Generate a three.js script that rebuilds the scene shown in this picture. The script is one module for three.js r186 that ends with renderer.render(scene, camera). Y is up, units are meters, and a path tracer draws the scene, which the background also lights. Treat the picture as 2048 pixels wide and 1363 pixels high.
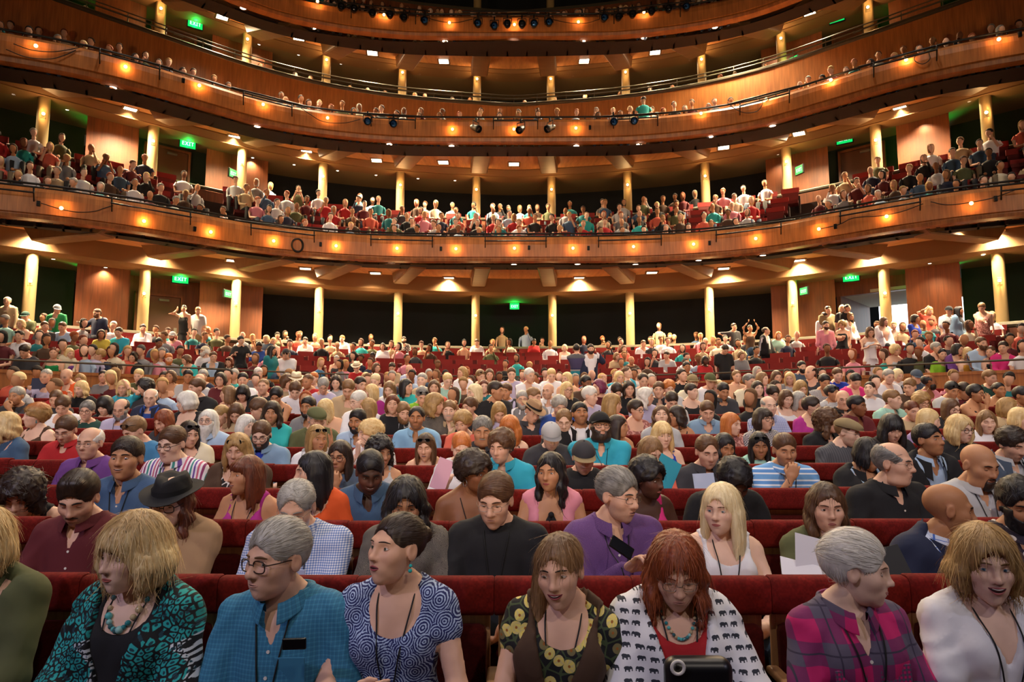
import * as THREE from 'three';
import { mergeGeometries, toCreasedNormals } from 'three/addons/utils/BufferGeometryUtils.js';
import { RoundedBoxGeometry } from 'three/addons/geometries/RoundedBoxGeometry.js';

// ---------- camera, exposure, large lights ----------
const D2R = Math.PI / 180, CAM_Y = 1.61, PITCH = 6.2 * D2R;
const scene = new THREE.Scene();
scene.background = new THREE.Color(0x000000);
const camera = new THREE.PerspectiveCamera(2 * Math.atan(681.5 / 1365) / D2R, 2048 / 1363, 0.1, 120);
camera.position.set(0, CAM_Y, 0);
{ const yaw = 4 / 1365; camera.lookAt(-Math.sin(yaw) * 10, CAM_Y + Math.tan(PITCH) * 10, -Math.cos(yaw) * 10); }
const renderer = new THREE.WebGLRenderer();
renderer.toneMapping = THREE.LinearToneMapping;
renderer.toneMappingExposure = 0.84;
renderer.shadowMap.enabled = true;
const HOUSE = 1.0;   // common factor on the lamps of the hall
const STAGE_SPOTS = [ // fixtures on the truss over the stage: x, y, forward distance, aim x, y, forward distance, candela, colour
  [-7.0, 7.2, -3.5, -2.0, 1.2, 6, 88, 0xdad4ff], [7.5, 7.6, -3.5, 2.0, 1.2, 6, 40, 0xe6e2ff],
  [-3.2, 8.6, -4, 0, 2, 12, 130, 0xfff0e0], [3.2, 8.6, -4, 0, 2, 12, 130, 0xfff0e0],
  [-11, 8.5, -3, -8, 2, 13, 130, 0xfff0e0], [11, 8.5, -3, 8, 2, 13, 130, 0xfff0e0],
];
const ADDED_UPLIGHTS = [ // added, unseen: placed on the stage floor only to brighten soffits from below
  [-8, 1.6, -5, -6, 9.2, 19, 200, 0xffdcb0], [0, 1.6, -5.4, 0, 9.2, 20, 240, 0xffdcb0], [8, 1.6, -5, 6, 9.2, 19, 200, 0xffdcb0],
];
const CEILING_SPOTS = [ // house downlights in the hall ceiling: x, forward distance, candela
  [-6, 5, 60], [0, 5, 60], [6, 5, 60], [-9, 9.5, 140], [-3, 9.5, 140], [3, 9.5, 140], [9, 9.5, 140], [-7, 13.5, 140], [0, 14, 140], [7, 13.5, 140],
];

// ---------- helpers ----------
const clamp = (x, a, b) => Math.min(b, Math.max(a, x)), lerp = (a, b, t) => a + (b - a) * t;
const sst = (a, b, x) => { const t = clamp((x - a) / (b - a), 0, 1); return t * t * (3 - 2 * t); };
function rng(seed) { let s = seed | 0; return () => { s = (s + 0x6d2b79f5) | 0; let t = Math.imul(s ^ (s >>> 15), 1 | s); t = (t + Math.imul(t ^ (t >>> 7), 61 | t)) ^ t; return ((t ^ (t >>> 14)) >>> 0) / 4294967296; }; }
const hash3 = (x, y, z) => { let h = Math.imul(x, 374761393) ^ Math.imul(y, 668265263) ^ Math.imul(z, 2147483647 - 5431); h = Math.imul(h ^ (h >>> 13), 1274126177); return ((h ^ (h >>> 16)) >>> 0) / 4294967296; };
function noise(x, y = 0, z = 0) {
  const X = Math.floor(x), Y = Math.floor(y), Z = Math.floor(z); let fx = x - X, fy = y - Y, fz = z - Z;
  fx = fx * fx * (3 - 2 * fx); fy = fy * fy * (3 - 2 * fy); fz = fz * fz * (3 - 2 * fz);
  const L = (a, b, t) => a + (b - a) * t, h = hash3;
  return L(L(L(h(X, Y, Z), h(X + 1, Y, Z), fx), L(h(X, Y + 1, Z), h(X + 1, Y + 1, Z), fx), fy), L(L(h(X, Y, Z + 1), h(X + 1, Y, Z + 1), fx), L(h(X, Y + 1, Z + 1), h(X + 1, Y + 1, Z + 1), fx), fy), fz) * 2 - 1;
}
const names = new Map();
const numbered = (n) => { const k = names.get(n) || 0; names.set(n, k + 1); return k ? n + '_' + String(k).padStart(3, '0') : n; };
const lin = (hex) => { const c = new THREE.Color(hex); return [c.r, c.g, c.b]; };
function clean(g) { // keep position, normal, uv, colour so that pieces merge
  if (g.index) g = g.toNonIndexed();
  if (!g.attributes.normal) g.computeVertexNormals();
  for (const k of Object.keys(g.attributes)) if (!['position', 'normal', 'uv', 'color'].includes(k)) g.deleteAttribute(k);
  if (!g.attributes.uv) g.setAttribute('uv', new THREE.BufferAttribute(new Float32Array(g.attributes.position.count * 2), 2));
  return g;
}
const merge = (list) => { list = list.flat().filter(Boolean).map(clean); const col = list.some((g) => g.attributes.color); for (const g of list) if (col && !g.attributes.color) g.setAttribute('color', new THREE.BufferAttribute(new Float32Array(g.attributes.position.count * 3).fill(1), 3)); return list.length === 1 ? list[0] : mergeGeometries(list); };
function obj(name, geos, mat, parent = scene) {
  const m = new THREE.Mesh(Array.isArray(geos) ? merge(geos) : geos, mat);
  m.name = numbered(name); m.castShadow = m.receiveShadow = true; parent.add(m); return m;
}
function group(name, x = 0, y = 0, z = 0, parent = scene) { const g = new THREE.Group(); g.name = numbered(name); g.position.set(x, y, z); parent.add(g); return g; }
function tag(o, label, category, grp) { o.userData.label = label; o.userData.category = category; if (grp) o.userData.group = grp; return o; }
const struct = (o) => { o.userData.kind = 'structure'; return o; };
const V = (x, y, z) => new THREE.Vector3(x, y, z);
const box = (w, h, d, x = 0, y = 0, z = 0, ry = 0) => { const g = new THREE.BoxGeometry(w, h, d); if (ry) g.rotateY(ry); return g.translate(x, y, z); };
const rbox = (w, h, d, r, x = 0, y = 0, z = 0, s = 2) => new RoundedBoxGeometry(w, h, d, s, r).translate(x, y, z);
const cyl = (r, h, x = 0, y = 0, z = 0, n = 12, r2 = r) => new THREE.CylinderGeometry(r2, r, h, n).translate(x, y, z);
const sph = (r, x = 0, y = 0, z = 0, n = 10, m = 7) => new THREE.SphereGeometry(r, n, m).translate(x, y, z);
// tube through points with a radius (number or function of 0..1)
function tube(pts, r, seg = 8, sides = 6, caps = true) {
  const c = new THREE.CatmullRomCurve3(pts.map((p) => p.isVector3 ? p : V(...p)), false, 'centripetal'), fr = c.computeFrenetFrames(seg), pos = [], idx = [], uv = [];
  for (let i = 0; i <= seg; i++) {
    const p = c.getPointAt(i / seg), R = typeof r === 'function' ? r(i / seg) : r;
    for (let j = 0; j <= sides; j++) { const a = j / sides * 2 * Math.PI, n = fr.normals[i], b = fr.binormals[i]; pos.push(p.x + R * (Math.cos(a) * n.x + Math.sin(a) * b.x), p.y + R * (Math.cos(a) * n.y + Math.sin(a) * b.y), p.z + R * (Math.cos(a) * n.z + Math.sin(a) * b.z)); uv.push(j / sides, i / seg); }
  }
  for (let i = 0; i < seg; i++) for (let j = 0; j < sides; j++) { const a = i * (sides + 1) + j, b = a + sides + 1; idx.push(a, b, a + 1, b, b + 1, a + 1); }
  if (caps) for (const i of [0, seg]) for (let j = 1; j < sides - 1; j++) { const a = i * (sides + 1); i ? idx.push(a, a + j, a + j + 1) : idx.push(a, a + j + 1, a + j); }
  const g = new THREE.BufferGeometry(); g.setAttribute('position', new THREE.Float32BufferAttribute(pos, 3)); g.setAttribute('uv', new THREE.Float32BufferAttribute(uv, 2)); g.setIndex(idx); g.computeVertexNormals(); return g;
}
const bar = (a, b, r, sides = 6) => { const A = V(...a), B = V(...b), d = B.clone().sub(A), g = new THREE.CylinderGeometry(r, r, d.length(), sides); g.applyQuaternion(new THREE.Quaternion().setFromUnitVectors(V(0, 1, 0), d.clone().normalize())); return g.translate((A.x + B.x) / 2, (A.y + B.y) / 2, (A.z + B.z) / 2); };

// the photograph's lens, used to measure: a pixel's ray (x, up, forward) and the pixel of a place
const CP = Math.cos(PITCH), SP = Math.sin(PITCH);
const ray = (px, py) => { const u = (px - 1028) / 1365, v = (681.5 - py) / 1365; return [u, v * CP + SP, CP - v * SP]; };
const onForward = (px, py, z) => { const r = ray(px, py); return [r[0] * z / r[2], CAM_Y + r[1] * z / r[2]]; };
const toPix = (x, y, z) => { const h = y - CAM_Y, zc = z * CP + h * SP; return [1028 + 1365 * x / zc, 681.5 - 1365 * (h * CP - z * SP) / zc]; };

// ---------- textures and materials ----------
function tex(w, h, f, srgb = true) { const d = new Uint8Array(w * h * 4); for (let y = 0; y < h; y++) for (let x = 0; x < w; x++) { const c = f(x / w, y / h, x, y), o = (y * w + x) * 4; d[o] = clamp(c[0], 0, 255); d[o + 1] = clamp(c[1], 0, 255); d[o + 2] = clamp(c[2], 0, 255); d[o + 3] = 255; } const t = new THREE.DataTexture(d, w, h); t.wrapS = t.wrapT = THREE.RepeatWrapping; t.magFilter = THREE.LinearFilter; if (srgb) t.colorSpace = THREE.SRGBColorSpace; t.needsUpdate = true; return t; }
const perN = (u, v, fu, fv, s) => { const a = noise(u * fu + s, v * fv, s), b = noise((u - 1) * fu + s, v * fv, s), c = noise(u * fu + s, (v - 1) * fv, s), d = noise((u - 1) * fu + s, (v - 1) * fv, s); return lerp(lerp(a, b, u), lerp(c, d, u), v); };
const woodTex = (base, amp, seed) => tex(256, 256, (u, v) => { const g = perN(u, v, 40, 2.2, seed) * .55 + perN(u, v, 90, 4, seed + 7) * .35 + perN(u, v, 7, 1.2, seed + 3) * .6; return base.map((c, i) => c * (1 + amp * g * (i ? 1.1 : 1))); });
const M = {};
const std = (color, roughness = .8, o = {}) => new THREE.MeshStandardMaterial({ color, roughness, ...o });
M.wood = std(0xffffff, .42, { map: woodTex([176, 112, 58], .2, 3) });
M.woodBand = std(0xffffff, .42, { map: woodTex([158, 99, 52], .2, 9) });
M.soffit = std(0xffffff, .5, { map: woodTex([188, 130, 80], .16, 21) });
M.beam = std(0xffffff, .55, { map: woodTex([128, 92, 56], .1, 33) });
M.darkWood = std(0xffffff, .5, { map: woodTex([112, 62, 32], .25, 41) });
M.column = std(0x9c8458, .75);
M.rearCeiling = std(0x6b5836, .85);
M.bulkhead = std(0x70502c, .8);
M.blackWall = std(0x0b0d10, .95);
M.greenWall = std(0x22301f, .9);
M.plaster = std(0x6a5a44, .9);
M.floor = std(0x3a1a18, .95, { map: tex(128, 128, (u, v) => { const n = 200 + 55 * perN(u, v, 60, 60, 5); return [n, n * .9, n * .9]; }) });
M.step = std(0x2c1d18, .9);
M.blackMetal = std(0x141416, .45, { metalness: .5 });
M.greyRail = std(0x4c4638, .5, { metalness: .3 });
M.steel = std(0x9a968c, .35, { metalness: .85 });
M.cable = std(0x0d0d0e, .7);
M.white = std(0xe6e2da, .7);
const velvetTex = tex(128, 128, (u, v) => { const n = 205 + 38 * perN(u, v, 50, 50, 2) + 22 * perN(u, v, 9, 9, 4); return [n, n, n]; });
velvetTex.repeat.set(3, 3);
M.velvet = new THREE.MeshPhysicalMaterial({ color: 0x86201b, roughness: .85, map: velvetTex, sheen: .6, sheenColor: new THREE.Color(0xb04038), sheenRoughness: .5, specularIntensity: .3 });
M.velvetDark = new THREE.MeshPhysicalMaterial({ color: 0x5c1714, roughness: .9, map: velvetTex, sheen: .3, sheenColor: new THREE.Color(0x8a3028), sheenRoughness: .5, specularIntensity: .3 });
M.shell = std(0xffffff, .5, { map: woodTex([186, 140, 96], .12, 51) });
const glow = (hex, k) => new THREE.MeshStandardMaterial({ color: 0x111111, emissive: hex, emissiveIntensity: k, roughness: .5 });
// ---------- plan of the hall: curves of the balcony fronts and of the columns (x, forward distance) ----------
function planCurve(half, n = 240) {
  const pts = [...half.slice(1).reverse().map(([x, z]) => V(-x, 0, z)), ...half.map(([x, z]) => V(x, 0, z))];
  const c = new THREE.CatmullRomCurve3(pts, false, 'centripetal'), out = []; c.arcLengthDivisions = 600;
  for (let i = 0; i <= n; i++) { const p = c.getPointAt(i / n), t = c.getTangentAt(i / n); out.push({ x: p.x, z: p.z, nx: -t.z, nz: t.x, s: c.getLength() * i / n }); }
  return out;
}
const FRONT = planCurve([[0, 20], [1.8, 19.99], [3.45, 19.92], [5.4, 19.5], [7, 18.8], [8.4, 17.62], [9.6, 16.55], [10.8, 15.75], [12, 15.2], [14, 14.4], [17, 13.3]]);
const COLS = planCurve([[0, 24.66], [1.39, 24.5], [4.12, 24.0], [6.68, 23.1], [8.98, 21.75], [11, 20.0], [13.05, 18.1], [15, 16.2], [17, 14.2]]);
const off = (p, o) => [p.x + p.nx * o, p.z + p.nz * o];
// a profile of [offset outward, height] swept along a plan curve; hard edges between its pieces
function sweep(curve, prof, i0 = 0, i1 = curve.length - 1, step = 2) {
  const gs = [];
  let v0 = 0;
  for (let k = 0; k + 1 < prof.length; k++) {
    const [o0, h0] = prof[k], [o1, h1] = prof[k + 1], L = Math.hypot(o1 - o0, h1 - h0), pos = [], uv = [], idx = [], nor = [];
    const no = (h1 - h0) / L, nh = -(o1 - o0) / L; let n = 0;
    for (let i = i0; i <= i1; i += step) {
      const p = curve[Math.min(i, i1)];
      for (const [o, h, v] of [[o0, h0, v0], [o1, h1, v0 + L]]) { const q = off(p, o); pos.push(q[0], h, -q[1]); nor.push(no * p.nx, nh, -no * p.nz); uv.push(p.s, v); }
      if (n) { const a = n * 2 - 2; idx.push(a, a + 1, a + 2, a + 1, a + 3, a + 2); } n++;
      if (i < i1 && i + step > i1) i = i1 - step;
    }
    const g = new THREE.BufferGeometry(); g.setAttribute('position', new THREE.Float32BufferAttribute(pos, 3)); g.setAttribute('normal', new THREE.Float32BufferAttribute(nor, 3)); g.setAttribute('uv', new THREE.Float32BufferAttribute(uv, 2)); g.setIndex(idx);
    gs.push(g); v0 += L;
  }
  return merge(gs);
}
const sweepTube = (curve, o, h, r, i0, i1, sides = 6) => { const prof = []; for (let k = 0; k <= sides; k++) { const a = k / sides * 2 * Math.PI; prof.push([o + r * Math.cos(a), h + r * Math.sin(a)]); } return sweep(curve, prof, i0, i1); };
// columns run back to the front by narrowing towards the axis
const NARROW = [[0, 0], [1.39, .96], [4.12, 2.86], [6.68, 4.62], [8.98, 6.3], [11, 7.9], [13.05, 9.8], [15, 12.4], [17, 17]];
const table = (tb, x) => { const s = Math.sign(x) || 1; x = Math.abs(x); for (let i = 1; i < tb.length; i++) if (x <= tb[i][0] || i === tb.length - 1) return s * lerp(tb[i - 1][1], tb[i][1], (x - tb[i - 1][0]) / (tb[i][0] - tb[i - 1][0])); };
const byX = (curve, x) => { let i = 0; while (i < curve.length - 2 && curve[i + 1].x < x) i++; const a = curve[i], b = curve[i + 1], t = clamp((x - a.x) / (b.x - a.x), 0, 1), o = {}; for (const k of ['x', 'z', 'nx', 'nz', 's']) o[k] = lerp(a[k], b[k], t); return o; };
function loft(o0, h0, o1, h1, over = 0) { // sheet with thickness between front curve (+o0) at h0 and column curve (+o1) at h1
  const A = [], B = []; for (let i = 0; i <= 120; i++) { const c = COLS[i * 2], f = byX(FRONT, table(NARROW, c.x)); A.push([off(f, o0), h0]); B.push([off(c, o1), h1]); }
  const sheet = (dy, flip) => { const pos = [], uv = [], idx = []; for (let i = 0; i <= 120; i++) { for (const [p, h] of [A[i], B[i]]) { pos.push(p[0], h + dy, -p[1]); uv.push(p[0], p[1]); } if (i) { const a = i * 2 - 2; flip ? idx.push(a, a + 1, a + 2, a + 1, a + 3, a + 2) : idx.push(a, a + 2, a + 1, a + 1, a + 2, a + 3); } } const g = new THREE.BufferGeometry(); g.setAttribute('position', new THREE.Float32BufferAttribute(pos, 3)); g.setAttribute('uv', new THREE.Float32BufferAttribute(uv, 2)); g.setIndex(idx); g.computeVertexNormals(); return g; };
  return [sheet(0, false), sheet(.1 + over, true)];
}
const COLX = [-13.05, -11, -8.98, -6.68, -4.12, -1.39, 1.39, 4.12, 6.68, 8.98, 11, 13.05];
// levels: lip, groove, bottom of the front; soffit at the back, bottom of the bulkhead, rear floor above
const BALC = [
  { lip: 6.93, groove: 6.30, bottom: 6.185, back: 6.53, bulk: 5.93, floor0: 6.15, rise: .40, rows: 5, rear: 7.95 },
  { lip: 10.61, groove: 10.04, bottom: 9.90, back: 10.62, bulk: 10.36, floor0: 9.85, rise: .50, rows: 2, rear: 12.05 },
  { lip: 13.98, groove: 13.42, bottom: 13.30, back: 14.52, bulk: 14.36, floor0: 13.25, rise: .55, rows: 4, rear: 16.0 },
];
const STORY = ['lowest', 'middle', 'top'];
const UNNARROW = NARROW.map(([a, b]) => [b, a]);
function rowPoint(L, i, r) { // where row r of a balcony runs, at sample i of its front
  const f = FRONT[i], c = byX(COLS, table(UNNARROW, f.x)), A = off(f, .80), B = off(c, L === 1 ? -1.7 : -.98), n = Math.max(1, BALC[L].rows - 1), t = r / n, q = L === 1 ? off(f, .80 + r * .8) : [lerp(A[0], B[0], t), lerp(A[1], B[1], t)];
  return { x: q[0], z: q[1], a: Math.atan2(f.nx, f.nz) };
}
BALC.forEach((b, L) => {
  const g = struct(group('balcony_' + (L + 1)));
  obj('front_panel', sweep(FRONT, [[.34, b.lip - .5], [.34, b.lip + .06], [.12, b.lip + .02], [.0, b.lip - .1], [-.02, b.lip - .24], [0, b.groove + .015], [.06, b.groove], [.06, b.groove - .03]], 0, 240, 2), M.wood, g);
  obj('lower_band', sweep(FRONT, [[.06, b.groove - .03], [.02, b.groove - .035], [.05, b.bottom + .01], [.14, b.bottom], [.3, b.bottom]]), M.woodBand, g);
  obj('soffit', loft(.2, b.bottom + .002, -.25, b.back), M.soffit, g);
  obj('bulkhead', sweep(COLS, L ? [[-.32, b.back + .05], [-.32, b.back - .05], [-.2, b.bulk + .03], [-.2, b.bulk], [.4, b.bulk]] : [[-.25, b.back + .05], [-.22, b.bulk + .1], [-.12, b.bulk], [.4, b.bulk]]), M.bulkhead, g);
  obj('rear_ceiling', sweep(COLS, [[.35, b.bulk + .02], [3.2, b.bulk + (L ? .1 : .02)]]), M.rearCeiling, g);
  // radial beams under the soffit
  for (const x of COLX) {
    const c = byX(COLS, x), f = byX(FRONT, table(NARROW, x)), A = off(f, .55), B = off(c, -.95), dx = B[0] - A[0], dz = B[1] - A[1], len = Math.hypot(dx, dz), w = L ? .26 : .22, w0 = L ? .3 : .21;
    const top0 = b.bottom + .1, bot = b.bottom + (L === 0 ? -.045 : L === 1 ? .02 : .1), top1 = b.back + .02, bot1 = L === 0 ? bot - .02 : lerp(b.bottom, b.back, .55) - (L === 1 ? .08 : .12);
    const s = new THREE.Shape([new THREE.Vector2(0, top0), new THREE.Vector2(.22, bot), new THREE.Vector2(len, bot1), new THREE.Vector2(len + .35, top1 + .02)]);
    const e = new THREE.ExtrudeGeometry(s, { depth: w * 2, bevelEnabled: true, bevelSize: .03, bevelThickness: .04, bevelSegments: 1 }); e.translate(0, 0, -w);
    e.rotateY(Math.atan2(dz, dx)); e.translate(A[0], 0, -A[1]);
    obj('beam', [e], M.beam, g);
  }
  // seating steps between the front and the rear barrier
  const stepAt = (i, k) => rowPoint(L, i, k), pos = [], idx = [], N = b.rows;
  for (let i = 14; i <= 226; i += 2) { const P = [[stepAt(i, -.62), b.floor0]]; for (let r = 0; r < N; r++) { const q = stepAt(i, r + .38); P.push([q, b.floor0 + r * b.rise], [q, b.floor0 + (r + 1) * b.rise]); } P.push([stepAt(i, N + .3), b.floor0 + N * b.rise]); for (const [q, h] of P) pos.push(q.x, h, -q.z); if (i > 14) { const n = P.length, c = pos.length / 3 - n, d = c - n; for (let k = 0; k + 1 < n; k++) idx.push(d + k, c + k, d + k + 1, c + k, c + k + 1, d + k + 1); } }
  { const sg = new THREE.BufferGeometry(); sg.setAttribute('position', new THREE.Float32BufferAttribute(pos, 3)); sg.setIndex(idx); const flat = sg.toNonIndexed(); flat.computeVertexNormals(); obj('seating_step', flat, M.step, g); }
  obj('rear_floor', [sweep(COLS, [[-.9, b.rear], [3.2, b.rear]]), sweep(COLS, [[3.2, b.rear - .12], [-.9, b.rear - .12], [-.9, b.rear]])], M.step, g);
  // dark guard rail along the top of the front, on short posts
  const rail = tag(group('guard_rail'), `black guard rail along the top edge of the ${STORY[L]} balcony front`, 'railing');
  obj('rail', sweepTube(FRONT, .2, b.lip + .14, .028, 0, 240, 6), M.blackMetal, rail);
  obj('rail', sweepTube(FRONT, .26, b.lip + .075, .018, 0, 240, 5), M.blackMetal, rail);
  for (let i = 22; i <= 218; i += 7) { const q = off(FRONT[i], .22); obj('post', [bar([q[0], b.lip, -q[1]], [q[0], b.lip + .14, -q[1]], .016, 6)], M.blackMetal, rail); }
});
// ---------- columns: three storeys in one ----------
const FLOOR0 = 3.12; // rear floor of the ground level
const COLN = ['far end', 'second', 'third', 'fourth', 'fifth', 'sixth'];
const sideWord = (x) => x < 0 ? 'left' : 'right';
const ord = (n) => ['first', 'second', 'third', 'fourth', 'fifth', 'sixth', 'seventh', 'eighth', 'ninth', 'tenth', 'eleventh', 'twelfth', 'thirteenth', 'fourteenth', 'fifteenth', 'sixteenth', 'seventeenth', 'eighteenth', 'nineteenth', 'twentieth'][n - 1] || 'number ' + n;
COLX.forEach((x) => {
  const p = byX(COLS, x);
  struct(obj('column', [[1.2, BALC[0].bulk + .1], [BALC[0].rear - .1, BALC[1].bulk + .1], [BALC[1].rear - .1, BALC[2].bulk + .1], [BALC[2].rear, 19.6]].map(([a, b]) => cyl(.15, b - a, p.x, (a + b) / 2, -p.z, 20)), M.column));
});
// ---------- floors of the ground level ----------
const ROW_Z = (k) => 2.70 + .947 * (k - 1);
const RAIL_H = [-.629, -.561, -.496, -.407, -.315, -.220, -.110, -.012, .084, .186]; // above the lens
const railH = (k) => (k <= 10 ? RAIL_H[k - 1] : .186 + .1 * (k - 10)) + CAM_Y;
const dish = (x) => .0032 * Math.min(x * x, 130);
const SEAT_RAIL = .97, NROWS = 16;
const rowFloor = (k, x) => (k < 1 ? railH(1) - SEAT_RAIL : railH(k) - SEAT_RAIL) + dish(x);
function floorY(x, z) { const k = (z - 2.7) / .947 + 1 + .25; if (k <= 1) return rowFloor(1, x); const a = Math.floor(k); return lerp(rowFloor(a, x), rowFloor(a + 1, x), k - a); }
{ // raked stalls floor, a slab
  const nx = 40, nz = 40, pos = [], uv = [], idx = [];
  for (let j = 0; j <= nz; j++) for (let i = 0; i <= nx; i++) { const x = -17 + 34 * i / nx, z = -3 + 25 * j / nz; pos.push(x, floorY(x, z), -z); uv.push(x * 2, z * 2); if (i && j) { const a = (j - 1) * (nx + 1) + i - 1, b = a + nx + 1; idx.push(a, a + 1, b, b, a + 1, b + 1); } }
  const g = new THREE.BufferGeometry(); g.setAttribute('position', new THREE.Float32BufferAttribute(pos, 3)); g.setAttribute('uv', new THREE.Float32BufferAttribute(uv, 2)); g.setIndex(idx); g.computeVertexNormals();
  const low = box(36, .2, 40, 0, -.5, -12);
  struct(obj('floor', [g, low], M.floor));
}
// raised rear stalls: terraces parallel to the columns. Terrace i (1 = rear) lies from offset -i*.9 to -(i-1)*.9
const TERR = 7, terrH = (i) => FLOOR0 - .15 - .205 * (i - 1), PARA = -6.95;
{
  const prof = [[PARA, .2], [PARA, terrH(TERR)]]; for (let i = TERR; i >= 1; i--) { prof.push([-.5 - (i - 1) * .9, terrH(i)], [-.5 - (i - 1) * .9, terrH(i - 1) - (i === 1 ? .05 : 0)]); } prof.push([4, FLOOR0]);
  struct(obj('floor_rear', sweep(COLS, prof), M.step));
  struct(obj('parapet_wall', sweep(COLS, [[PARA - .12, -.2], [PARA - .12, terrH(TERR) + .62], [PARA - .14, terrH(TERR) + .62], [PARA - .14, terrH(TERR) + .68], [PARA + .02, terrH(TERR) + .68], [PARA + .02, .2]]), M.wood));
  const r = tag(group('parapet_rail'), 'bronze rail above the wooden parapet of the raised rear stalls', 'railing');
  obj('rail', sweepTube(COLS, PARA - .05, terrH(TERR) + .86, .022, 0, 240, 6), M.greyRail, r);
  for (let i = 44; i <= 196; i += 8) { const q = off(COLS[i], PARA - .05); obj('post', [bar([q[0], terrH(TERR) + .66, -q[1]], [q[0], terrH(TERR) + .86, -q[1]], .014)], M.greyRail, r); }
  // standing-place barrier along the columns at the rear of the stalls
  struct(obj('trim_1', sweep(COLS, [[-.42, FLOOR0 - .1], [-.42, FLOOR0 + .75], [-.3, FLOOR0 + .75], [-.3, FLOOR0 - .1]], 20, 220), M.darkWood));
  const r2 = tag(group('leaning_rail'), 'thick grey padded leaning rail at the rear of the ground floor stalls', 'railing');
  obj('rail', sweepTube(COLS, -.36, FLOOR0 + .84, .085, 20, 220, 8), M.greyRail, r2);
}
// rear barriers of the upper levels
BALC.forEach((b, L) => {
  if (L === 1) {
    struct(obj('parapet_wall', sweep(COLS, [[-1.25, b.floor0 + 1.0], [-1.25, b.rear + .55], [-1.15, b.rear + .55], [-1.15, b.rear - .2]], 14, 226), M.wood));
    const r = tag(group('leaning_rail'), 'dark double rail above the orange wooden wall of the middle balcony', 'railing');
    obj('rail', sweepTube(COLS, -1.22, b.rear + .64, .07, 14, 226, 7), M.greyRail, r);
    obj('rail', sweepTube(COLS, -1.22, b.rear + .86, .025, 14, 226, 6), M.greyRail, r);
    obj('rail', sweepTube(COLS, -1.22, b.rear + .98, .018, 14, 226, 6), M.greyRail, r);
    for (let i = 30; i <= 210; i += 6) { const q = off(COLS[i], -1.22); obj('post', [bar([q[0], b.rear + .6, -q[1]], [q[0], b.rear + .98, -q[1]], .014)], M.greyRail, r); }
  } else {
    struct(obj('parapet_wall', sweep(COLS, [[-.5, b.rear - .3], [-.5, b.rear + .62], [-.4, b.rear + .62], [-.4, b.rear - .2]], 14, 226), M.darkWood));
    const r = tag(group('leaning_rail'), `dark padded leaning rail behind the last row of the ${STORY[L]} balcony`, 'railing');
    obj('rail', sweepTube(COLS, -.45, b.rear + .7, .06, 14, 226, 7), M.greyRail, r);
  }
});
// ---------- rear walls, bay by bay: black in the middle, wooden vestibules to the sides ----------
const WALL_LV = [[FLOOR0 - .4, BALC[0].bulk + .3], [BALC[0].rear - .3, BALC[1].bulk + .4], [BALC[1].rear - .3, BALC[2].bulk + .4], [BALC[2].rear - .2, 19.6]];
const idxAtX = (x) => { let i = 0; while (COLS[i].x < x && i < 240) i++; return i; };
WALL_LV.forEach(([a, b], L) => {
  struct(obj('wall_rear', sweep(COLS, [[2.1, a], [2.1, b], [2.4, b], [2.4, a]], idxAtX(-8.4), idxAtX(8.4)), M.blackWall));
  for (const s of [-1, 1]) {
    const span = (x0, x1) => [Math.min(idxAtX(s * x0), idxAtX(s * x1)), Math.max(idxAtX(s * x0), idxAtX(s * x1))];
    const sd = s < 0 ? 'left' : 'right';
    if (L < 3) {
      const door = L === 0 && s > 0;
      // pilaster next to the third column, the door bay, the wooden drum behind the second column, the dark bay beyond it
      struct(obj('wall_pilaster_' + sd, sweep(COLS, [[2.1, a], [.75, a], [.75, b], [2.1, b]], ...span(8.3, 9.75)), M.darkWood));
      if (!door) struct(obj('wall_alcove_' + sd, sweep(COLS, [[1.3, a], [1.3, b], [1.5, b]], ...span(9.6, 11.4)), L === 0 ? M.darkWood : M.greenWall));
      else struct(obj('wall_alcove_' + sd, sweep(COLS, [[1.3, FLOOR0 + 2.35], [1.3, b], [1.5, b], [1.5, FLOOR0 + 2.35], [1.3, FLOOR0 + 2.35]], ...span(9.6, 11.4)), M.darkWood));
      struct(obj('wall_drum_' + sd, sweep(COLS, [[2, a], [.5, a], [.5, b], [2, b]], ...span(11.25, 12.25)), M.darkWood));
      struct(obj('wall_bay_' + sd, sweep(COLS, [[1.7, a], [1.7, b], [1.9, b]], ...span(12.1, 17)), L === 1 ? M.greenWall : M.greenWall));
    } else struct(obj('wall_bay_' + sd, sweep(COLS, [[2.1, a], [2.1, b], [2.3, b]], ...span(8.3, 17)), M.blackWall));
  }
});
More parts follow.
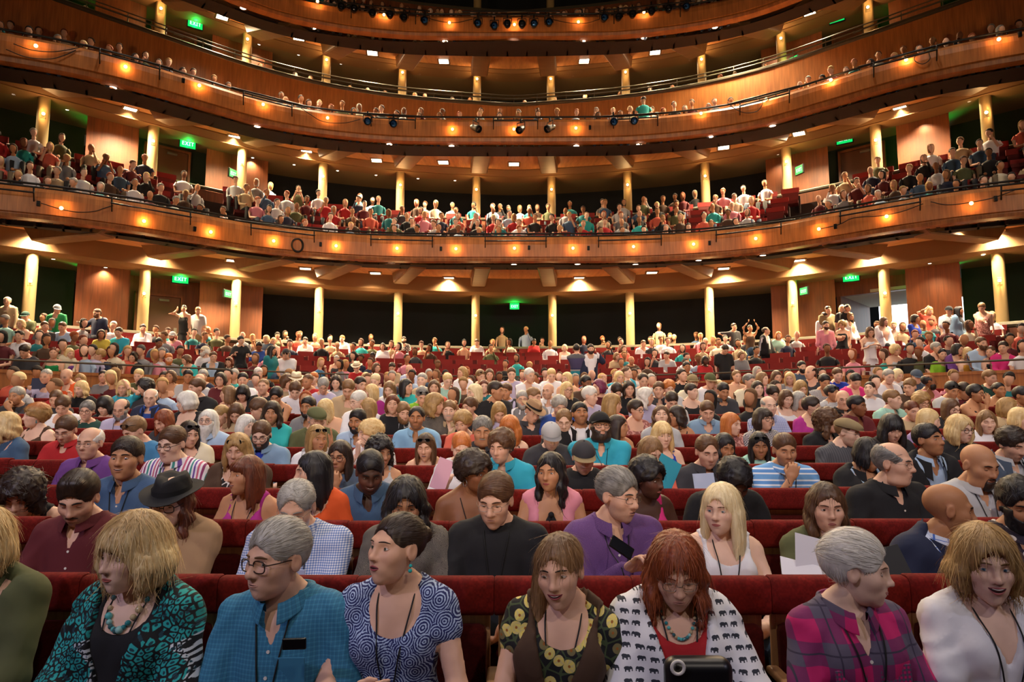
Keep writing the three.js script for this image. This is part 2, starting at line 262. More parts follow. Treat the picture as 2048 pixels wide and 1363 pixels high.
// closed brown door with closer on the left, in its alcove; open doorway to the bright lobby on the right
function doorLeaf(name, x, z, ry, w, h, y0, label) {
  const d = tag(group(name, x, y0, -z), label, 'door'); d.rotation.y = ry;
  obj('door_frame', [box(.08, h + .08, .12, -w / 2 - .04, (h + .08) / 2, 0), box(.08, h + .08, .12, w / 2 + .04, (h + .08) / 2, 0), box(w + .16, .08, .12, 0, h + .04, 0)], M.darkWood, d);
  obj('door_leaf', [rbox(w - .01, h - .01, .05, .008, 0, h / 2, 0)], std(0x5a3420, .5), d);
  obj('door_closer', [rbox(.3, .07, .06, .01, w * .1, h - .12, .06)], M.steel, d);
  obj('push_plate', [box(.09, .35, .012, w / 2 - .12, 1.1, .035)], M.steel, d);
  return d;
}
for (let L = 0; L < 3; L++) for (const s of [-1, 1]) {
  if (L === 0 && s > 0) continue;
  const p = byX(COLS, s * 10.45), q = off(p, 1.22), y0 = L === 0 ? FLOOR0 : BALC[L - 1].rear;
  doorLeaf('vestibule_door', q[0], q[1], -Math.atan2(p.nx, p.nz) + Math.PI * 0, 1.25, 2.25, y0, L === 0 ? 'closed brown door under the exit sign behind the standing couple' : `dark closed door under the ${s < 0 ? 'left' : 'right'} exit sign of the ${STORY[L - 1]} balcony level`);
}
{ // lobby behind the open doorway
  const p = byX(COLS, 10.45), ry = -Math.atan2(p.nx, p.nz), q = off(p, 1.3);
  const lob = struct(group('door_opening', q[0], FLOOR0, -q[1])); lob.rotation.y = ry;
  const pl = std(0xb8b09c, .9);
  obj('passage_wall', [box(.12, 2.5, 3.2, -.95, 1.2, -1.6)], M.darkWood, lob);
  obj('passage_wall', [box(.12, 2.5, 5.2, 1.1, 1.2, -2.6)], pl, lob);
  obj('passage_ceiling', [box(2.2, .1, 3.3, .05, 2.42, -1.65)], pl, lob);
  obj('passage_floor', [box(3.2, .1, 6, .3, -.06, -3)], M.step, lob);
  obj('lobby_window', [box(3.4, 2.9, .05, .6, 1.25, -5.2)], glow(0xf4faff, 3.2), lob).userData.label = 'daylit white lobby window seen through the doorway';
  const a = new THREE.RectAreaLight(0xf0f6ff, 6, 2.6, 2.2); a.position.set(.6, 1.3, -5.1); a.lookAt(.6, 1.3, 0); a.rotation.y = Math.PI; lob.add(a);
}
// ---------- outer shell: side walls, hall ceiling, stage end ----------
struct(obj('wall_left', [box(.4, 24, 44, -17.2, 9, -8)], M.darkWood));
struct(obj('wall_right', [box(.4, 24, 44, 17.2, 9, -8)], M.darkWood));
struct(obj('wall_back', [box(35, 24, .4, 0, 9, -29.5)], M.blackWall));
struct(obj('wall_stage', [box(35, 24, .4, 0, 9, 13)], M.blackWall));
struct(obj('ceiling', [box(35, .4, 44, 0, 19.9, -8)], std(0x9a8468, .9)));
{ const st = struct(group('stage')); obj('stage_floor', [box(24, 1.0, 8, 0, .45, 8)], std(0x241a14, .6), st); obj('proscenium_pier', [box(5, 20, 1, -13.5, 9, 4.5)], M.darkWood, st); obj('proscenium_pier', [box(5, 20, 1, 13.5, 9, 4.5)], M.darkWood, st); obj('proscenium_head', [box(22, 7, 1, 0, 16, 4.5)], M.darkWood, st); }
// ---------- lamps ----------
const findAt = (curve, o, y, px) => { let best = null, bd = 1e9; for (const p of curve) { const q = off(p, o), d = Math.abs(toPix(q[0], y, q[1])[0] - px); if (d < bd) { bd = d; best = p; } } const i = curve.indexOf(best), q = off(best, o); let r = best; for (const j of [i - 1, i + 1]) if (curve[j]) { const k = off(curve[j], o), a = toPix(q[0], y, q[1])[0], b = toPix(k[0], y, k[1])[0], t = (px - a) / (b - a); if (t > 0 && t <= 1) { r = {}; for (const m of ['x', 'z', 'nx', 'nz', 's']) r[m] = lerp(best[m], curve[j][m], t); } } return r; };
function soffitAt(b, px, py) { let best, bd = 1e9; for (let t = .06; t < 1; t += .02) for (let i = 0; i <= 240; i += 2) { const c = COLS[i], f = byX(FRONT, table(NARROW, c.x)), A = off(f, .2), B = off(c, -.25), x = lerp(A[0], B[0], t), z = lerp(A[1], B[1], t), y = lerp(b.bottom, b.back, t), p = toPix(x, y, z), d = Math.hypot(p[0] - px, p[1] - py); if (d < bd && z > 2) { bd = d; best = [x, y, z, Math.atan2(f.nx, f.nz)]; } } return best; }
const G = { }; // shared lamp shapes
G.square = box(.34, .02, .34); G.squareFrame = merge([box(.44, .05, .05, 0, 0, -.195), box(.44, .05, .05, 0, 0, .195), box(.05, .05, .34, -.195), box(.05, .05, .34, .195)]);
G.round = cyl(.085, .02, 0, 0, 0, 14); G.roundTrim = new THREE.TorusGeometry(.1, .022, 6, 16).rotateX(Math.PI / 2);
G.bulb = sph(.045, 0, 0, 0, 12, 8); G.socket = merge([cyl(.03, .07, 0, 0, 0, 10).rotateX(Math.PI / 2).translate(0, 0, -.055), cyl(.055, .015, 0, 0, 0, 14).rotateX(Math.PI / 2).translate(0, 0, -.09)]);
G.sconceBack = merge([rbox(.12, .2, .03, .01, 0, 0, -.1), bar([0, -.02, -.1], [0, -.02, -.03], .02)]);
G.dot = cyl(.045, .02, 0, 0, 0, 10); G.dotTrim = new THREE.TorusGeometry(.055, .012, 5, 14).rotateX(Math.PI / 2);
const gl = { square: glow(0xfff0d0, 9), round: glow(0xfff2dc, 10), bulb: glow(0xffca80, 7), sconce: glow(0xffd896, 8), dot: glow(0xfff0d8, 5) };
const where = (px) => px < 1000 ? `left of centre` : px > 1056 ? `right of centre` : 'at the very centre';
const count = {};
function posName(list, i) { const px = list[i][0]; if (Math.abs(px - 1028) < 12) return 'at the centre'; const side = px < 1028 ? list.filter((p) => p[0] < 1016) : list.filter((p) => p[0] > 1040).reverse(), k = side.findIndex((p) => p[0] === px); return `${ord(k + 1)} in from the ${px < 1028 ? 'left' : 'right'} end`; }
function point(parent, hex, cd, x, y, z, r) { const l = new THREE.PointLight(hex, cd, 0, 2); l.position.set(x, y, z); l.castShadow = true; l.shadow.radius = r / .02; parent.add(l); return l; }
function spot(parent, hex, cd, x, y, z, tx, ty, tz, ang, pen, r) { const l = new THREE.SpotLight(hex, cd, 0, ang, pen, 2); l.position.set(x, y, z); l.castShadow = true; l.shadow.radius = r / .02; const t = new THREE.Object3D(); t.name = 'aim'; t.position.set(tx, ty, tz); parent.add(l, t); l.target = t; return l; }
const SQUARES = [
  [[70, 491], [312, 519], [466, 537], [613, 546], [754, 551], [892, 552], [1163, 551], [1301, 549], [1445, 543], [1597, 533], [1749, 515], [1993, 482]],
  [[258, 222], [462, 273], [610, 300], [752, 317], [892, 325], [1029, 326], [1446, 294], [1597, 265], [1804, 214]],
  [[445, 30], [598, 72], [745, 103], [888, 120], [1171, 119], [1314, 98], [1463, 69], [1617, 22]]];
const ROUNDS = [
  [[143, 463], [236, 472], [400, 497], [528, 515], [658, 523], [783, 527], [1028, 526], [1150, 526], [1272, 525], [1397, 519], [1525, 509], [1830, 466], [1924, 454]],
  [[225, 166], [514, 240], [777, 284], [903, 290], [1155, 289], [1283, 281], [1413, 261], [1546, 233]],
  [[490, 2], [629, 29], [898, 74], [1029, 78], [1160, 72], [1293, 55], [1429, 24]]];
const BULBS = [
  [[121, 415], [287, 441], [421, 463], [547, 481], [672, 491], [794, 496], [912, 497], [1029, 496], [1146, 496], [1267, 493], [1387, 488], [1511, 477], [1637, 458], [1772, 433], [1941, 407]],
  [[70, 90], [250, 132], [398, 170], [526, 208], [655, 235], [905, 258], [1028, 258], [1152, 256], [1402, 227], [1532, 199], [1661, 161], [1811, 121], [1996, 80]],
  [[635, 2], [768, 29], [899, 45], [1029, 49], [1157, 44], [1288, 25]]];
const DOTS = [
  [[105, 516], [210, 533], [1858, 526], [1964, 509]],
  [[25, 186], [133, 217], [228, 247], [505, 314], [588, 328], [675, 340], [752, 349], [836, 356], [910, 360], [993, 362], [1066, 362], [1149, 358], [1223, 353], [1308, 346], [1385, 336], [1473, 322], [1555, 308], [1840, 235], [1937, 203]],
  [[246, 1], [414, 103], [518, 87], [597, 108], [682, 126], [757, 137], [839, 148], [912, 154], [994, 155], [1065, 155], [1146, 151], [1219, 145], [1302, 134], [1379, 120], [1464, 101], [1542, 80], [1648, 93]]];
BALC.forEach((b, L) => {
  SQUARES[L].forEach(([px, py], i) => {
    const q = soffitAt(b, px, py), d = tag(group('downlight', q[0], q[1] - .03, -q[2]), `bright square downlight under ${STORY[L]} balcony, ${posName(SQUARES[L], i)}`, 'downlight', `square downlights under the ${STORY[L]} balcony`);
    d.rotation.y = -q[3]; obj('frame', G.squareFrame, M.bulkhead, d); obj('lens', G.square, gl.square, d);
    spot(d, 0xffe2b4, 250 * HOUSE, 0, -.04, 0, 0, -3, .2, 1.25, .6, .14);
  });
  ROUNDS[L].forEach(([px, py], i) => {
    const q = soffitAt(b, px, py), d = tag(group('soffit_lamp', q[0], q[1] - .015, -q[2]), `small round lamp under ${STORY[L]} balcony front, ${posName(ROUNDS[L], i)}`, 'ceiling lamp', `round lamps under the ${STORY[L]} balcony`);
    obj('trim', G.roundTrim, M.bulkhead, d); obj('lens', G.round, gl.round, d);
    spot(d, 0xffe6c4, 50 * HOUSE, 0, -.04, 0, 0, -3, .6, 1.2, .6, .08);
  });
  BULBS[L].forEach(([px, py], i) => {
    const y = CAM_Y + (() => { const p = findAt(FRONT, -.06, b.lip - .3, px), z = off(p, -.06)[1]; return onForward(px, py, z)[1] - CAM_Y; })(), p = findAt(FRONT, -.06, y, px), q = off(p, -.06);
    const d = tag(group('globe_lamp', q[0], y, -q[1]), `warm globe lamp on ${STORY[L]} balcony front, ${posName(BULBS[L], i)}`, 'lamp', `globe lamps on the ${STORY[L]} balcony front`);
    d.rotation.y = -Math.atan2(p.nx, p.nz); obj('bulb', G.bulb, gl.bulb, d); obj('socket', G.socket, M.shell, d);
    point(d, 0xffb266, 2.0 * HOUSE, 0, 0, 0, .045);
  });
});
DOTS.forEach((list, L) => list.forEach(([px, py], i) => {
  const y = BALC[L].bulk + (L ? .02 : 0), r = ray(px, py), z = (y - CAM_Y) * r[2] / r[1], x = r[0] * z / r[2];
  const d = tag(group('ceiling_spot', x, y - .01, -z), `tiny ceiling spot under ${STORY[L]} balcony rear, ${posName(list, i)}`, 'ceiling spot', `tiny spots under the ${STORY[L]} balcony`);
  obj('trim', G.dotTrim, M.bulkhead, d); obj('lens', G.dot, gl.dot, d);
  spot(d, 0xffe0b0, 14 * HOUSE, 0, -.03, 0, 0, -3, 0, 1.1, .7, .04);
}));
const SCY = [3.56 + CAM_Y, 8.22 + CAM_Y, 12.47 + CAM_Y], SCN = ['ground floor', 'lowest balcony', 'middle balcony'];
SCY.forEach((y, L) => COLX.forEach((x, i) => {
  const p = byX(COLS, x), a = Math.atan2(-p.x, p.z), q = [p.x + .24 * Math.sin(a), p.z - .24 * Math.cos(a)];
  const nm = i < 6 ? `${ord(i + 1)} column from the left` : `${ord(12 - i)} column from the right`;
  const d = tag(group('column_lamp', q[0], y, -q[1]), `warm lamp on the ${SCN[L]} part of the ${nm}`, 'wall lamp', `lamps on the columns at the ${SCN[L]} level`);
  d.rotation.y = a; obj('bulb', G.bulb, gl.sconce, d); obj('bracket', G.sconceBack, M.column, d);
  point(d, 0xffc880, 2.4 * HOUSE, 0, 0, 0, .05);
}));
// ---------- exit signs ----------
const exitCanvas = document.createElement('canvas'); exitCanvas.width = 256; exitCanvas.height = 160;
{ const c = exitCanvas.getContext('2d'); c.fillStyle = '#04d060'; c.fillRect(0, 0, 256, 160); c.fillStyle = '#e6ffff'; c.font = 'bold 96px sans-serif'; c.textAlign = 'center'; c.textBaseline = 'middle'; c.fillText('EXIT', 128, 84); }
const exitTex = new THREE.CanvasTexture(exitCanvas); exitTex.colorSpace = THREE.SRGBColorSpace;
const exitFace = new THREE.MeshStandardMaterial({ color: 0x08301a, emissive: 0xffffff, emissiveMap: exitTex, emissiveIntensity: 1.5, roughness: .4 });
function exitSign(px, py, z, ry, w, h, label, cd = 2.2, up = 0) {
  const [x, y] = onForward(px, py, z), d = tag(group('exit_sign', x, y, -z), label, 'exit sign'); d.rotation.y = ry;
  obj('housing', [rbox(w + .05, h + .05, .06, .012, 0, 0, -.035)], M.blackMetal, d);
  const f = obj('face', new THREE.PlaneGeometry(w, h).translate(0, 0, .002), exitFace, d); f.userData.label = 'green illuminated panel reading EXIT';
  if (cd) point(d, 0x10e050, cd, 0, up, .12, .06);
}
const faceAt = (px, z) => Math.atan2(-ray(px, 600)[0] * z, z) * -1;
exitSign(1029, 612, 26.2, 0, .36, .24, 'lone green exit sign on the black rear wall at the centre', 2.5);
exitSign(360, 557, 21.15, .62, .46, .26, 'green exit sign above the brown door behind the standing couple', 3);
exitSign(1701, 554, 21.15, -.62, .46, .26, 'green exit sign above the bright open doorway', 3);
exitSign(375, 286, 21.15, .62, .46, .3, 'green exit sign on the left of the lowest balcony level', 3);
exitSign(1688, 278, 21.15, -.62, .46, .3, 'green exit sign on the right of the lowest balcony level', 3);
exitSign(390, 46, 21.0, .62, .44, .3, 'green exit sign on the left of the middle balcony level', 3);
exitSign(1673, 36, 21.0, -.62, .44, .3, 'green exit sign on the right of the middle balcony level', 3);
exitSign(163, 556, 19.6, 1.5, .4, .28, 'green exit sign turned sideways in the dark bay at the left of the ground floor', 3);
exitSign(1904, 549, 19.6, -1.5, .4, .28, 'green exit sign turned sideways in the dark bay at the right of the ground floor', 3);
exitSign(182, 285, 19.6, 1.45, .4, .3, 'green exit sign turned sideways at the left of the lowest balcony', 3);
exitSign(1886, 273, 19.6, -1.45, .4, .3, 'green exit sign turned sideways at the right of the lowest balcony', 3);
exitSign(456, 587, 21.5, 1.2, .3, .22, 'narrow green exit sign seen edge-on beside the left aisle column, ground floor', .8);
exitSign(1606, 582, 21.5, -1.2, .3, .22, 'narrow green exit sign seen edge-on beside the right aisle column, ground floor', .8);
exitSign(466, 346, 21.5, 1.2, .3, .26, 'narrow green exit sign seen edge-on beside the left column, lowest balcony', .8);
exitSign(1597, 340, 21.5, -1.2, .3, .26, 'narrow green exit sign seen edge-on beside the right column, lowest balcony', .8);
exitSign(477, 132, 21.4, 1.0, .3, .3, 'green exit sign low beside the left column, middle balcony', .8);
exitSign(1586, 123, 21.4, -1.0, .3, .3, 'green exit sign low beside the right column, middle balcony', .8);
exitSign(199, 42, 19.6, 1.3, .36, .2, 'green exit sign glowing behind heads at the left of the middle balcony', 2.5);
exitSign(1866, 27, 19.6, -1.3, .36, .2, 'green exit sign glowing behind heads at the right of the middle balcony', 2.5);
exitSign(1755, 585, 22.6, -.5, .34, .26, 'green exit sign inside the bright doorway', .5);
// ---------- lighting pipes, stage lamps and cables on the balcony fronts ----------
const pipeThing = (L, pxa, pxb, label, drop = .14) => {
  const b = BALC[L], y = b.lip - .07, n = 9, g = group('lighting_pipe'); tag(g, label, 'lighting pipe', `lighting pipes on the ${STORY[L]} balcony front`);
  const P = (px, o, yy) => { const p = findAt(FRONT, o, yy, px), q = off(p, o); return V(q[0], yy, -q[1]); };
  const A = P(pxa, -.28, y), B = P(pxb, -.28, y), m = (t, yy, o) => { const px = lerp(pxa, pxb, t); return P(px, o, yy); };
  obj('upper_pipe', [bar(A.toArray(), B.toArray(), .024, 8)], M.blackMetal, g);
  const C = m(.16, y - drop, -.3), D = m(.86, y - drop, -.3); obj('lower_pipe', [bar(C.toArray(), D.toArray(), .02, 8)], M.blackMetal, g);
  for (const t of [.17, .85]) { const a = m(t, y, -.28), c = m(t, y - drop, -.3), w = m(t, y - .28, .02), w2 = m(t, y - .05, .04); obj('bracket', [bar(a.toArray(), c.toArray(), .018), bar(w2.toArray(), a.toArray(), .02), bar(c.toArray(), w.toArray(), .016)], M.blackMetal, g); }
  return { A, B };
};
[[-60, 88, 'at the left edge of the picture'], [183, 415, 'left, below the rail near the aisle handrail'], [470, 656, 'left of the coiled cables end'], [711, 892, 'left of centre'], [940, 1119, 'at the centre'], [1166, 1350, 'right of centre'], [1400, 1590, 'on the right, below the stair handrail'], [1640, 1874, 'on the right, with a looped cable'], [1972, 2140, 'at the right edge of the picture']].forEach(([a, b, w]) => pipeThing(0, a, b, `black pipe on lowest balcony front, ${w}`));
[[168, 345, 'far left'], [462, 605, 'left, with hanging cable loops'], [720, 850, 'carrying two blue-lensed lamps left of centre'], [965, 1095, 'at the centre, carrying three small lamps'], [1205, 1335, 'carrying two blue-lensed lamps right of centre'], [1455, 1600, 'right, ending near the handrail'], [1715, 1900, 'far right, with a cable loop']].forEach(([a, b, w]) => pipeThing(1, a, b, `black pipe on middle balcony front, ${w}`, .12));
[[670, 860, 'left, hung with dark lamps'], [925, 1120, 'at the centre, hung with blue lamps'], [1195, 1390, 'right, hung with dark lamps']].forEach(([a, b, w]) => pipeThing(2, a, b, `black pipe on top balcony front, ${w}`, .12));
const lensTex = tex(64, 64, (u, v) => { const n = noise(u * 4, v * 4, 7), r = Math.hypot(u - .5, v - .5) * 2; return r > .95 ? [10, 10, 14] : [40 + 40 * n, 90 + 60 * n, 150 + 70 * n]; });
const lensMat = new THREE.MeshPhysicalMaterial({ map: lensTex, roughness: .08, metalness: .6, clearcoat: 1, clearcoatRoughness: .03 }), lensDark = new THREE.MeshPhysicalMaterial({ color: 0x30343c, roughness: .08, metalness: .7, clearcoat: 1, clearcoatRoughness: .03 });
G.can = new THREE.LatheGeometry([[.001, -.2], [.06, -.2], [.085, -.12], [.09, .05], [.115, .06], [.115, .15], [.1, .15], [.1, .1]].map(([r, y]) => new THREE.Vector2(r, y)), 16).rotateX(Math.PI / 2);
G.lens = new THREE.SphereGeometry(.16, 14, 6, 0, 7, 0, .68).rotateX(Math.PI / 2).translate(0, 0, -.035);
G.yoke = merge([bar([-.13, 0, 0], [-.13, .2, 0], .012), bar([.13, 0, 0], [.13, .2, 0], .012), bar([-.13, .2, 0], [.13, .2, 0], .014), rbox(.05, .12, .06, .01, 0, .26, 0)]);
function stageLamp(L, px, py, bright, label, o = -.32, tilt = .25, pan = 0) {
  const b = BALC[L], p0 = findAt(FRONT, o, b.lip - .3, px), z = off(p0, o)[1], y = onForward(px, py, z)[1], p = findAt(FRONT, o, y, px), q = off(p, o);
  const d = tag(group('stage_lamp', q[0], y, -q[1]), label, 'stage light', `stage lights hung on the ${STORY[L]} balcony front`); d.rotation.y = -Math.atan2(p.nx, p.nz) + pan;
  const can = obj('housing', G.can.clone().rotateX(tilt), M.blackMetal, d); obj('lens', G.lens.clone().rotateX(tilt), bright ? lensMat : lensDark, d); obj('yoke', G.yoke, M.blackMetal, d);
}
stageLamp(1, 735, 243, 1, 'stage lamp with blue lens, outer of the pair left of centre on the middle balcony'); stageLamp(1, 787, 248, 1, 'stage lamp with blue lens, inner of the pair left of centre on the middle balcony');
stageLamp(1, 952, 256, 0, 'small dark stage lamp turned aside, left one under the middle balcony centre', -.32, .5, .9); stageLamp(1, 1042, 258, 0, 'small dark stage lamp beside the globe at the middle balcony centre', -.32, .6, -.5); stageLamp(1, 1100, 256, 0, 'small dark stage lamp turned aside, right one under the middle balcony centre', -.32, .5, -.9);
stageLamp(1, 1227, 245, 1, 'stage lamp with blue lens, inner of the pair right of centre on the middle balcony'); stageLamp(1, 1268, 243, 1, 'stage lamp with blue lens, outer of the pair right of centre on the middle balcony');
[[682, 14, 0, 'farthest left'], [708, 18, 0, 'second from the left'], [745, 27, 0, 'third from the left'], [780, 30, 0, 'beside a globe, fourth from the left'], [808, 36, 0, 'fifth from the left'], [850, 42, 1, 'alone with a blue glint, left of the centre cluster'], [956, 48, 1, 'first and bluest of the centre cluster'], [989, 53, 1, 'second of the centre cluster'], [1015, 49, 0, 'third of the centre cluster, clear lens beside the globe'], [1044, 50, 0, 'fourth of the centre cluster, beside the globe'], [1068, 49, 1, 'fifth of the centre cluster'], [1098, 46, 1, 'last of the centre cluster'], [1208, 37, 1, 'with a thin blue stripe, right of the centre cluster'], [1237, 35, 0, 'second right of the centre cluster'], [1265, 30, 0, 'third right of the centre cluster'], [1303, 24, 0, 'fourth right of the centre cluster'], [1337, 19, 0, 'fifth right of the centre cluster'], [1373, 15, 1, 'farthest right, with a blue glint']].forEach(([x, y, br, w]) => stageLamp(2, x, y, br, `stage lamp on top balcony, ${w}`));
// cables looped along the fronts, junction boxes
function cable(L, list, label) { const b = BALC[L], pts = list.map(([px, py]) => { const p = findAt(FRONT, -.05, b.lip - .3, px), z = off(p, -.05)[1], y = onForward(px, py, z)[1], r = off(findAt(FRONT, -.05, y, px), -.05); return [r[0], y, -r[1]]; }); tag(obj('cable', [tube(pts, .011, list.length * 8, 5)], M.cable), label, 'cable'); }
cable(0, [[80, 405], [120, 417], [155, 423], [190, 421], [208, 415], [225, 410]], 'black cable sagging from a junction box below the lowest balcony rail on the left');
cable(0, [[1640, 458], [1680, 448], [1700, 438], [1725, 434], [1760, 432], [1800, 424], [1845, 408]], 'black cable looped between pipes on the lowest balcony, right of the handrail');
cable(0, [[1860, 404], [1890, 410], [1935, 406], [1985, 396], [2030, 380]], 'black cable looped over the globe at the far right of the lowest balcony');
cable(1, [[25, 86], [60, 98], [100, 102], [130, 99], [165, 92]], 'upper of two black cables sagging at the far left of the middle balcony');
cable(1, [[10, 97], [50, 112], [100, 116], [130, 108], [150, 99]], 'lower of two black cables sagging at the far left of the middle balcony');
cable(1, [[600, 214], [620, 228], [645, 242], [690, 245], [720, 238]], 'thin cable hanging from the pipe left of the blue lamps, middle balcony');
cable(1, [[1455, 206], [1470, 218], [1490, 226], [1515, 222], [1525, 205], [1510, 196]], 'loop of cable beneath the pipe on the right of the middle balcony');
cable(1, [[1830, 110], [1828, 122], [1845, 129], [1858, 120], [1856, 104]], 'round cable loop beside the globe at the far right of the middle balcony');
cable(2, [[840, 28], [870, 40], [910, 45], [945, 38]], 'cable sagging between lamp clusters left of the centre of the top balcony');
cable(2, [[1100, 38], [1140, 46], [1175, 46], [1200, 38]], 'cable sagging between lamp clusters right of the centre of the top balcony');
{ const p = findAt(FRONT, -.08, 6.6, 595), z = off(p, -.08)[1], c = onForward(595, 490, z), r = off(p, -.08), k = rng(5), gs = []; for (let i = 0; i < 5; i++) { const t = new THREE.TorusGeometry(.16 + .02 * k(), .012, 5, 26); t.scale(.8 + .15 * k(), 1.1, 1); t.rotateY(.3 * (k() - .5)); t.translate(.03 * (k() - .5), .04 * (k() - .5), .012 * i); gs.push(t); } tag(obj('cable_coil', gs, M.cable), 'coil of black cable hanging on the lowest balcony front, left of centre', 'cable').position.set(r[0], c[1], -r[1]); scene.children.at(-1).rotation.y = -Math.atan2(p.nx, p.nz); }
[[0, 75, 406], [0, 389, 457], [0, 641, 488], [0, 882, 497], [0, 1058, 495], [0, 1177, 496], [0, 1419, 486], [0, 1670, 453], [0, 1990, 398], [1, 365, 160], [1, 1180, 255], [1, 2040, 70]].forEach(([L, px, py], i) => { const p = findAt(FRONT, -.035, BALC[L].lip - .4, px), r = off(p, -.035), y = onForward(px, py, r[1])[1]; const d = tag(obj('junction_box', [rbox(.075, .13, .06, .012), box(.04, .03, .02, 0, .02, .035), box(.04, .03, .02, 0, -.03, .035)], M.blackMetal), `small junction box on ${STORY[L]} balcony front, ${posName([[75], [389], [641], [882], [1058], [1177], [1419], [1670], [1990]].concat([[365], [1180], [2040]]).slice(L ? 9 : 0, L ? 12 : 9), L ? i - 9 : i)}`, 'junction box', `junction boxes on the ${STORY[L]} balcony front`); d.position.set(r[0], y, -r[1]); d.rotation.y = -Math.atan2(p.nx, p.nz); });
// ---------- stage truss with its spotlights, and the house lamps in the hall ceiling (outside the frame) ----------
{
  const t = tag(group('lighting_truss'), 'aluminium lighting truss spanning the stage opening', 'truss'); obj('chord', [bar([-12, 8.9, 3.6], [12, 8.9, 3.6], .03), bar([-12, 9.25, 3.6], [12, 9.25, 3.6], .03), ...Array.from({ length: 24 }, (_, i) => bar([-12 + i, i % 2 ? 8.9 : 9.25, 3.6], [-11 + i, i % 2 ? 9.25 : 8.9, 3.6], .015))], M.steel, t);
  STAGE_SPOTS.forEach(([x, y, z, tx, ty, tz, cd, hex], i) => {
    const d = tag(group('stage_spotlight', x, y, -z), `spotlight on the stage truss aimed at the audience, ${ord(i + 1)} of six`, 'stage light', 'spotlights on the stage truss'), a = V(tx - x, ty - y, -tz + z).normalize();
    const q = new THREE.Quaternion().setFromUnitVectors(V(0, 0, 1), a), s = 2.0;
    obj('housing', G.can.clone().scale(s, s, s).applyQuaternion(q), M.blackMetal, d); obj('lens', G.lens.clone().scale(s, s, s).applyQuaternion(q), glow(hex, 6), d);
    const f = a.clone().multiplyScalar(.36), e = a.clone().multiplyScalar(8); spot(d, hex, cd, f.x, f.y, f.z, e.x, e.y, e.z, .62, .6, .16);
  });
  ADDED_UPLIGHTS.forEach(([x, y, z, tx, ty, tz, cd, hex], i) => {
    const d = tag(group('added_floor_spotlight', x, y, -z), `added unseen spotlight on the stage floor brightening the balcony soffits, ${ord(i + 1)} of ${ADDED_UPLIGHTS.length}`, 'stage light', 'added unseen spotlights on the stage floor'), a = V(tx - x, ty - y, -tz + z).normalize(), q = new THREE.Quaternion().setFromUnitVectors(V(0, 0, 1), a), s = 2;
    obj('housing', G.can.clone().scale(s, s, s).applyQuaternion(q), M.blackMetal, d); obj('stand', [bar([0, -.25, 0], [0, -.6, 0], .02), box(.4, .04, .4, 0, -.62, 0)], M.blackMetal, d); obj('lens', G.lens.clone().scale(s, s, s).applyQuaternion(q), glow(hex, 6), d);
    const f = a.clone().multiplyScalar(.36), e = a.clone().multiplyScalar(8); spot(d, hex, cd, f.x, f.y, f.z, e.x, e.y, e.z, .40, .5, .16);
  });
  CEILING_SPOTS.forEach(([x, z, cd], i) => {
    const d = tag(group('house_light', x, 19.5, -z), `round house light in the hall ceiling, ${ord(i + 1)} from the stage`, 'house light', 'house lights in the hall ceiling');
    obj('housing', [new THREE.CylinderGeometry(.3, .36, .3, 20, 1, true)], M.blackMetal, d); obj('lens', [cyl(.29, .02, 0, -.08, 0, 20)], glow(0xfff0d8, 6), d);
    spot(d, 0xffeedd, cd, 0, -.2, 0, 0, -10, 0, .75, .5, .25);
  });
}
// ---------- people: distance fields, meshed with surface nets ----------
const smin = (a, b, k) => { const h = Math.max(k - Math.abs(a - b), 0) / k; return Math.min(a, b) - h * h * k * .25; };
const smax = (a, b, k) => -smin(-a, -b, k);
const ell = (x, y, z, cx, cy, cz, rx, ry, rz) => { x -= cx; y -= cy; z -= cz; const ax = x / rx, ay = y / ry, az = z / rz, k0 = Math.sqrt(ax * ax + ay * ay + az * az), bx = ax / rx, by = ay / ry, bz = az / rz, k1 = Math.sqrt(bx * bx + by * by + bz * bz); return k1 < 1e-9 ? -Math.min(rx, ry, rz) : k0 * (k0 - 1) / k1; };
const cap = (x, y, z, a, b, ra, rb) => { const dx = b[0] - a[0], dy = b[1] - a[1], dz = b[2] - a[2], px = x - a[0], py = y - a[1], pz = z - a[2], t = clamp((px * dx + py * dy + pz * dz) / (dx * dx + dy * dy + dz * dz + 1e-9), 0, 1), qx = px - dx * t, qy = py - dy * t, qz = pz - dz * t; return Math.sqrt(qx * qx + qy * qy + qz * qz) - (ra + (rb - ra) * t); };
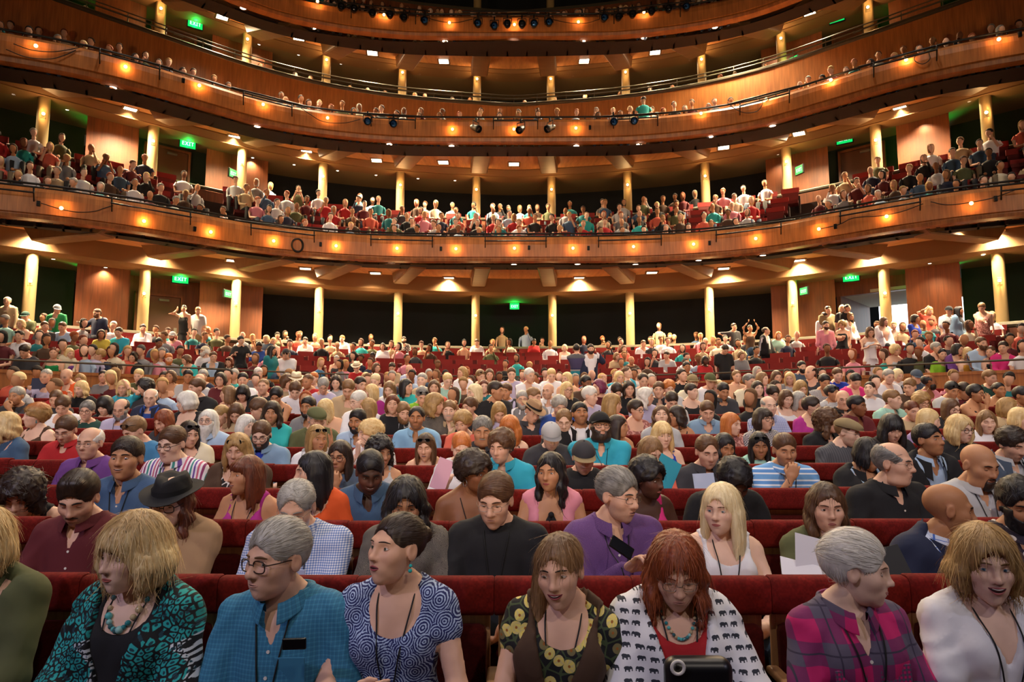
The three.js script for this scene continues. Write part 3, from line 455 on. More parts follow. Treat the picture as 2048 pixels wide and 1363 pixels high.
function netMesh(sdf, lo, hi, cell) {
  const n = [0, 1, 2].map((i) => Math.ceil((hi[i] - lo[i]) / cell / 4) * 4 + 1), [nx, ny, nz] = n, val = new Float32Array(nx * ny * nz), S = 4;
  for (let z = 0; z < nz; z += S) for (let y = 0; y < ny; y += S) for (let x = 0; x < nx; x += S) {
    const c = sdf(lo[0] + (x + 1.5) * cell, lo[1] + (y + 1.5) * cell, lo[2] + (z + 1.5) * cell), skip = Math.abs(c) > cell * 4.6;
    for (let k = z; k < Math.min(z + S, nz); k++) for (let j = y; j < Math.min(y + S, ny); j++) for (let i = x; i < Math.min(x + S, nx); i++) val[(k * ny + j) * nx + i] = skip ? c : sdf(lo[0] + i * cell, lo[1] + j * cell, lo[2] + k * cell);
  }
  const id = new Int32Array(nx * ny * nz).fill(-1), pos = [], idx = [], at = (i, j, k) => (k * ny + j) * nx + i, E = [[0, 1], [2, 3], [4, 5], [6, 7], [0, 2], [1, 3], [4, 6], [5, 7], [0, 4], [1, 5], [2, 6], [3, 7]], v = new Float32Array(8);
  for (let k = 0; k < nz - 1; k++) for (let j = 0; j < ny - 1; j++) for (let i = 0; i < nx - 1; i++) {
    let m = 0; for (let c = 0; c < 8; c++) { v[c] = val[at(i + (c & 1), j + (c >> 1 & 1), k + (c >> 2))]; if (v[c] < 0) m |= 1 << c; }
    if (m === 0 || m === 255) continue;
    let x = 0, y = 0, z = 0, q = 0;
    for (const [a, b] of E) if ((m >> a & 1) !== (m >> b & 1)) { const t = v[a] / (v[a] - v[b]); x += lerp(a & 1, b & 1, t); y += lerp(a >> 1 & 1, b >> 1 & 1, t); z += lerp(a >> 2, b >> 2, t); q++; }
    id[at(i, j, k)] = pos.length / 3; pos.push(lo[0] + (i + x / q) * cell, lo[1] + (j + y / q) * cell, lo[2] + (k + z / q) * cell);
  }
  const quad = (a, b, c, d, f) => { if (a < 0 || b < 0 || c < 0 || d < 0) return; f ? idx.push(a, b, c, a, c, d) : idx.push(a, c, b, a, d, c); };
  for (let k = 1; k < nz - 1; k++) for (let j = 1; j < ny - 1; j++) for (let i = 1; i < nx - 1; i++) {
    const s = val[at(i, j, k)] < 0;
    if (s !== val[at(i + 1, j, k)] < 0) quad(id[at(i, j - 1, k - 1)], id[at(i, j, k - 1)], id[at(i, j, k)], id[at(i, j - 1, k)], s);
    if (s !== val[at(i, j + 1, k)] < 0) quad(id[at(i - 1, j, k - 1)], id[at(i - 1, j, k)], id[at(i, j, k)], id[at(i, j, k - 1)], s);
    if (s !== val[at(i, j, k + 1)] < 0) quad(id[at(i - 1, j - 1, k)], id[at(i, j - 1, k)], id[at(i, j, k)], id[at(i - 1, j, k)], s);
  }
  return { pos: new Float32Array(pos), idx };
}
const cull = (net, hid) => { const p = net.pos, n = p.length / 3, h = new Uint8Array(n); for (let i = 0; i < n; i++) h[i] = hid(p[i * 3], p[i * 3 + 1], p[i * 3 + 2]) ? 1 : 0; const idx = []; for (let i = 0; i < net.idx.length; i += 3) { const a = net.idx[i], b = net.idx[i + 1], c = net.idx[i + 2]; if (!(h[a] && h[b] && h[c])) idx.push(a, b, c); } const map = new Int32Array(n).fill(-1), q = []; let k = 0; for (let i = 0; i < idx.length; i++) { const v = idx[i]; if (map[v] < 0) { map[v] = k++; q.push(p[v * 3], p[v * 3 + 1], p[v * 3 + 2]); } idx[i] = map[v]; } return { pos: new Float32Array(q), idx }; }; // skin that lies deep under cloth or hair is left out
// geometry from a net: vertex colours by a function, uv = front plane in metres; an optional matrix first
function netGeo(net, colour, uvScale = 1, mat = null) {
  const g = new THREE.BufferGeometry(), p = net.pos, n = p.length / 3, uv = new Float32Array(n * 2);
  g.setAttribute('position', new THREE.BufferAttribute(p, 3)); g.setIndex(net.idx);
  for (let i = 0; i < n; i++) { uv[i * 2] = p[i * 3] * uvScale; uv[i * 2 + 1] = p[i * 3 + 1] * uvScale; }
  g.setAttribute('uv', new THREE.BufferAttribute(uv, 2));
  if (colour) { const c = new Float32Array(n * 3); for (let i = 0; i < n; i++) { const q = colour(p[i * 3], p[i * 3 + 1], p[i * 3 + 2]); c[i * 3] = q[0]; c[i * 3 + 1] = q[1]; c[i * 3 + 2] = q[2]; } g.setAttribute('color', new THREE.BufferAttribute(c, 3)); }
  if (mat) g.applyMatrix4(mat);
  g.computeVertexNormals(); return g;
}
function join(list) { // indexed merge
  list = list.filter(Boolean); const P = [], N = [], U = [], C = [], I = []; let base = 0;
  for (const g of list) { const p = g.attributes.position, n = g.attributes.normal, u = g.attributes.uv, c = g.attributes.color; for (let i = 0; i < p.count; i++) { P.push(p.getX(i), p.getY(i), p.getZ(i)); N.push(n.getX(i), n.getY(i), n.getZ(i)); U.push(u ? u.getX(i) : 0, u ? u.getY(i) : 0); c ? C.push(c.getX(i), c.getY(i), c.getZ(i)) : C.push(1, 1, 1); } if (g.index) for (const q of g.index.array) I.push(q + base); else for (let i = 0; i < p.count; i++) I.push(base + i); base += p.count; }
  const g = new THREE.BufferGeometry(); g.setAttribute('position', new THREE.Float32BufferAttribute(P, 3)); g.setAttribute('normal', new THREE.Float32BufferAttribute(N, 3)); g.setAttribute('uv', new THREE.Float32BufferAttribute(U, 2)); g.setAttribute('color', new THREE.Float32BufferAttribute(C, 3)); g.setIndex(I); return g;
}
const paint = (g, c) => { const n = g.attributes.position.count, a = new Float32Array(n * 3); for (let i = 0; i < n; i++) { a[i * 3] = c[0]; a[i * 3 + 1] = c[1]; a[i * 3 + 2] = c[2]; } g.setAttribute('color', new THREE.BufferAttribute(a, 3)); return g; };
const mixc = (a, b, t) => [lerp(a[0], b[0], t), lerp(a[1], b[1], t), lerp(a[2], b[2], t)];
const mulc = (a, k) => [a[0] * k, a[1] * k, a[2] * k];
const SKIN = { l: lin(0xdcae94), f: lin(0xe6bfa8), t: lin(0xc08c68), o: lin(0xb27d58), m: lin(0x8a5a3c), d: lin(0x4e3226) };
const HAIR = { blonde: [0xc9a468, 0xe6cf9c], paleblonde: [0xd8c292, 0xf0e2bc], dirty: [0x8a6a3e, 0xb8945e], brown: [0x4a3020, 0x6a4a30], dark: [0x221814, 0x3a2a20], black: [0x100e10, 0x242024], red: [0x6a2e16, 0x984a22], ginger: [0xb0602a, 0xd08040], auburn: [0x4e2416, 0x743a20], grey: [0x8a8884, 0xb8b6b0], white: [0xc8c6c0, 0xeceae4], salt: [0x4a4846, 0x9a9894], light: [0x6a4c30, 0x94704a], silver: [0xc0bcb4, 0xe8e4dc], magenta: [0x5a2040, 0x8a3058], beige: [0xb08a5c, 0xd0aa78] };
const CLOTH = { black: 0x16161a, charcoal: 0x34343a, grey: 0x7c7c80, lightgrey: 0xb4b6ba, white: 0xe4e4ea, cream: 0xd8ceb4, beige: 0xb8a07c, khaki: 0x8c7a58, olive: 0x565a38, brown: 0x4a3424, maroon: 0x5c1a22, red: 0xb01e24, orange: 0xd8541c, coral: 0xd86450, pink: 0xd88a9c, hotpink: 0xd02a78, magenta: 0xa82a86, purple: 0x6a3c84, lilac: 0x9a88b8, lavender: 0xb4aecc, navy: 0x1c2440, blue: 0x2a4c9a, royal: 0x1c38a8, denim: 0x3c5878, denimlight: 0x7896b4, sky: 0x86b4d8, lightblue: 0xa4bcd8, teal: 0x1c7880, aqua: 0x2ca4c0, turquoise: 0x2cb0b0, mint: 0x9ccabc, green: 0x1c8a4c, lime: 0x86b828, yellow: 0xc8b848, gold: 0xc08a28, peach: 0xd8a888, slate: 0x48566a, steelblue: 0x3c78a4, darkgreen: 0x1c4038, tan: 0xa08060 };
const mats = new Map();
const fabricBump = tex(64, 64, (u, v, x, y) => { const k = (x % 4 < 2) !== (y % 4 < 2) ? 150 : 100; return [k, k, k]; }, false); fabricBump.repeat.set(40, 40);
const cloth = (key) => { if (!mats.has(key)) mats.set(key, PATTERN[key] ? new THREE.MeshStandardMaterial({ map: PATTERN[key](), roughness: .85 }) : new THREE.MeshStandardMaterial({ color: CLOTH[key] ?? 0xff00ff, roughness: .88 })); return mats.get(key); };
const skinMat = new THREE.MeshPhysicalMaterial({ vertexColors: true, roughness: .5, specularIntensity: .6 });
const hairMat = new THREE.MeshStandardMaterial({ vertexColors: true, roughness: .48, side: THREE.DoubleSide });
const eyeMat = new THREE.MeshPhysicalMaterial({ vertexColors: true, roughness: .12, clearcoat: 1, clearcoatRoughness: .05 });
const lensMatGlasses = new THREE.MeshPhysicalMaterial({ color: 0xffffff, transmission: 1, thickness: 0, roughness: .02, ior: 1.45 });
const darkLens = new THREE.MeshPhysicalMaterial({ color: 0x0c0c0e, roughness: .06, clearcoat: 1 });

// levels of detail: cells of head, hair, clothes, bare body; segments of the small features
const LOD = { A: { head: .0042, hair: .0060, top: .0135, body: .018, seg: 14, locks: 1600 }, M: { head: .0053, hair: .0078, top: .0175, body: .022, seg: 10, locks: 900 }, B: { head: .0077, hair: .0110, top: .0245, body: .028, seg: 7, locks: 330 }, C: { head: .0122, hair: .0175, top: .042, body: .042, seg: 5, locks: 60 }, D: { head: .0185, hair: .024, top: .056, body: .056, seg: 4, locks: 0 } };

function headShape(s) { // s: person spec -> distance field of the head in its own frame
  const f = s.sex === 'f', w = (f ? .95 : 1) * (1 + .1 * (s.fat || 0)), jw = (f ? .86 : 1.04) * (1 + .16 * (s.fat || 0)), ns = (f ? .9 : 1.08) * (s.nose || 1), fat = s.fat || 0, br = f ? .5 : 1.2, ch = s.chin || 0, op = s.open || 0, hasHair = s.ear === 0;
  return (x, y, z) => {
    const ax = Math.abs(x);
    let d = ell(x, y, z, 0, .036, -.018, .075 * w, .081, .096);
    d = smin(d, ell(x, y, z, 0, -.026, .022, .063 * w, .082, .072), .03);
    d = smin(d, ell(ax, y, z, 0, -.070 - op * .3, .030, .050 * jw, .040, .050), .028);
    d = smin(d, ell(x, y, z, 0, -.097 - ch - op * .8, .062, .021 * jw, .016, .019), .024);
    d = smin(d, ell(ax, y, z, .042 * w, -.022, .050, .023, .022, .027), .03);
    d = smin(d, cap(ax, y, z, [0, .021, .084], [.036, .024, .070], .010, .009) - .0015 * br, .02);
    d = smax(d, -ell(ax, y, z, .0318, .0015, .0985, .0195, .0125, .0185), .018);
    d = smin(d, cap(x, y, z, [0, .013, .086], [0, -.025, .100 + .004 * ns], .0068 * ns, .0098 * ns), .016);
    d = smin(d, ell(x, y, z, 0, -.0298, .1015 + .004 * ns, .0118 * ns, .0100 * ns, .0110), .010);
    d = smin(d, ell(ax, y, z, .0128 * ns, -.0330, .0925, .0080 * ns, .0070, .0105), .009);
    d = smin(d, ell(x, y, z, 0, -.062, .070, .031, .022, .020), .018);
    d = smax(d, -ell(x, y, z, 0, -.0815, .0935, .018, .0045, .006), .008);
    if (fat > .3) d = smin(d, ell(x, y, z, 0, -.098, .020, .062 * jw, .035, .055), .03);
    let e = ell(ax - .0, y, z, .0785 * w, -.004, -.010 - (ax - .078) * .5, .0085, .031, .0195);
    e = smax(e, -ell(ax, y, z, .089 * w, .002, -.004, .0085, .018, .011), .006);
    return smin(d, e, .010);
  };
}
const gravityIn = (R) => { const v = V(0, -1, 0).applyQuaternion(R.clone().invert()); return [v.x, v.y, v.z]; };
// hair in the head's frame. g: down in that frame
function hairShape(s, g) {
  const st = s.h, f = s.sex === 'f', w = (f ? .95 : 1) * (1 + .1 * (s.fat || 0)), sd = s.seed || 1, vol = s.vol || 0;
  const base = (t) => (x, y, z) => ell(x, y, z, 0, .037, -.019, .075 * w + t, .081 + t, .096 + t);
  const add = (p, k, o = 0) => [p[0] + g[0] * k + o, p[1] + g[1] * k, p[2] + g[2] * k];
  const faceCut = (hl = .066, wd = .062) => (x, y, z) => { const a = ell(x, y, z, 0, -.034, .112, wd, .034 + hl, .088); return a; };
  const shortCut = (front, back) => (x, y, z) => { const t = clamp((z + .085) / .13, 0, 1), yl = lerp(back, front, t * t * (3 - 2 * t)); return yl - y; };
  const earCut = (x, y, z) => ell(Math.abs(x), y, z, .08, -.01, .002, .03, .030, .024);
  const fringe = (x, y, z, amt) => amt ? ell(x, y, z, .006, .050, .064, .056 * w, .032, .034) : 1e9;
  if (st === 'bald') return null;
  if (st === 'buzz') { const b = base(.0035), c = faceCut(.080, .066), q = shortCut(.012, -.05); return (x, y, z) => smax(smax(smax(b(x, y, z), -c(x, y, z), .006), q(x, y, z), .008), -earCut(x, y, z), .006); }
  if (st === 'fringe') { const b = base(.009 + vol), q = shortCut(-.005, -.055); return (x, y, z) => smax(smax(smax(b(x, y, z), q(x, y, z), .008), -ell(x, y, z, 0, .10, .055, .078, .082, .135), .01), -earCut(x, y, z), .006) + .0014 * noise(x * 150, y * 60, z * 60); }
  if (st === 'recede') { const b = base(.011 + vol), q = shortCut(.012, -.055), c = faceCut(.095, .060); return (x, y, z) => smax(smax(smax(b(x, y, z), -c(x, y, z), .012), q(x, y, z), .008), -earCut(x, y, z), .006) + .0016 * noise(x * 130, y * 40 + sd, z * 26); }
  if (st === 'short' || st === 'quiff' || st === 'messy' || st === 'side' || st === 'slick') {
    const t = (st === 'messy' ? .022 : st === 'slick' ? .011 : .014) + vol, b = base(t * .6), c = faceCut(.066, .064), q = shortCut(.006, -.062);
    return (x, y, z) => {
      let d = b(x, y, z); d = smin(d, ell(x, y, z, st === 'side' ? .012 : 0, .066, -.012, .066 * w, .050 + t, .086), .03);
      if (st === 'quiff') d = smin(d, cap(x, y, z, [-.03, .105, .052], [.03, .107, .056], .022, .024), .03);
      d = smax(d, -c(x, y, z), .010); d = smax(d, q(x, y, z), .010); d = smax(d, -earCut(x, y, z), .006);
      const ky = st === 'slick' || st === 'quiff' ? 16 : 50; return d + (st === 'messy' ? .006 : .0015) * noise(x * 90, y * ky + sd, z * 20) + .0014 * noise(x * 190, y * 50, z * 50 + sd);
    };
  }
  if (st === 'afro' || st === 'curly' || st === 'curlyshort') {
    const t = (st === 'afro' ? .030 : st === 'curly' ? .034 : .020) + vol, b = base(t), c = faceCut(.066, .062), q = shortCut(st === 'curly' ? -.05 : .0, -.075);
    return (x, y, z) => {
      let d = b(x, y, z); if (st === 'curly') for (const k of [-1, 1]) d = smin(d, cap(x, y, z, [k * .082, .02, -.012], add([k * .098, .0, -.018], (s.len || .12)), .040, .034), .03);
      if (st === 'curly') d = smin(d, cap(x, y, z, [0, .02, -.08], add([0, 0, -.075], (s.len || .12)), .07, .055), .04);
      d = smax(d, -c(x, y, z), .012); if (st !== 'curly') d = smax(d, q(x, y, z), .012);
      return d + (st === 'curly' ? .013 : .007) * noise(x * 62 + sd, y * 62, z * 62) + .005 * noise(x * 130, y * 130 + sd, z * 130);
    };
  }
  if (st === 'up' || st === 'pony') { // drawn back tight
    const b = base(.0075 + vol), c = faceCut(.072, .064), q = shortCut(.002, -.06);
    return (x, y, z) => { let d = smax(smax(smax(b(x, y, z), -c(x, y, z), .008), q(x, y, z), .01), -earCut(x, y, z), .006); d = smin(d, st === 'up' ? ell(x, y, z, 0, .045, -.125, .034, .034, .03) : cap(x, y, z, [0, .03, -.115], add([.0, .0, -.13], s.len || .16), .026, .016), .015); return d + .002 * noise(x * 160, y * 30, z * 20 + sd); };
  }
  // hanging hair: bob, long, wavy, one side
  const len = s.len || (st === 'bob' ? .075 : .2), tB = (st === 'bob' ? .015 : .011) + vol, b = base(tB), c = faceCut(s.bang ? .044 : .066, s.bang ? .056 : .054 + (s.part || 0)), wav = st === 'wavy' ? .012 : .004;
  const sides = st === 'oneside' ? [s.one || -1] : [-1, 1], cur = [], bobbed = st === 'bob', rad = (bobbed ? .026 : .022) + vol * .45;
  const fall = (az, k, out, endIn) => { const X = Math.sin(az) * k, Z = Math.cos(az), p0 = [X * .068 * w, .045, Z * .080 - .018], p1 = add([X * (.080 + out) * w, .012, Z * (.088 + out) - .02], .03), p2 = add([X * (.083 + out * 1.25) * w, .0, Z * (.090 + out) - .02], len * .6), p3 = add([X * (.083 + out - endIn) * w, 0, Z * (.090 + out - endIn) - .02], len + .03); cur.push([p0, p1, p2, p3]); };
  for (const k of sides) for (const az of st === 'oneside' ? [1.25, 1.7] : [1.12, 1.5, 1.9, 2.3]) fall(az, k, vol * .9 + (bobbed ? .004 : 0), bobbed ? .014 : -.004);
  if (st === 'oneside') { const k = sides[0]; cur.push([[k * .07, .03, -.03], [k * .092, -.07, .0], add([k * .085, -.08, .055], len * .45), add([k * .060, -.08, .085], len)]); cur.push([[k * .05, .0, -.08], [k * .09, -.09, -.03], add([k * .10, -.08, .035], len * .4), add([k * .085, -.08, .075], len * .95)]); }
  else if (!s.noback) for (const az of [2.75, 3.15, 3.53]) fall(az, 1, vol * .8, 0);
  return (x, y, z) => {
    let d = b(x, y, z);
    for (let i = 0; i < cur.length; i++) { const q = cur[i]; d = smin(d, Math.min(cap(x, y, z, q[0], q[1], .016, rad), cap(x, y, z, q[1], q[2], rad, rad), cap(x, y, z, q[2], q[3], rad, bobbed ? rad * .8 : rad * .6)), .03); }
    d = smax(d, -c(x, y, z), .010);
    if (s.bang) d = smin(d, smax(ell(x, y, z, .004, .050, .058, .062 * w, .040, .046), -ell(x, y, z, 0, -.026, .11, .072, .052, .075), .006), .014);
    d = smax(d, -ell(x, y, z, 0, -.088, .078, .056, .058, .080), .014);
    const a = Math.atan2(x, z), lo = sst(.05, -.05, y);
    return d + (st === 'wavy' ? .007 * Math.sin(y * 62 + a * 4 + sd) * lo + .004 * noise(a * 14, y * 22, sd) : .0012 * Math.sin(y * 30 + a * 6)) + .0022 * noise(a * 34 + sd, y * 5, 3) + .0016 * noise(a * 70, y * 9, sd) + .012 * sst(-len * .75, -len * 1.1, y) * Math.abs(noise(a * 24, sd, 2));
  };
}
function hairColour(s) { const [a, b] = (HAIR[s.c] || HAIR.brown).map(lin), sd = s.seed || 1, st = s.h, vert = ['bob', 'long', 'wavy', 'oneside', 'pony'].includes(st), root = s.root ? lin(HAIR[s.root][0]) : null;
  return (x, y, z) => { const ang = Math.atan2(x, z), n = vert ? noise(ang * 26 + sd, y * 7, 1) * .6 + noise(ang * 60, y * 12, sd) * .5 : noise(x * 120 + sd, y * 50, z * 24) * .6 + noise(x * 200, y * 90, z * 60 + sd) * .4; let c = mixc(a, b, clamp(.5 + n * .75, 0, 1)); if (root) c = mixc(c, root, .7 * sst(.06, .12, y)); return c; }; }
// ---------- putting a person together ----------
const q3 = (v) => [v.x, v.y, v.z], v3 = (a) => V(a[0], a[1], a[2]);
function ik(S, W, l1, l2, pole) { // elbow between shoulder and wrist
  const d = W.clone().sub(S), L = Math.min(d.length(), (l1 + l2) * .995), u = d.clone().normalize(), a = (l1 * l1 - l2 * l2 + L * L) / (2 * L), h = Math.sqrt(Math.max(0, l1 * l1 - a * a)), p = pole.clone().addScaledVector(u, -pole.dot(u)).normalize();
  return { E: S.clone().addScaledVector(u, a).addScaledVector(p, h), W: S.clone().addScaledVector(u, L) };
}
// a hand with palm, four unequal fingers and a thumb. side +1: thumb towards +x. curl in radians per joint
function handShape(curl, side, spread = 1) {
  const ch = [], F = [[-.031, .086, .060, .0076, -.13], [-.0105, .095, .074, .0084, -.03], [.011, .096, .078, .0086, .04], [.031, .090, .069, .0082, .13]];
  for (const [x, y, len, r, sp] of F) { let a = curl * .8, p = [x * side, y, 0]; const sx = Math.sin(sp * spread) * side; for (const [k, rr] of [[.46, 1], [.30, .92], [.24, .8]]) { const n = [p[0] + sx * len * k, p[1] + Math.cos(a) * len * k, p[2] + Math.sin(a) * len * k]; ch.push([p, n, r * rr * 1.05, r * rr * .95]); p = n; a += curl; } }
  const t0 = [.024 * side, .022, .006], t1 = [.050 * side, .052, .014 + .012 * curl], t2 = [.060 * side - .012 * side * curl, .080, .020 + .022 * curl], t3 = [.060 * side - .028 * side * curl, .104 - .01 * curl, .024 + .030 * curl];
  ch.push([t0, t1, .015, .0118], [t1, t2, .0112, .0098], [t2, t3, .0098, .0078]);
  return (x, y, z) => { let d = smin(cap(x, y, z, [0, -.05, 0], [0, .02, 0], .0245, .023), Math.max(ell(x, y, z, 0, .052, .002, .044, .060, .018), -.1), .02); for (const c of ch) { const k = cap(x, y, z, c[0], c[1], c[2], c[3]); d = smin(d, k, .008); } return d; };
}
const GSPEC = { tee: ['crew', 'short'], polo: ['collar', 'short'], shirt: ['collar', 'long'], sshirt: ['collar', 'short'], blouse: ['scoop', 'short'], top: ['scoop', 'cap'], tank: ['scoop', 'tank'], vee: ['v', 'short'], veelong: ['v', 'long'], sweater: ['crew', 'long'], jacket: ['open', 'long'], cardi: ['open', 'long'], vest: ['open', 'tank'], hoodie: ['crew', 'long'], halter: ['v', 'halter'], strapless: ['none', 'strapless'], dress: ['scoop', 'tank'], rolled: ['collar', 'elbow'] };
const faceZ = (sdf, x, y, z0 = .135) => { let z = z0; for (let i = 0; i < 40; i++) { const d = sdf(x, y, z); if (d < .0004) break; z -= Math.max(d * .8, .0004); if (z < 0) break; } return z; };
const QUICK = { n: 0 };
function buildPerson(s, root, H) { // H: { head (local centre), hip (local), stand, floorY (local, 0) }
  const lod = LOD[s.lod], f = s.sex === 'f', tone = SKIN[s.tone || 'l'], seed = s.seed, fine = s.lod === 'A' || s.lod === 'M', mid = s.lod === 'B';
  const hs = (s.hs || 1) * (f ? .965 : 1.01), R = new THREE.Quaternion().setFromEuler(new THREE.Euler((s.p || 0) * D2R, (s.y || 0) * D2R, (s.r || 0) * D2R, 'YXZ'));
  const headM = new THREE.Matrix4().compose(v3(H.head), R, V(hs, hs, hs));
  const pivot = V(0, -.092, -.03).applyMatrix4(headM), hip = v3(H.hip);
  const base = pivot.clone().lerp(hip, .03 / Math.max(.2, pivot.distanceTo(hip))); base.y -= .008; base.z -= .012;
  // torso frame
  const T = base.distanceTo(hip), u = base.clone().sub(hip).normalize(), by = (s.by ?? (s.y || 0) * .22) * D2R, r0 = V(Math.cos(by), 0, -Math.sin(by)), fw = r0.clone().cross(u).normalize(), rr = u.clone().cross(fw).normalize();
  const TM = new THREE.Matrix4().makeBasis(rr, u, fw).setPosition(hip), TI = TM.clone().invert(), toT = (v) => q3(v.clone().applyMatrix4(TI));
  const b = s.build || 1, fat = s.fat || 0, sw = (f ? .150 : .176) * b, ys = T - .064, pv = toT(pivot), k = T / .50, nr = (f ? .047 : .057) * (1 + .15 * fat), bust = f ? (s.bust ?? 1) : 0;
  const torso = (x, y, z) => {
    const ax = Math.abs(x); let d = ell(x, y, z, 0, .04, -.005, .168 * b, .13, .125);
    d = smin(d, ell(x, y, z, 0, .19 * k, .012 + fat * .04, (f ? .128 : .148) * b * (1 + .25 * fat), .17 * k, .102 + fat * .06), .06);
    d = smin(d, ell(x, y, z, 0, .35 * k, -.004, (f ? .140 : .162) * b, .155 * k, .105 + .02 * fat), .05);
    d = smin(d, cap(x, y, z, [-sw + .03, ys - .01, -.012], [sw - .03, ys - .01, -.012], .054, .054), .05);
    d = smin(d, cap(ax, y, z, [.03, T + .02, -.022], [sw - .02, ys + .018, -.014], .034, .040), .045);
    if (bust) d = smin(d, ell(ax, y, z, .072, .315 * k, .078, .060, .062, .052 * (.6 + .4 * bust)), .045);
    return smin(d, cap(x, y, z, [0, T - .03, -.018], pv, nr * 1.12, nr), .03);
  };
  // arms
  const l1 = (f ? .262 : .288), l2 = (f ? .232 : .252), arms = [];
  for (const sd of [-1, 1]) {
    const spec = (sd < 0 ? s.aL : s.aR), S = v3([sd * sw, ys - .008, -.012]).applyMatrix4(TM);
    const Wt = spec ? V(...spec.at.map((q, i) => q + (i === 0 ? H.head[0] : i === 1 ? H.head[1] : H.head[2]))) : H.stand ? V(hip.x + sd * (.24 * b + .01), hip.y - .10, hip.z + .06) : V(hip.x + sd * .10, hip.y + .10, hip.z + .30);
    const pole = spec && spec.pole ? V(...spec.pole) : H.stand && !spec ? V(sd * .3, -.1, -1) : V(sd * .75, -1, -.35), e = ik(S, Wt, l1, l2, pole), dir = spec && spec.dir ? V(...spec.dir).normalize() : e.W.clone().sub(e.E).normalize();
    let pn = spec && spec.n ? V(...spec.n) : V(-sd * .5, -.6, -.3); pn.addScaledVector(dir, -pn.dot(dir)).normalize();
    arms.push({ sd, S: toT(S), E: toT(e.E), W: toT(e.W), dir, pn, Ww: e.W, spec, curl: spec?.curl ?? .45, fine: spec && spec.hand !== 0 && s.lod !== 'D' });
  }
  const armR = (f ? [.043, .036, .033, .0225] : [.050 + .01 * fat, .043, .039, .027]).map((v) => Math.max(v, lod.body * .62));
  const arm = (a, x, y, z, inf = 0) => smin(cap(x, y, z, a.S, a.E, armR[0] + inf, armR[1] + inf), cap(x, y, z, a.E, a.W, armR[2] + inf, armR[3] + inf), .02);
  const mitten = arms.map((a) => { const w = a.W, d = toT(a.Ww.clone().addScaledVector(a.dir, .085)), g = toT(a.Ww.clone().addScaledVector(a.dir, .13).addScaledVector(a.pn, .05)); return [w, d, g]; });
  const bodySDF = (x, y, z) => { let d = torso(x, y, z); for (let i = 0; i < 2; i++) { const a = arms[i]; d = smin(d, arm(a, x, y, z), .03); if (!a.fine) d = smin(d, smin(cap(x, y, z, mitten[i][0], mitten[i][1], .026, .036), cap(x, y, z, mitten[i][1], mitten[i][2], .030, .017), .02), .01); } return d; };
  const pts = [...arms.flatMap((a, i) => [a.S, a.E, a.W, ...(a.fine ? [] : mitten[i])]), [0, -.10, 0], [0, T + .05, 0], pv, [-.2 * b, .1, -.16], [.2 * b, .1, .2 + .06 * fat]], lo = [0, 1, 2].map((i) => Math.min(...pts.map((p) => p[i])) - .075), hi = [0, 1, 2].map((i) => Math.max(...pts.map((p) => p[i])) + .075);
  const skinAt = (x, y, z) => { const n = noise(x * 22 + seed, y * 22, z * 22) * .05 + noise(x * 75, y * 75 + seed, z * 75) * .035; return [tone[0] * (1 + n), tone[1] * (1 + n * 1.15), tone[2] * (1 + n * 1.2)]; };
  const garments = (s.t || ['tee:grey']).map((txt, gi) => {
    const [kind, colour, nk, sl] = txt.split(':'), [dn, ds] = GSPEC[kind] || GSPEC.tee, neck = nk || dn, sleeve = sl || ds, inf = (kind === 'jacket' || kind === 'cardi' ? .021 : kind === 'vest' || kind === 'hoodie' ? .015 : .0085) + gi * .005;
    const upF = { short: .72, cap: .26, elbow: 1, long: 1, tank: 0, strapless: 0, halter: 0 }[sleeve] ?? .7, foF = { long: .93, elbow: .35 }[sleeve] || 0, wr = lod.seg > 4 ? 1 : 0;
    const sl2 = arms.map((a) => ({ S: a.S, E: [0, 1, 2].map((i) => lerp(a.S[i], a.E[i], upF)), E2: a.E, W: [0, 1, 2].map((i) => lerp(a.E[i], a.W[i], foF)) }));
    const yv = neck === 'open' ? .10 * k : neck === 'collar' ? T - .135 : neck === 'v' ? T - .19 : 0, slope = neck === 'open' ? .30 : neck === 'collar' ? .34 : .42;
    const g = (x, y, z) => {
      const ax = Math.abs(x); let d = torso(x, y, z) - inf;
      if (upF) for (let i = 0; i < 2; i++) { const q = sl2[i], hem = upF < 1 ? .012 : .004; d = smin(d, cap(x, y, z, q.S, q.E, armR[0] + inf + .008, armR[1] + inf + hem), .035); if (foF) d = smin(d, cap(x, y, z, q.E2, q.W, armR[2] + inf + .006, armR[3] + inf + .010), .03); }
      if (wr) d += .0042 * noise(x * 8 + seed, y * 11, z * 8) + .0030 * noise(x * 21 + y * 14, y * 17 - x * 9, z * 19 + seed) + (upF ? .0035 * Math.sin(y * 55 + ax * 60 + noise(x * 9, y * 9, seed) * 4) * sst(sw * .55, sw, ax) * sst(ys - .2, ys - .05, y) : 0);
      d = smax(d, -.06 - y, .01);
      d = smax(d, -ell(x, y, z, 0, T + .045, .004, .074, .075, .078), .006);
      if (neck === 'scoop') d = smax(d, -ell(x, y, z, 0, T - .015, .10, .098, s.scoop || .105, .11), .008);
      if (yv) d = smax(d, -Math.max(ax * .94 - (y - yv) * slope, .02 - z), .004);
      if (sleeve === 'tank') d = smax(d, -ell(ax, y, z, sw + .028, ys - .015, -.01, .078, .115, .13), .008);
      if (sleeve === 'strapless') d = smax(d, y - (T - .165), .004);
      if (sleeve === 'halter') d = smax(d, -Math.min(Math.max(ax - .062 + (y - (T - .2)) * .0, T - .215 - y + (ax - .062) * .55), 1) * .8, .006);
      return d;
    };
    return { kind, colour, neck, sleeve, inf, yv, g };
  });
  const bodyParts = [];
  bodyParts.push(netGeo(cull(netMesh(bodySDF, lo, hi, lod.body), (x, y, z) => garments.some((q) => q.g(x, y, z) < -.3 * lod.body - .004)), skinAt, 1, TM));
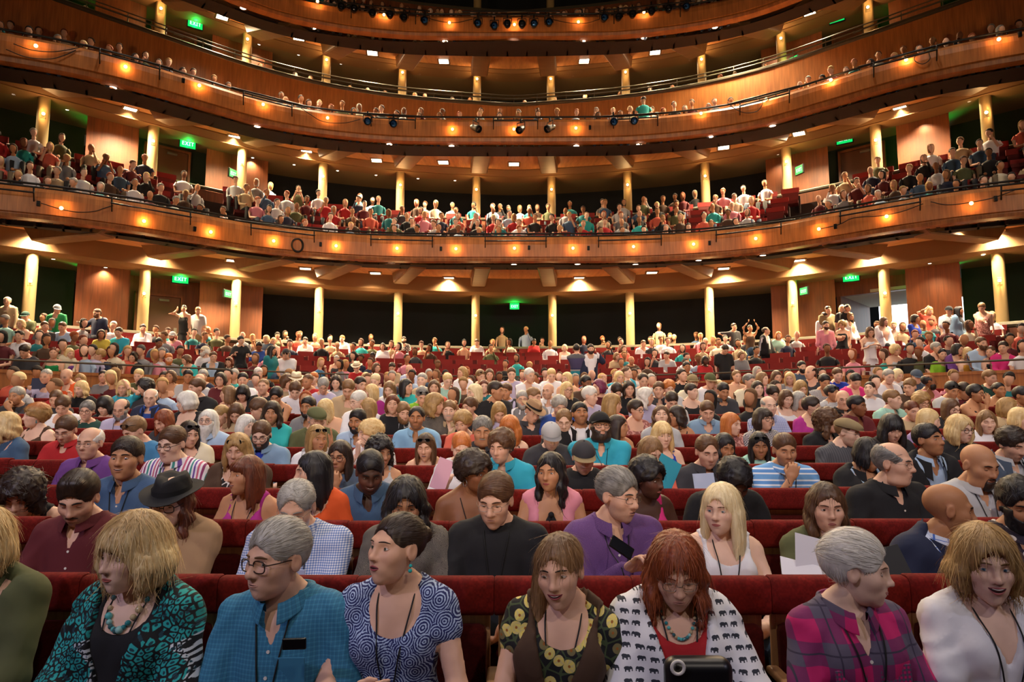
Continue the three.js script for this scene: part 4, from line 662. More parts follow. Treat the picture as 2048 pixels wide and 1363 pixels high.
  for (const a of arms) if (a.fine) { // a grid of its own for the hand
    const hSDF = handShape(a.curl, a.spec.thumb ?? -a.sd, a.spec.spread ?? 1), X = a.dir.clone().cross(a.pn).normalize(), HM = new THREE.Matrix4().makeBasis(X, a.dir, a.pn).setPosition(a.Ww);
    if (f) HM.scale(V(.9, .92, .9));
    bodyParts.push(netGeo(netMesh(hSDF, [-.085, -.055, -.05], [.085, .20, .12], s.lod === 'A' ? .0044 : fine ? .0054 : mid ? .0068 : .0100), skinAt, 1, HM));
  }
  // head
  const gv = gravityIn(R), hsd = hairShape(s, gv), bare = hsd, hatted = !hsd ? null : s.hat ? (x, y, z) => smax(bare(x, y, z), y - .048 + (z > .05 ? .02 : 0), .006) : bare;
  const hd = headShape(s), nost = fine ? (x, y, z) => smax(hd(x, y, z), -ell(Math.abs(x), y, z, .0072, -.0395, .1015, .0034, .005, .0062), .003) : hd;
  const stub = s.stub || 0, hairC = lin((HAIR[s.fc || s.c] || HAIR.brown)[0]), blush = mixc(tone, [.62, .22, .17], .35), ex = lod.seg <= 4;
  const faceCol = (x, y, z) => {
    let c = skinAt(x, y, z); const ax = Math.abs(x);
    const bl = Math.exp(-(((ax - .043) / .024) ** 2 + ((y + .024) / .022) ** 2)) * (z > .03 ? .5 : 0) + Math.exp(-((x / .015) ** 2 + ((y + .03) / .014) ** 2)) * (z > .09 ? .45 : 0) + (ax > .074 ? .35 : 0);
    c = mixc(c, blush, bl * (f ? .9 : .8));
    if (stub && z > -.02) { const m = sst(-.028, -.05, y) * sst(.0, .03, z + ax * .4) * (Math.abs(y + .061) < .009 && ax < .024 ? .2 : 1); const mo = Math.exp(-(((y + .047) / .007) ** 2)) * (ax < .03 && z > .07 ? 1 : 0); c = mixc(c, hairC, clamp(stub * Math.max(m, mo), 0, .8) * (.75 + .25 * noise(x * 200, y * 200, z * 200))); }
    if (s.h === 'buzz' || s.h === 'shaved') { const m = sst(.045, .062, y + (z < .02 ? .05 : 0) - Math.max(0, z - .05) * .2); c = mixc(c, hairC, m * .45); }
    if (ex) { const e = Math.exp(-(((ax - .031) / .014) ** 2 + ((y - .006) / .012) ** 2)); if (z > .05) { c = mixc(c, [.05, .035, .03], e * .75); c = mixc(c, [.42, .12, .11], Math.exp(-((x / .026) ** 2 + ((y + .06) / .009) ** 2)) * .6); } }
    return c;
  };
  let hn = netMesh(nost, [-.105, -.135, -.125], [.105, .13, .135], lod.head); if (hatted) hn = cull(hn, (x, y, z) => hatted(x, y, z) < -.35 * lod.hair - .003); bodyParts.push(netGeo(hn, faceCol, 1, headM));
  const eyes = [];
  if (!ex) { // brows, lips, lids belong to the skin; the eyeballs are parts
    const sg = lod.seg, op = s.open || 0, sm = s.smile || 0, lipC = s.lip ? lin(s.lip) : mixc(tone, [.50, .16, .14], f ? .55 : .32), H4 = (g) => g.applyMatrix4(headM);
    for (const side of [-1, 1]) {
      const br = []; for (const t of [0, .25, .55, .8, 1]) { const x = side * lerp(.0125, .049, t), y = .0232 + .0045 * Math.sin(t * 2.6) - .0035 * t + (s.brow || 0) * (1 - t); br.push([x, y, faceZ(hd, x, y) + .0002]); }
      bodyParts.push(H4(paint(tube(br, (t) => (f ? .0021 : .0031) * (.45 + .75 * Math.sin(Math.PI * clamp(t * .85 + .12, 0, 1))) * (s.browW || 1), sg, 5), mulc(lin((HAIR[s.bc || (['white', 'silver', 'paleblonde', 'blonde'].includes(s.c) ? 'light' : s.c)] || HAIR.brown)[0]), .8))));
      const cx = side * .0315, cy = .0015, cz = faceZ(hd, cx, cy) - .0095, r = .0132, o = s.eye ?? 1, up = .0062 * o, lw = .0042 * Math.min(1, o + .25), gx = (s.gx || 0) * .005, gy = (s.gy || 0) * .003;
      const P = (a, y, R = r) => { const x = .0145 * a; return [cx + x, cy + y - .0016 * a * side * -1 * .6, cz + Math.sqrt(Math.max(1e-6, R * R - x * x * .72 - y * y))]; };
      const edge = (a) => Math.max(0, 1 - a * a);
      if (o > .12) { const nu = sg, nv = Math.max(4, sg >> 1), pos = [], col = [], idx = []; for (let i = 0; i <= nu; i++) for (let j = 0; j <= nv; j++) { const a = lerp(-1, 1, i / nu), y = lerp(-lw * edge(a), up * edge(a) ** .8, j / nv), p = P(a, y), dx = p[0] - cx - gx, dy = p[1] - cy - gy, dd = Math.hypot(dx, dy); pos.push(...p); col.push(...(dd < .0023 ? [.008, .008, .01] : dd < .006 ? lin(s.iris || 0x3a2616) : mixc([.62, .58, .56], [.5, .34, .3], sst(.6, 1, Math.abs(a))))); if (i && j) { const q = i * (nv + 1) + j; idx.push(q, q - nv - 1, q - nv - 2, q, q - nv - 2, q - 1); } } const g = new THREE.BufferGeometry(); g.setAttribute('position', new THREE.Float32BufferAttribute(pos, 3)); g.setAttribute('color', new THREE.Float32BufferAttribute(col, 3)); g.setIndex(idx); g.computeVertexNormals(); eyes.push(H4(g)); }
      const lid = [], low = []; for (let i = 0; i <= 6; i++) { const a = lerp(-1.04, 1.04, i / 6); lid.push(P(a, up * edge(a) ** .8 + .0002, r + .0004)); low.push(P(a, -lw * edge(a), r + .0002)); }
      // upper lid: a strip from the lashes to the brow fold
      { const nu = sg, pos = [], idx = []; for (let i = 0; i <= nu; i++) for (let j = 0; j <= 3; j++) { const a = lerp(-1.1, 1.1, i / nu), e = edge(clamp(a, -1, 1)) ** .8, y = lerp(up * e, .0105 * Math.max(.25, e), j / 3), p = P(a, y, r + .0012 + .0006 * Math.sin(Math.PI * j / 3)); pos.push(...p); if (i && j) { const q = i * 4 + j; idx.push(q, q - 4, q - 5, q, q - 5, q - 1); } } const g = new THREE.BufferGeometry(); g.setAttribute('position', new THREE.Float32BufferAttribute(pos, 3)); g.setIndex(idx); g.computeVertexNormals(); bodyParts.push(H4(paint(g, mulc(tone, f && s.makeup ? .62 : .9)))); }
      bodyParts.push(H4(paint(tube(lid, f ? .0011 : .0008, sg, 4), [.018, .013, .012])));
      if (fine || mid) bodyParts.push(H4(paint(tube(low, .0009, sg, 4), mulc(tone, .55))));
    }
    const mw = (f ? .0225 : .0245) * (1 + .18 * sm), my = -.0605, up = [], dn = [];
    for (let i = 0; i <= 8; i++) { const a = i / 4 - 1, x = a * mw, y = my + sm * .006 * a * a; const z = faceZ(hd, x, y - .001) - .0012; up.push([x, y + .0026 * (1 - a * a) + op * .5 * (1 - a * a), z + .0006 * (1 - a * a)]); dn.push([x, y - .0042 * (1 - a * a) - op * .8 * (1 - a * a), z - .0003]); }
    const lipR = (k) => (t) => k * (.22 + .9 * Math.sin(Math.PI * t) ** .7);
    bodyParts.push(H4(paint(tube(up, lipR(f ? .0030 : .0022), sg, 5), lipC)), H4(paint(tube(dn, lipR(f ? .0038 : .0030), sg, 5), mulc(lipC, 1.08))));
    const seam = up.map((p, i) => { const a = i / 4 - 1; return [p[0], (p[1] + dn[i][1]) / 2 + .0006, p[2] + .0016 * (1 - a * a) - op * .25 * (1 - a * a)]; });
    bodyParts.push(H4(paint(tube(seam, (t) => (.0009 + op * .55) * Math.sin(Math.PI * t) ** .6 + .0002, sg, op ? 8 : 4), [.05, .014, .013])));
    if (op && s.teeth !== 0) bodyParts.push(H4(paint(tube(seam.slice(1, 8).map((p) => [p[0] * .92, p[1] + op * .32, p[2] + op * .25]), (t) => (.0012 + op * .16) * Math.sin(Math.PI * t) ** .4, sg, 6), [.62, .58, .52])));
  }
  const body = obj('body', join(bodyParts), skinMat, root);
  if (eyes.length) eyes.forEach((g) => obj('eye', g, eyeMat, root));
  // hair, beard
  const ringCol = hairColour(s);
  if (hsd) {
    const L = (s.len || (s.h === 'bob' ? .075 : .2)) + .16, hang = ['bob', 'long', 'wavy', 'oneside', 'pony', 'curly'].includes(s.h), m = hang ? L : .02, wide = .165;
    const l = [-wide - Math.max(0, -gv[0]) * m, -.11 - Math.max(0, -gv[1]) * m, -.19 - Math.max(0, -gv[2]) * m], h = [wide + Math.max(0, gv[0]) * m, .185, .14 + Math.max(0, gv[2]) * m];
    const net = cull(netMesh(hatted, l, h, lod.hair), (x, y, z) => hd(x, y, z) < -.25 * lod.hair - .004), parts = [netGeo(net, ringCol, 1)];
    if (lod.locks && s.h !== 'buzz') { // loose locks over the mass
      const rn = rng(seed * 17 + 5), n = net.pos.length / 3, curly = ['afro', 'curly', 'curlyshort'].includes(s.h), gd = V(...gv), N = parts[0].attributes.normal, LP = [], LN = [], LC = [], LI = [];
      const cnt = Math.round(lod.locks * (s.h === 'fringe' || s.h === 'up' || s.h === 'pony' ? .45 : s.h === 'recede' || s.h === 'short' || s.h === 'slick' ? .7 : 1));
      for (let i = 0; i < cnt; i++) {
        const q = Math.floor(rn() * n), p = V(net.pos[q * 3], net.pos[q * 3 + 1], net.pos[q * 3 + 2]), nn = V(N.getX(q), N.getY(q), N.getZ(q)); if (p.z > .05 && p.y < .03 && Math.abs(p.x) < .055) continue;
        let dir = curly ? V(rn() - .5, rn() - .5, rn() - .5) : hang || p.y < .02 ? gd.clone().add(V(rn() - .5, rn() - .5, rn() - .5).multiplyScalar(.5)) : s.h === 'quiff' || s.h === 'slick' || s.h === 'up' || s.h === 'pony' ? V((rn() - .5) * .5, .1, -1) : V(s.h === 'side' ? .8 : (rn() - .5) * 1.6, -.2, s.h === 'messy' || s.h === 'short' ? .6 * (rn() - .2) : -.4); dir.addScaledVector(nn, -dir.dot(nn)).normalize();
        const ll = (hang ? .055 : curly ? .03 : .032) * (.6 + 1.1 * rn()), bin = dir.clone().cross(nn).normalize(), bs = LP.length / 3, sgm = 4, w0 = (fine ? .0010 : mid ? .0017 : .0024) * (.7 + .6 * rn()), c0 = mulc(ringCol(p.x + .013 * rn(), p.y, p.z), .8 + .5 * rn()), wob = (rn() - .5) * (curly ? .03 : s.h === 'wavy' ? .02 : .006);
        for (let j = 0; j <= sgm; j++) { const t = j / sgm, c = p.clone().addScaledVector(dir, ll * t).addScaledVector(nn, .0012 + (s.frizz || (curly ? .5 : s.h === 'messy' ? .35 : .12)) * .02 * t - .01 * t * t).addScaledVector(bin, wob * Math.sin(t * 3)), w = w0 * (1 - t * .85) + .0002; for (const a of [-1, 1]) { const z = c.clone().addScaledVector(bin, a * w); LP.push(z.x, z.y, z.z); const nv = nn.clone().addScaledVector(bin, a * .5).normalize(); LN.push(nv.x, nv.y, nv.z); LC.push(...c0); } if (j) { const e = bs + j * 2, d = e - 2; LI.push(d, d + 1, e, e, d + 1, e + 1); } }
      }
      const g = new THREE.BufferGeometry(); g.setAttribute('position', new THREE.Float32BufferAttribute(LP, 3)); g.setAttribute('normal', new THREE.Float32BufferAttribute(LN, 3)); g.setAttribute('color', new THREE.Float32BufferAttribute(LC, 3)); g.setIndex(LI); if (LI.length) parts.push(g);
    }
    const g = join(parts); g.applyMatrix4(headM); obj('hair', g, hairMat, root);
  }
  if (s.beard) { const bl = s.beard < .9 ? s.beard : 0, gcol = hairColour({ ...s, c: s.fc || s.c, h: 'short' }), bs = (x, y, z) => { const ax = Math.abs(x); let d = hd(x, y, z) - .0065 - .004 * sst(-.05, -.1, y); d = smax(d, y - lerp(-.026, -.046, sst(.062, .03, ax)) - (ax > .06 ? .03 : 0), .008); d = smax(d, .018 - z - ax * .2 + (s.goat ? .055 : 0), .01); if (s.goat) d = smax(d, ax - .03, .01); d = smax(d, -ell(x, y, z, 0, -.0605, .10, .0235, .0085, .03), .003); if (bl) d = smin(d, cap(x, y, z, [0, -.09, .055], [gv[0] * bl, -.09 + gv[1] * bl, .06 + gv[2] * bl * .6], .05, .018), .03); return d + .0028 * noise(x * 130, y * 50, z * 130 + seed); }; obj('beard', netGeo(netMesh(bs, [-.1, -.15 - bl, -.03], [.1, .0, .14], lod.hair * .85), gcol, 1, headM), hairMat, root); }
  if (s.mous) { const m = []; for (let i = 0; i <= 6; i++) { const a = i / 3 - 1, x = a * .028, y = -.0475 - .006 * a * a; m.push([x, y, faceZ(hd, x, y) + .001]); } obj('moustache', paint(tube(m, (t) => .0052 * (.3 + Math.sin(Math.PI * t)), 8, 6), lin((HAIR[s.fc || s.c] || HAIR.brown)[1])).applyMatrix4(headM), hairMat, root); }
  // glasses, hat and jewellery
  if (s.gl) glasses(s, root, headM, hd, lod);
  if (s.hat) hat(s, root, headM, lod);
  if (s.earring) for (const side of [-1, 1]) obj('earring', s.earring === 'hoop' ? [new THREE.TorusGeometry(.022, .002, 6, 24).rotateY(1.2).translate(side * .079, -.06, -.004)] : [sph(.006, side * .08, -.048, 0, 8, 6), sph(.007, side * .08, -.064, 0, 8, 6)], s.earring === 'hoop' ? M.steel : cloth(s.earring), root).geometry.applyMatrix4(headM);
  // clothes
  garments.forEach(({ kind, colour, neck, sleeve, inf, yv, g }, gi) => {
    const net = netMesh(g, lo, hi, lod.top), m = obj(kind === 'jacket' ? 'jacket' : kind === 'cardi' ? 'cardigan' : kind === 'vest' ? 'waistcoat' : kind === 'hoodie' ? 'hooded_top' : kind === 'dress' ? 'dress' : 'top', netGeo(net, null, 1, TM), cloth(colour), root);
    if ((neck === 'collar' || kind === 'jacket') && lod.seg > 4) { // folded collar as a sheet round the neck
      const nu = fine ? 26 : 14, pos = [], idx = [], jk = kind === 'jacket', gap = jk ? .62 : .34, y0 = T + (jk ? .004 : .012), uv = [];
      for (let i = 0; i <= nu; i++) { const t = i / nu, a = lerp(gap, 2 * Math.PI - gap, t), e = Math.abs(t - .5) * 2, fr = sst(.55, 1, e), rx = nr + .018 + inf, rz = nr + .020 + inf; const fy = -fr * (jk ? .05 : .028), prof = [[0, -.012], [.002, .022 - fr * .006], [.012, .024 - fr * .008], [.026 + fr * .012, -.014 - fr * .026 - (jk ? fr * .07 : 0)], [.024 + fr * .012, -.019 - fr * .027 - (jk ? fr * .07 : 0)]]; for (const [o, h] of prof) { pos.push(Math.sin(a) * (rx + o) * (1 - fr * .25), y0 + fy + h, -.008 + Math.cos(a) * (rz + o) + fr * (jk ? .035 : .02)); uv.push(Math.sin(a) * .1, h); } if (i) { const q = i * 5; for (let j = 0; j < 4; j++) idx.push(q + j, q + j + 1, q + j - 5, q + j + 1, q + j - 4, q + j - 5); } }
      const cg = new THREE.BufferGeometry(); cg.setAttribute('position', new THREE.Float32BufferAttribute(pos, 3)); cg.setAttribute('uv', new THREE.Float32BufferAttribute(uv, 2)); cg.setIndex(idx); cg.computeVertexNormals(); cg.applyMatrix4(TM);
      const cm = mats.get(colour + '#') || cloth(colour).clone(); cm.side = THREE.DoubleSide; mats.set(colour + '#', cm); obj('collar', cg, cm, m);
    }
    const onFront = (x, y, z0 = .35) => { let z = z0; for (let i = 0; i < 40; i++) { const d = Math.min(g(x, y, z), bodySDF(x, y, z)); if (d < .001) break; z -= Math.max(d * .7, .001); } return z; };
    if (fine && neck === 'collar') for (let i = 0; i < 4; i++) { const y = yv - .01 - i * .075; if (y < .02) break; obj('button', [cyl(.0058, .003, 0, 0, 0, 10).rotateX(Math.PI / 2).translate(0, y, onFront(0, y) + .001)], M.white, m).geometry.applyMatrix4(TM); }
    if (s.lan && gi === s.t.length - 1 && lod.seg > 4) { const P = [[-.064, T + .02, -.03]], Q = s.lan === 2 ? .06 : 0, end = [Q, T - .36]; const row = (sd) => { const a = [[sd * .062, T + .028, -.012]]; for (const t of [.12, .3, .5, .7, .85, 1]) { const x = lerp(sd * .066, end[0] + sd * .006, t), y = lerp(T - .0, end[1], t); a.push([x, y, onFront(x, y) + .004]); } return a; }; obj('lanyard', [tube(row(-1), .0028, 16, 5), tube(row(1), .0028, 16, 5)], M.cable, root).geometry.applyMatrix4(TM); if (s.badge) { const z = onFront(end[0], end[1] - .04); obj('badge', [rbox(.06, .085, .004, .002, end[0], end[1] - .05, z + .006)], s.badge === 2 ? std(0xd86a1c, .5) : M.white, root).geometry.applyMatrix4(TM); } }
    if (s.tie && gi === 0) { const pt = []; for (const t of [0, .12, .4, .7, 1]) { const y = lerp(T - .04, .12, t); pt.push([0, y, onFront(0, y) + .006]); } obj('tie', tube(pt, (t) => .010 + .016 * t, 8, 6).applyMatrix4(TM), cloth(s.tie), root); }
    if (s.pocket && gi === 0) { const y = T - .215, x = .075, z = onFront(x, y); obj('pocket', [rbox(.105, .11, .006, .003, x, y, z + .001)], cloth(colour), m).geometry.applyMatrix4(TM); if (s.pocket === 2) obj('pocket', [rbox(.105, .11, .006, .003, -x, y, onFront(-x, y) + .001)], cloth(colour), m).geometry.applyMatrix4(TM); }
    if (s.bow && gi === 0) { const y = T - .11, z = onFront(0, y) + .012; obj('neck_bow', [tube([[0, y, z], [-.035, y - .10, z + .004], [-.05, y - .2, z - .01]], (t) => .012 + .026 * t, 8, 8).scale(1, 1, 1), tube([[0, y, z], [.035, y - .09, z + .004], [.045, y - .21, z - .01]], (t) => .012 + .026 * t, 8, 8), sph(.018, 0, y, z + .004)], cloth('black'), root).geometry.applyMatrix4(TM); }
    if (s.beads && gi === 0) { const gs = []; const n = s.beads === 'big' ? 15 : 22; for (let i = 0; i < n; i++) { const t = i / (n - 1) * 2 - 1, x = t * .078 * Math.sqrt(1 - .25 * t * t), y = T + .015 - (.12 + (s.beads === 'long' ? .12 : 0)) * (1 - t * t); const r = s.beads === 'big' ? .0085 + .005 * hash3(i, 2, seed) : .0062; gs.push(paint(sph(r, x, y, onFront(x, y) + r * .6, 9, 7).scale(1, 1, 1), lin([0x5cc0c0, 0x2c8890, 0x96d0cc, 0x3a6a70, 0xc8b48c][Math.floor(hash3(i, 7, seed) * 5)]))); } obj('necklace', gs, eyeMat, root).geometry.applyMatrix4(TM); }
  });
  if (s.watch) { const a = arms[s.watch < 0 ? 0 : 1], dir = a.dir; const g = new THREE.TorusGeometry(armR[3] + .004, .006, 6, 20), gs = [g.rotateX(Math.PI / 2), cyl(.017, .01, 0, 0, armR[3] + .006, 14).rotateX(Math.PI / 2)]; gs[1] = cyl(.017, .009, 0, 0, 0, 14).rotateX(Math.PI / 2).translate(0, 0, armR[3] + .006); const q = new THREE.Quaternion().setFromUnitVectors(V(0, 1, 0), dir); const m = obj('wristwatch', gs, M.blackMetal, root); m.geometry.applyQuaternion(q); const E = a.Ww.clone().addScaledVector(dir, -.02); m.geometry.translate(E.x, E.y, E.z); }
  // legs
  const legC = s.leg || (hash3(seed, 3, 1) > .5 ? 'denim' : 'charcoal');
  if (H.stand) {
    const hy = hip.y, gs = [], shoes = [], skinG = [];
    const skirt = s.skirt ?? 0, hem = skirt ? hy - skirt : s.shorts ? hy - .48 : .06;
    for (const sd of [-1, 1]) { const X = hip.x + sd * .085, st = (s.step || 0) * sd; const A = [X, hy + .03, hip.z], K = [X + sd * .01, hy * .53, hip.z + .03 + st * .5], F = [X + sd * .02, .07, hip.z - .02 + st]; const full = tube([A, K, F], (t) => lerp(.088, .046, t), 8, 10); (skirt || s.shorts ? skinG : gs).push(full); if (s.shorts) gs.push(tube([A, K, [K[0], hy * .53 - .06, K[2]]], (t) => lerp(.098, .082, t), 6, 10)); shoes.push(rbox(.09, .07, .26, .03, F[0], .035, F[2] + .06, 1)); }
    if (skirt) gs.push(tube([[hip.x, hy + .1, hip.z], [hip.x, hy - skirt * .4, hip.z + .01], [hip.x, hem, hip.z + .02]], (t) => lerp(.135, s.flare || .19, t), 6, 16)); else gs.push(sph(.15, hip.x, hy + .03, hip.z, 14, 9).scale(1, 1, 1));
    obj(skirt ? 'skirt' : s.shorts ? 'shorts' : 'trousers', gs, cloth(skirt ? (s.t[0].split(':')[1]) : legC), root);
    if (skinG.length) obj('bare_leg', skinG.map((g) => paint(g, tone)), skinMat, root);
    obj('shoe', shoes, cloth(s.shoe || 'black'), root);
  } else if (s.lod !== 'D' || s.legs) {
    const gs = [], fl = (q) => [q[0], Math.max(q[1], 0), q[2]];
    for (const sd of [-1, 1]) { const A = [hip.x + sd * .09, hip.y - .01, hip.z + .02], K = [hip.x + sd * .12, hip.y + .03, hip.z + .43], F = [hip.x + sd * .11, .06, hip.z + .40]; gs.push(tube([A, K], (t) => lerp(.088, .066, t), 2, 7), sph(.066, ...K, 7, 5), tube([K, F], (t) => lerp(.062, .045, t), 2, 7), box(.085, .07, .22, F[0], .035, F[2] + .05)); }
    obj('trousers', gs, cloth(legC), root);
  }
  return { headM, hd, arms, TM, T };
}
function glasses(s, root, headM, hd, lod) {
  const style = s.gl, up = style === 'head', thick = style === 'thick' || style === 'sun' || up ? .0022 : style === 'round' ? .0016 : .0010, w = style === 'round' ? .019 : .0235, h = style === 'round' ? .018 : style === 'thick' ? .0185 : .0145, gs = [], ls = [], n = lod.seg > 9 ? 26 : 14;
  const z0 = faceZ(hd, 0, .012) + .002, zE = z0 - .006;
  for (const sd of [-1, 1]) {
    const ring = []; for (let i = 0; i <= n; i++) { const a = i / n * 2 * Math.PI, c = Math.cos(a), q = Math.sin(a), e = style === 'round' ? 1 : .62, x = Math.sign(c) * Math.abs(c) ** e * w, y = Math.sign(q) * Math.abs(q) ** e * h; ring.push([sd * .032 + x, -.002 + y + (style === 'cat' ? .004 * sst(0, w, x * sd) : 0), zE - .006 * (x * sd / w > 0 ? x * sd / w : 0)]); }
    gs.push(tube(ring, thick, n, 5, false)); const sh = new THREE.Shape(ring.slice(0, -1).map((p) => new THREE.Vector2(p[0], p[1]))), g = new THREE.ShapeGeometry(sh); g.translate(0, 0, zE - .002); ls.push(g);
    gs.push(tube([[sd * (.032 + w), .003, zE - .006], [sd * .074, .006, .055], [sd * .080, .006, .0], [sd * .079, -.004, -.018]], thick * .9, 8, 4));
  }
  gs.push(tube([[-.0105, .002, zE], [0, .005, z0 + .001], [.0105, .002, zE]], thick, 5, 5));
  const g = group('glasses', 0, 0, 0, root), fr = obj('glasses_frame', gs, s.glc === 'tort' ? std(0x2e1a10, .3) : s.glc === 'wire' ? M.steel : s.glc === 'red' ? std(0x5a1420, .3) : std(0x101012, .3), g);
  if (lod.seg > 6 || style === 'sun' || up) obj('glasses_lens', ls, style === 'sun' || (up && s.glc !== 'clear') ? darkLens : lensMatGlasses, g);
  if (up) { const m = new THREE.Matrix4().makeTranslation(0, .048, -.015).multiply(new THREE.Matrix4().makeRotationX(-.42)); g.children.forEach((c) => c.geometry.applyMatrix4(m)); }
  g.children.forEach((c) => c.geometry.applyMatrix4(headM));
}
function hat(s, root, headM, lod) {
  const [kind, colour, band] = s.hat.split(':'), n = lod.seg > 6 ? 28 : 14, g = group('hat', 0, 0, 0, root), mat = cloth(colour), m2 = mats.get(colour + '#') || mat.clone(); m2.side = THREE.DoubleSide; mats.set(colour + '#', m2);
  const lathe = (pr) => new THREE.LatheGeometry(pr.map(([r, y]) => new THREE.Vector2(r, y)), n).scale(.88, 1, 1.1).translate(0, .03, -.016), add = (nm, gs, mt) => { const o = obj(nm, gs, mt || m2, g); return o; };
  if (kind === 'fedora') { // brim, dented crown, band
    const cr = lathe([[.100, .018], [.098, .045], [.090, .085], [.080, .105], [.05, .104], [.001, .092]]), p = cr.attributes.position; for (let i = 0; i < p.count; i++) { const y = p.getY(i), x = p.getX(i), z = p.getZ(i); if (y > .10) p.setY(i, y - .016 * Math.exp(-((x / .022) ** 2)) ); if (y > .09 && z > 0) p.setX(i, x * .82); } cr.computeVertexNormals();
    const br = lathe([[.096, .02], [.125, .016], [.158, .022], [.160, .026], [.125, .021], [.097, .026]]), q = br.attributes.position; for (let i = 0; i < q.count; i++) { const z = q.getZ(i), x = q.getX(i); q.setY(i, q.getY(i) + (s.brimUp ?? .35) * Math.max(0, Math.abs(x) - .07) * .45 - Math.max(0, z - .08) * .25); } br.computeVertexNormals();
    add('crown', cr); add('brim', br); add('hat_band', lathe([[.1012, .022], [.1005, .048]]), cloth(band || 'black'));
  } else if (kind === 'cap') { const c = new THREE.SphereGeometry(.104, n, 8, 0, 7, 0, 1.66).scale(.86, .94, 1.08).translate(0, .030, -.012), v = []; add('crown', c); const idx = [], pos = []; for (let i = 0; i <= 10; i++) for (let j = 0; j <= 3; j++) { const a = lerp(-1.15, 1.15, i / 10), t = j / 3, ex = .078 * t * Math.cos(a * .9), x = Math.sin(a) * (.089 + .004 * t), z = Math.cos(a) * .108 - .012 + ex; pos.push(x, .036 - .012 * t + .014 * t * Math.cos(a * 1.2) - .016 * (1 - Math.cos(a)) * t, z); if (i && j) { const q = i * 4 + j; idx.push(q, q - 4, q - 5, q, q - 5, q - 1); } } const b = new THREE.BufferGeometry(); b.setAttribute('position', new THREE.Float32BufferAttribute(pos, 3)); b.setIndex(idx); b.computeVertexNormals(); const mb = cloth(band || colour), md = mats.get((band || colour) + '#') || mb.clone(); md.side = THREE.DoubleSide; mats.set((band || colour) + '#', md); add('brim', b, md); add('button', sph(.007, 0, .128, -.012, 8, 5)); }
  else if (kind === 'flat') { const c = new THREE.SphereGeometry(.11, n, 10, 0, 7, 0, 1.75), p = c.attributes.position; for (let i = 0; i < p.count; i++) { let x = p.getX(i) * .88, y = p.getY(i) * .62, z = p.getZ(i) * 1.08; if (z > 0) { y *= 1 - z * 2.4; z *= 1.12; } p.setXYZ(i, x, y + .058, z - .006); } c.computeVertexNormals(); add('crown', c); add('brim', new THREE.SphereGeometry(.09, n, 5, 0, 7, 0, 1.3).scale(.86, .22, .9).translate(0, .038, .058)); }
  g.children.forEach((c) => c.geometry.applyMatrix4(headM));
}
// ---------- printed and woven cloth (uv in metres on the front plane of the garment) ----------
const P0 = (w, h, rep, f) => { const t = tex(w, h, (u, v, x, y) => f(u, v, x, y)); t.repeat.set(1 / rep, 1 / (rep * h / w)); return t; };
const rgb = (h) => [h >> 16, h >> 8 & 255, h & 255];
const cell = (u, v, n, sd) => { // periodic cells: distance to nearest seed and its number
  let bd = 9, b2 = 9, id = 0; const X = Math.floor(u * n), Y = Math.floor(v * n); for (let j = -1; j <= 1; j++) for (let i = -1; i <= 1; i++) { const cx = ((X + i) % n + n) % n, cy = ((Y + j) % n + n) % n, dx = X + i + hash3(cx, cy, sd) - u * n, dy = Y + j + hash3(cx, cy, sd + 9) - v * n, d = Math.hypot(dx, dy); if (d < bd) { b2 = bd; bd = d; id = cx * 31 + cy; } else if (d < b2) b2 = d; } return [bd, b2, id];
};
const check = (a, b, size, sub) => P0(64, 64, size, (u, v) => { const s = (u < .5 ? 1 : 0) + (v < .5 ? 1 : 0), c = rgb(a).map((q, i) => lerp(q, rgb(b)[i], s / 2)); return sub && (u % .5 < .04 || v % .5 < .04) ? c.map((q) => q * .8) : c; });
const stripes = (cols, size, vert) => P0(64, 64, size, (u, v) => rgb(cols[Math.floor((vert ? u : v) * cols.length) % cols.length]));
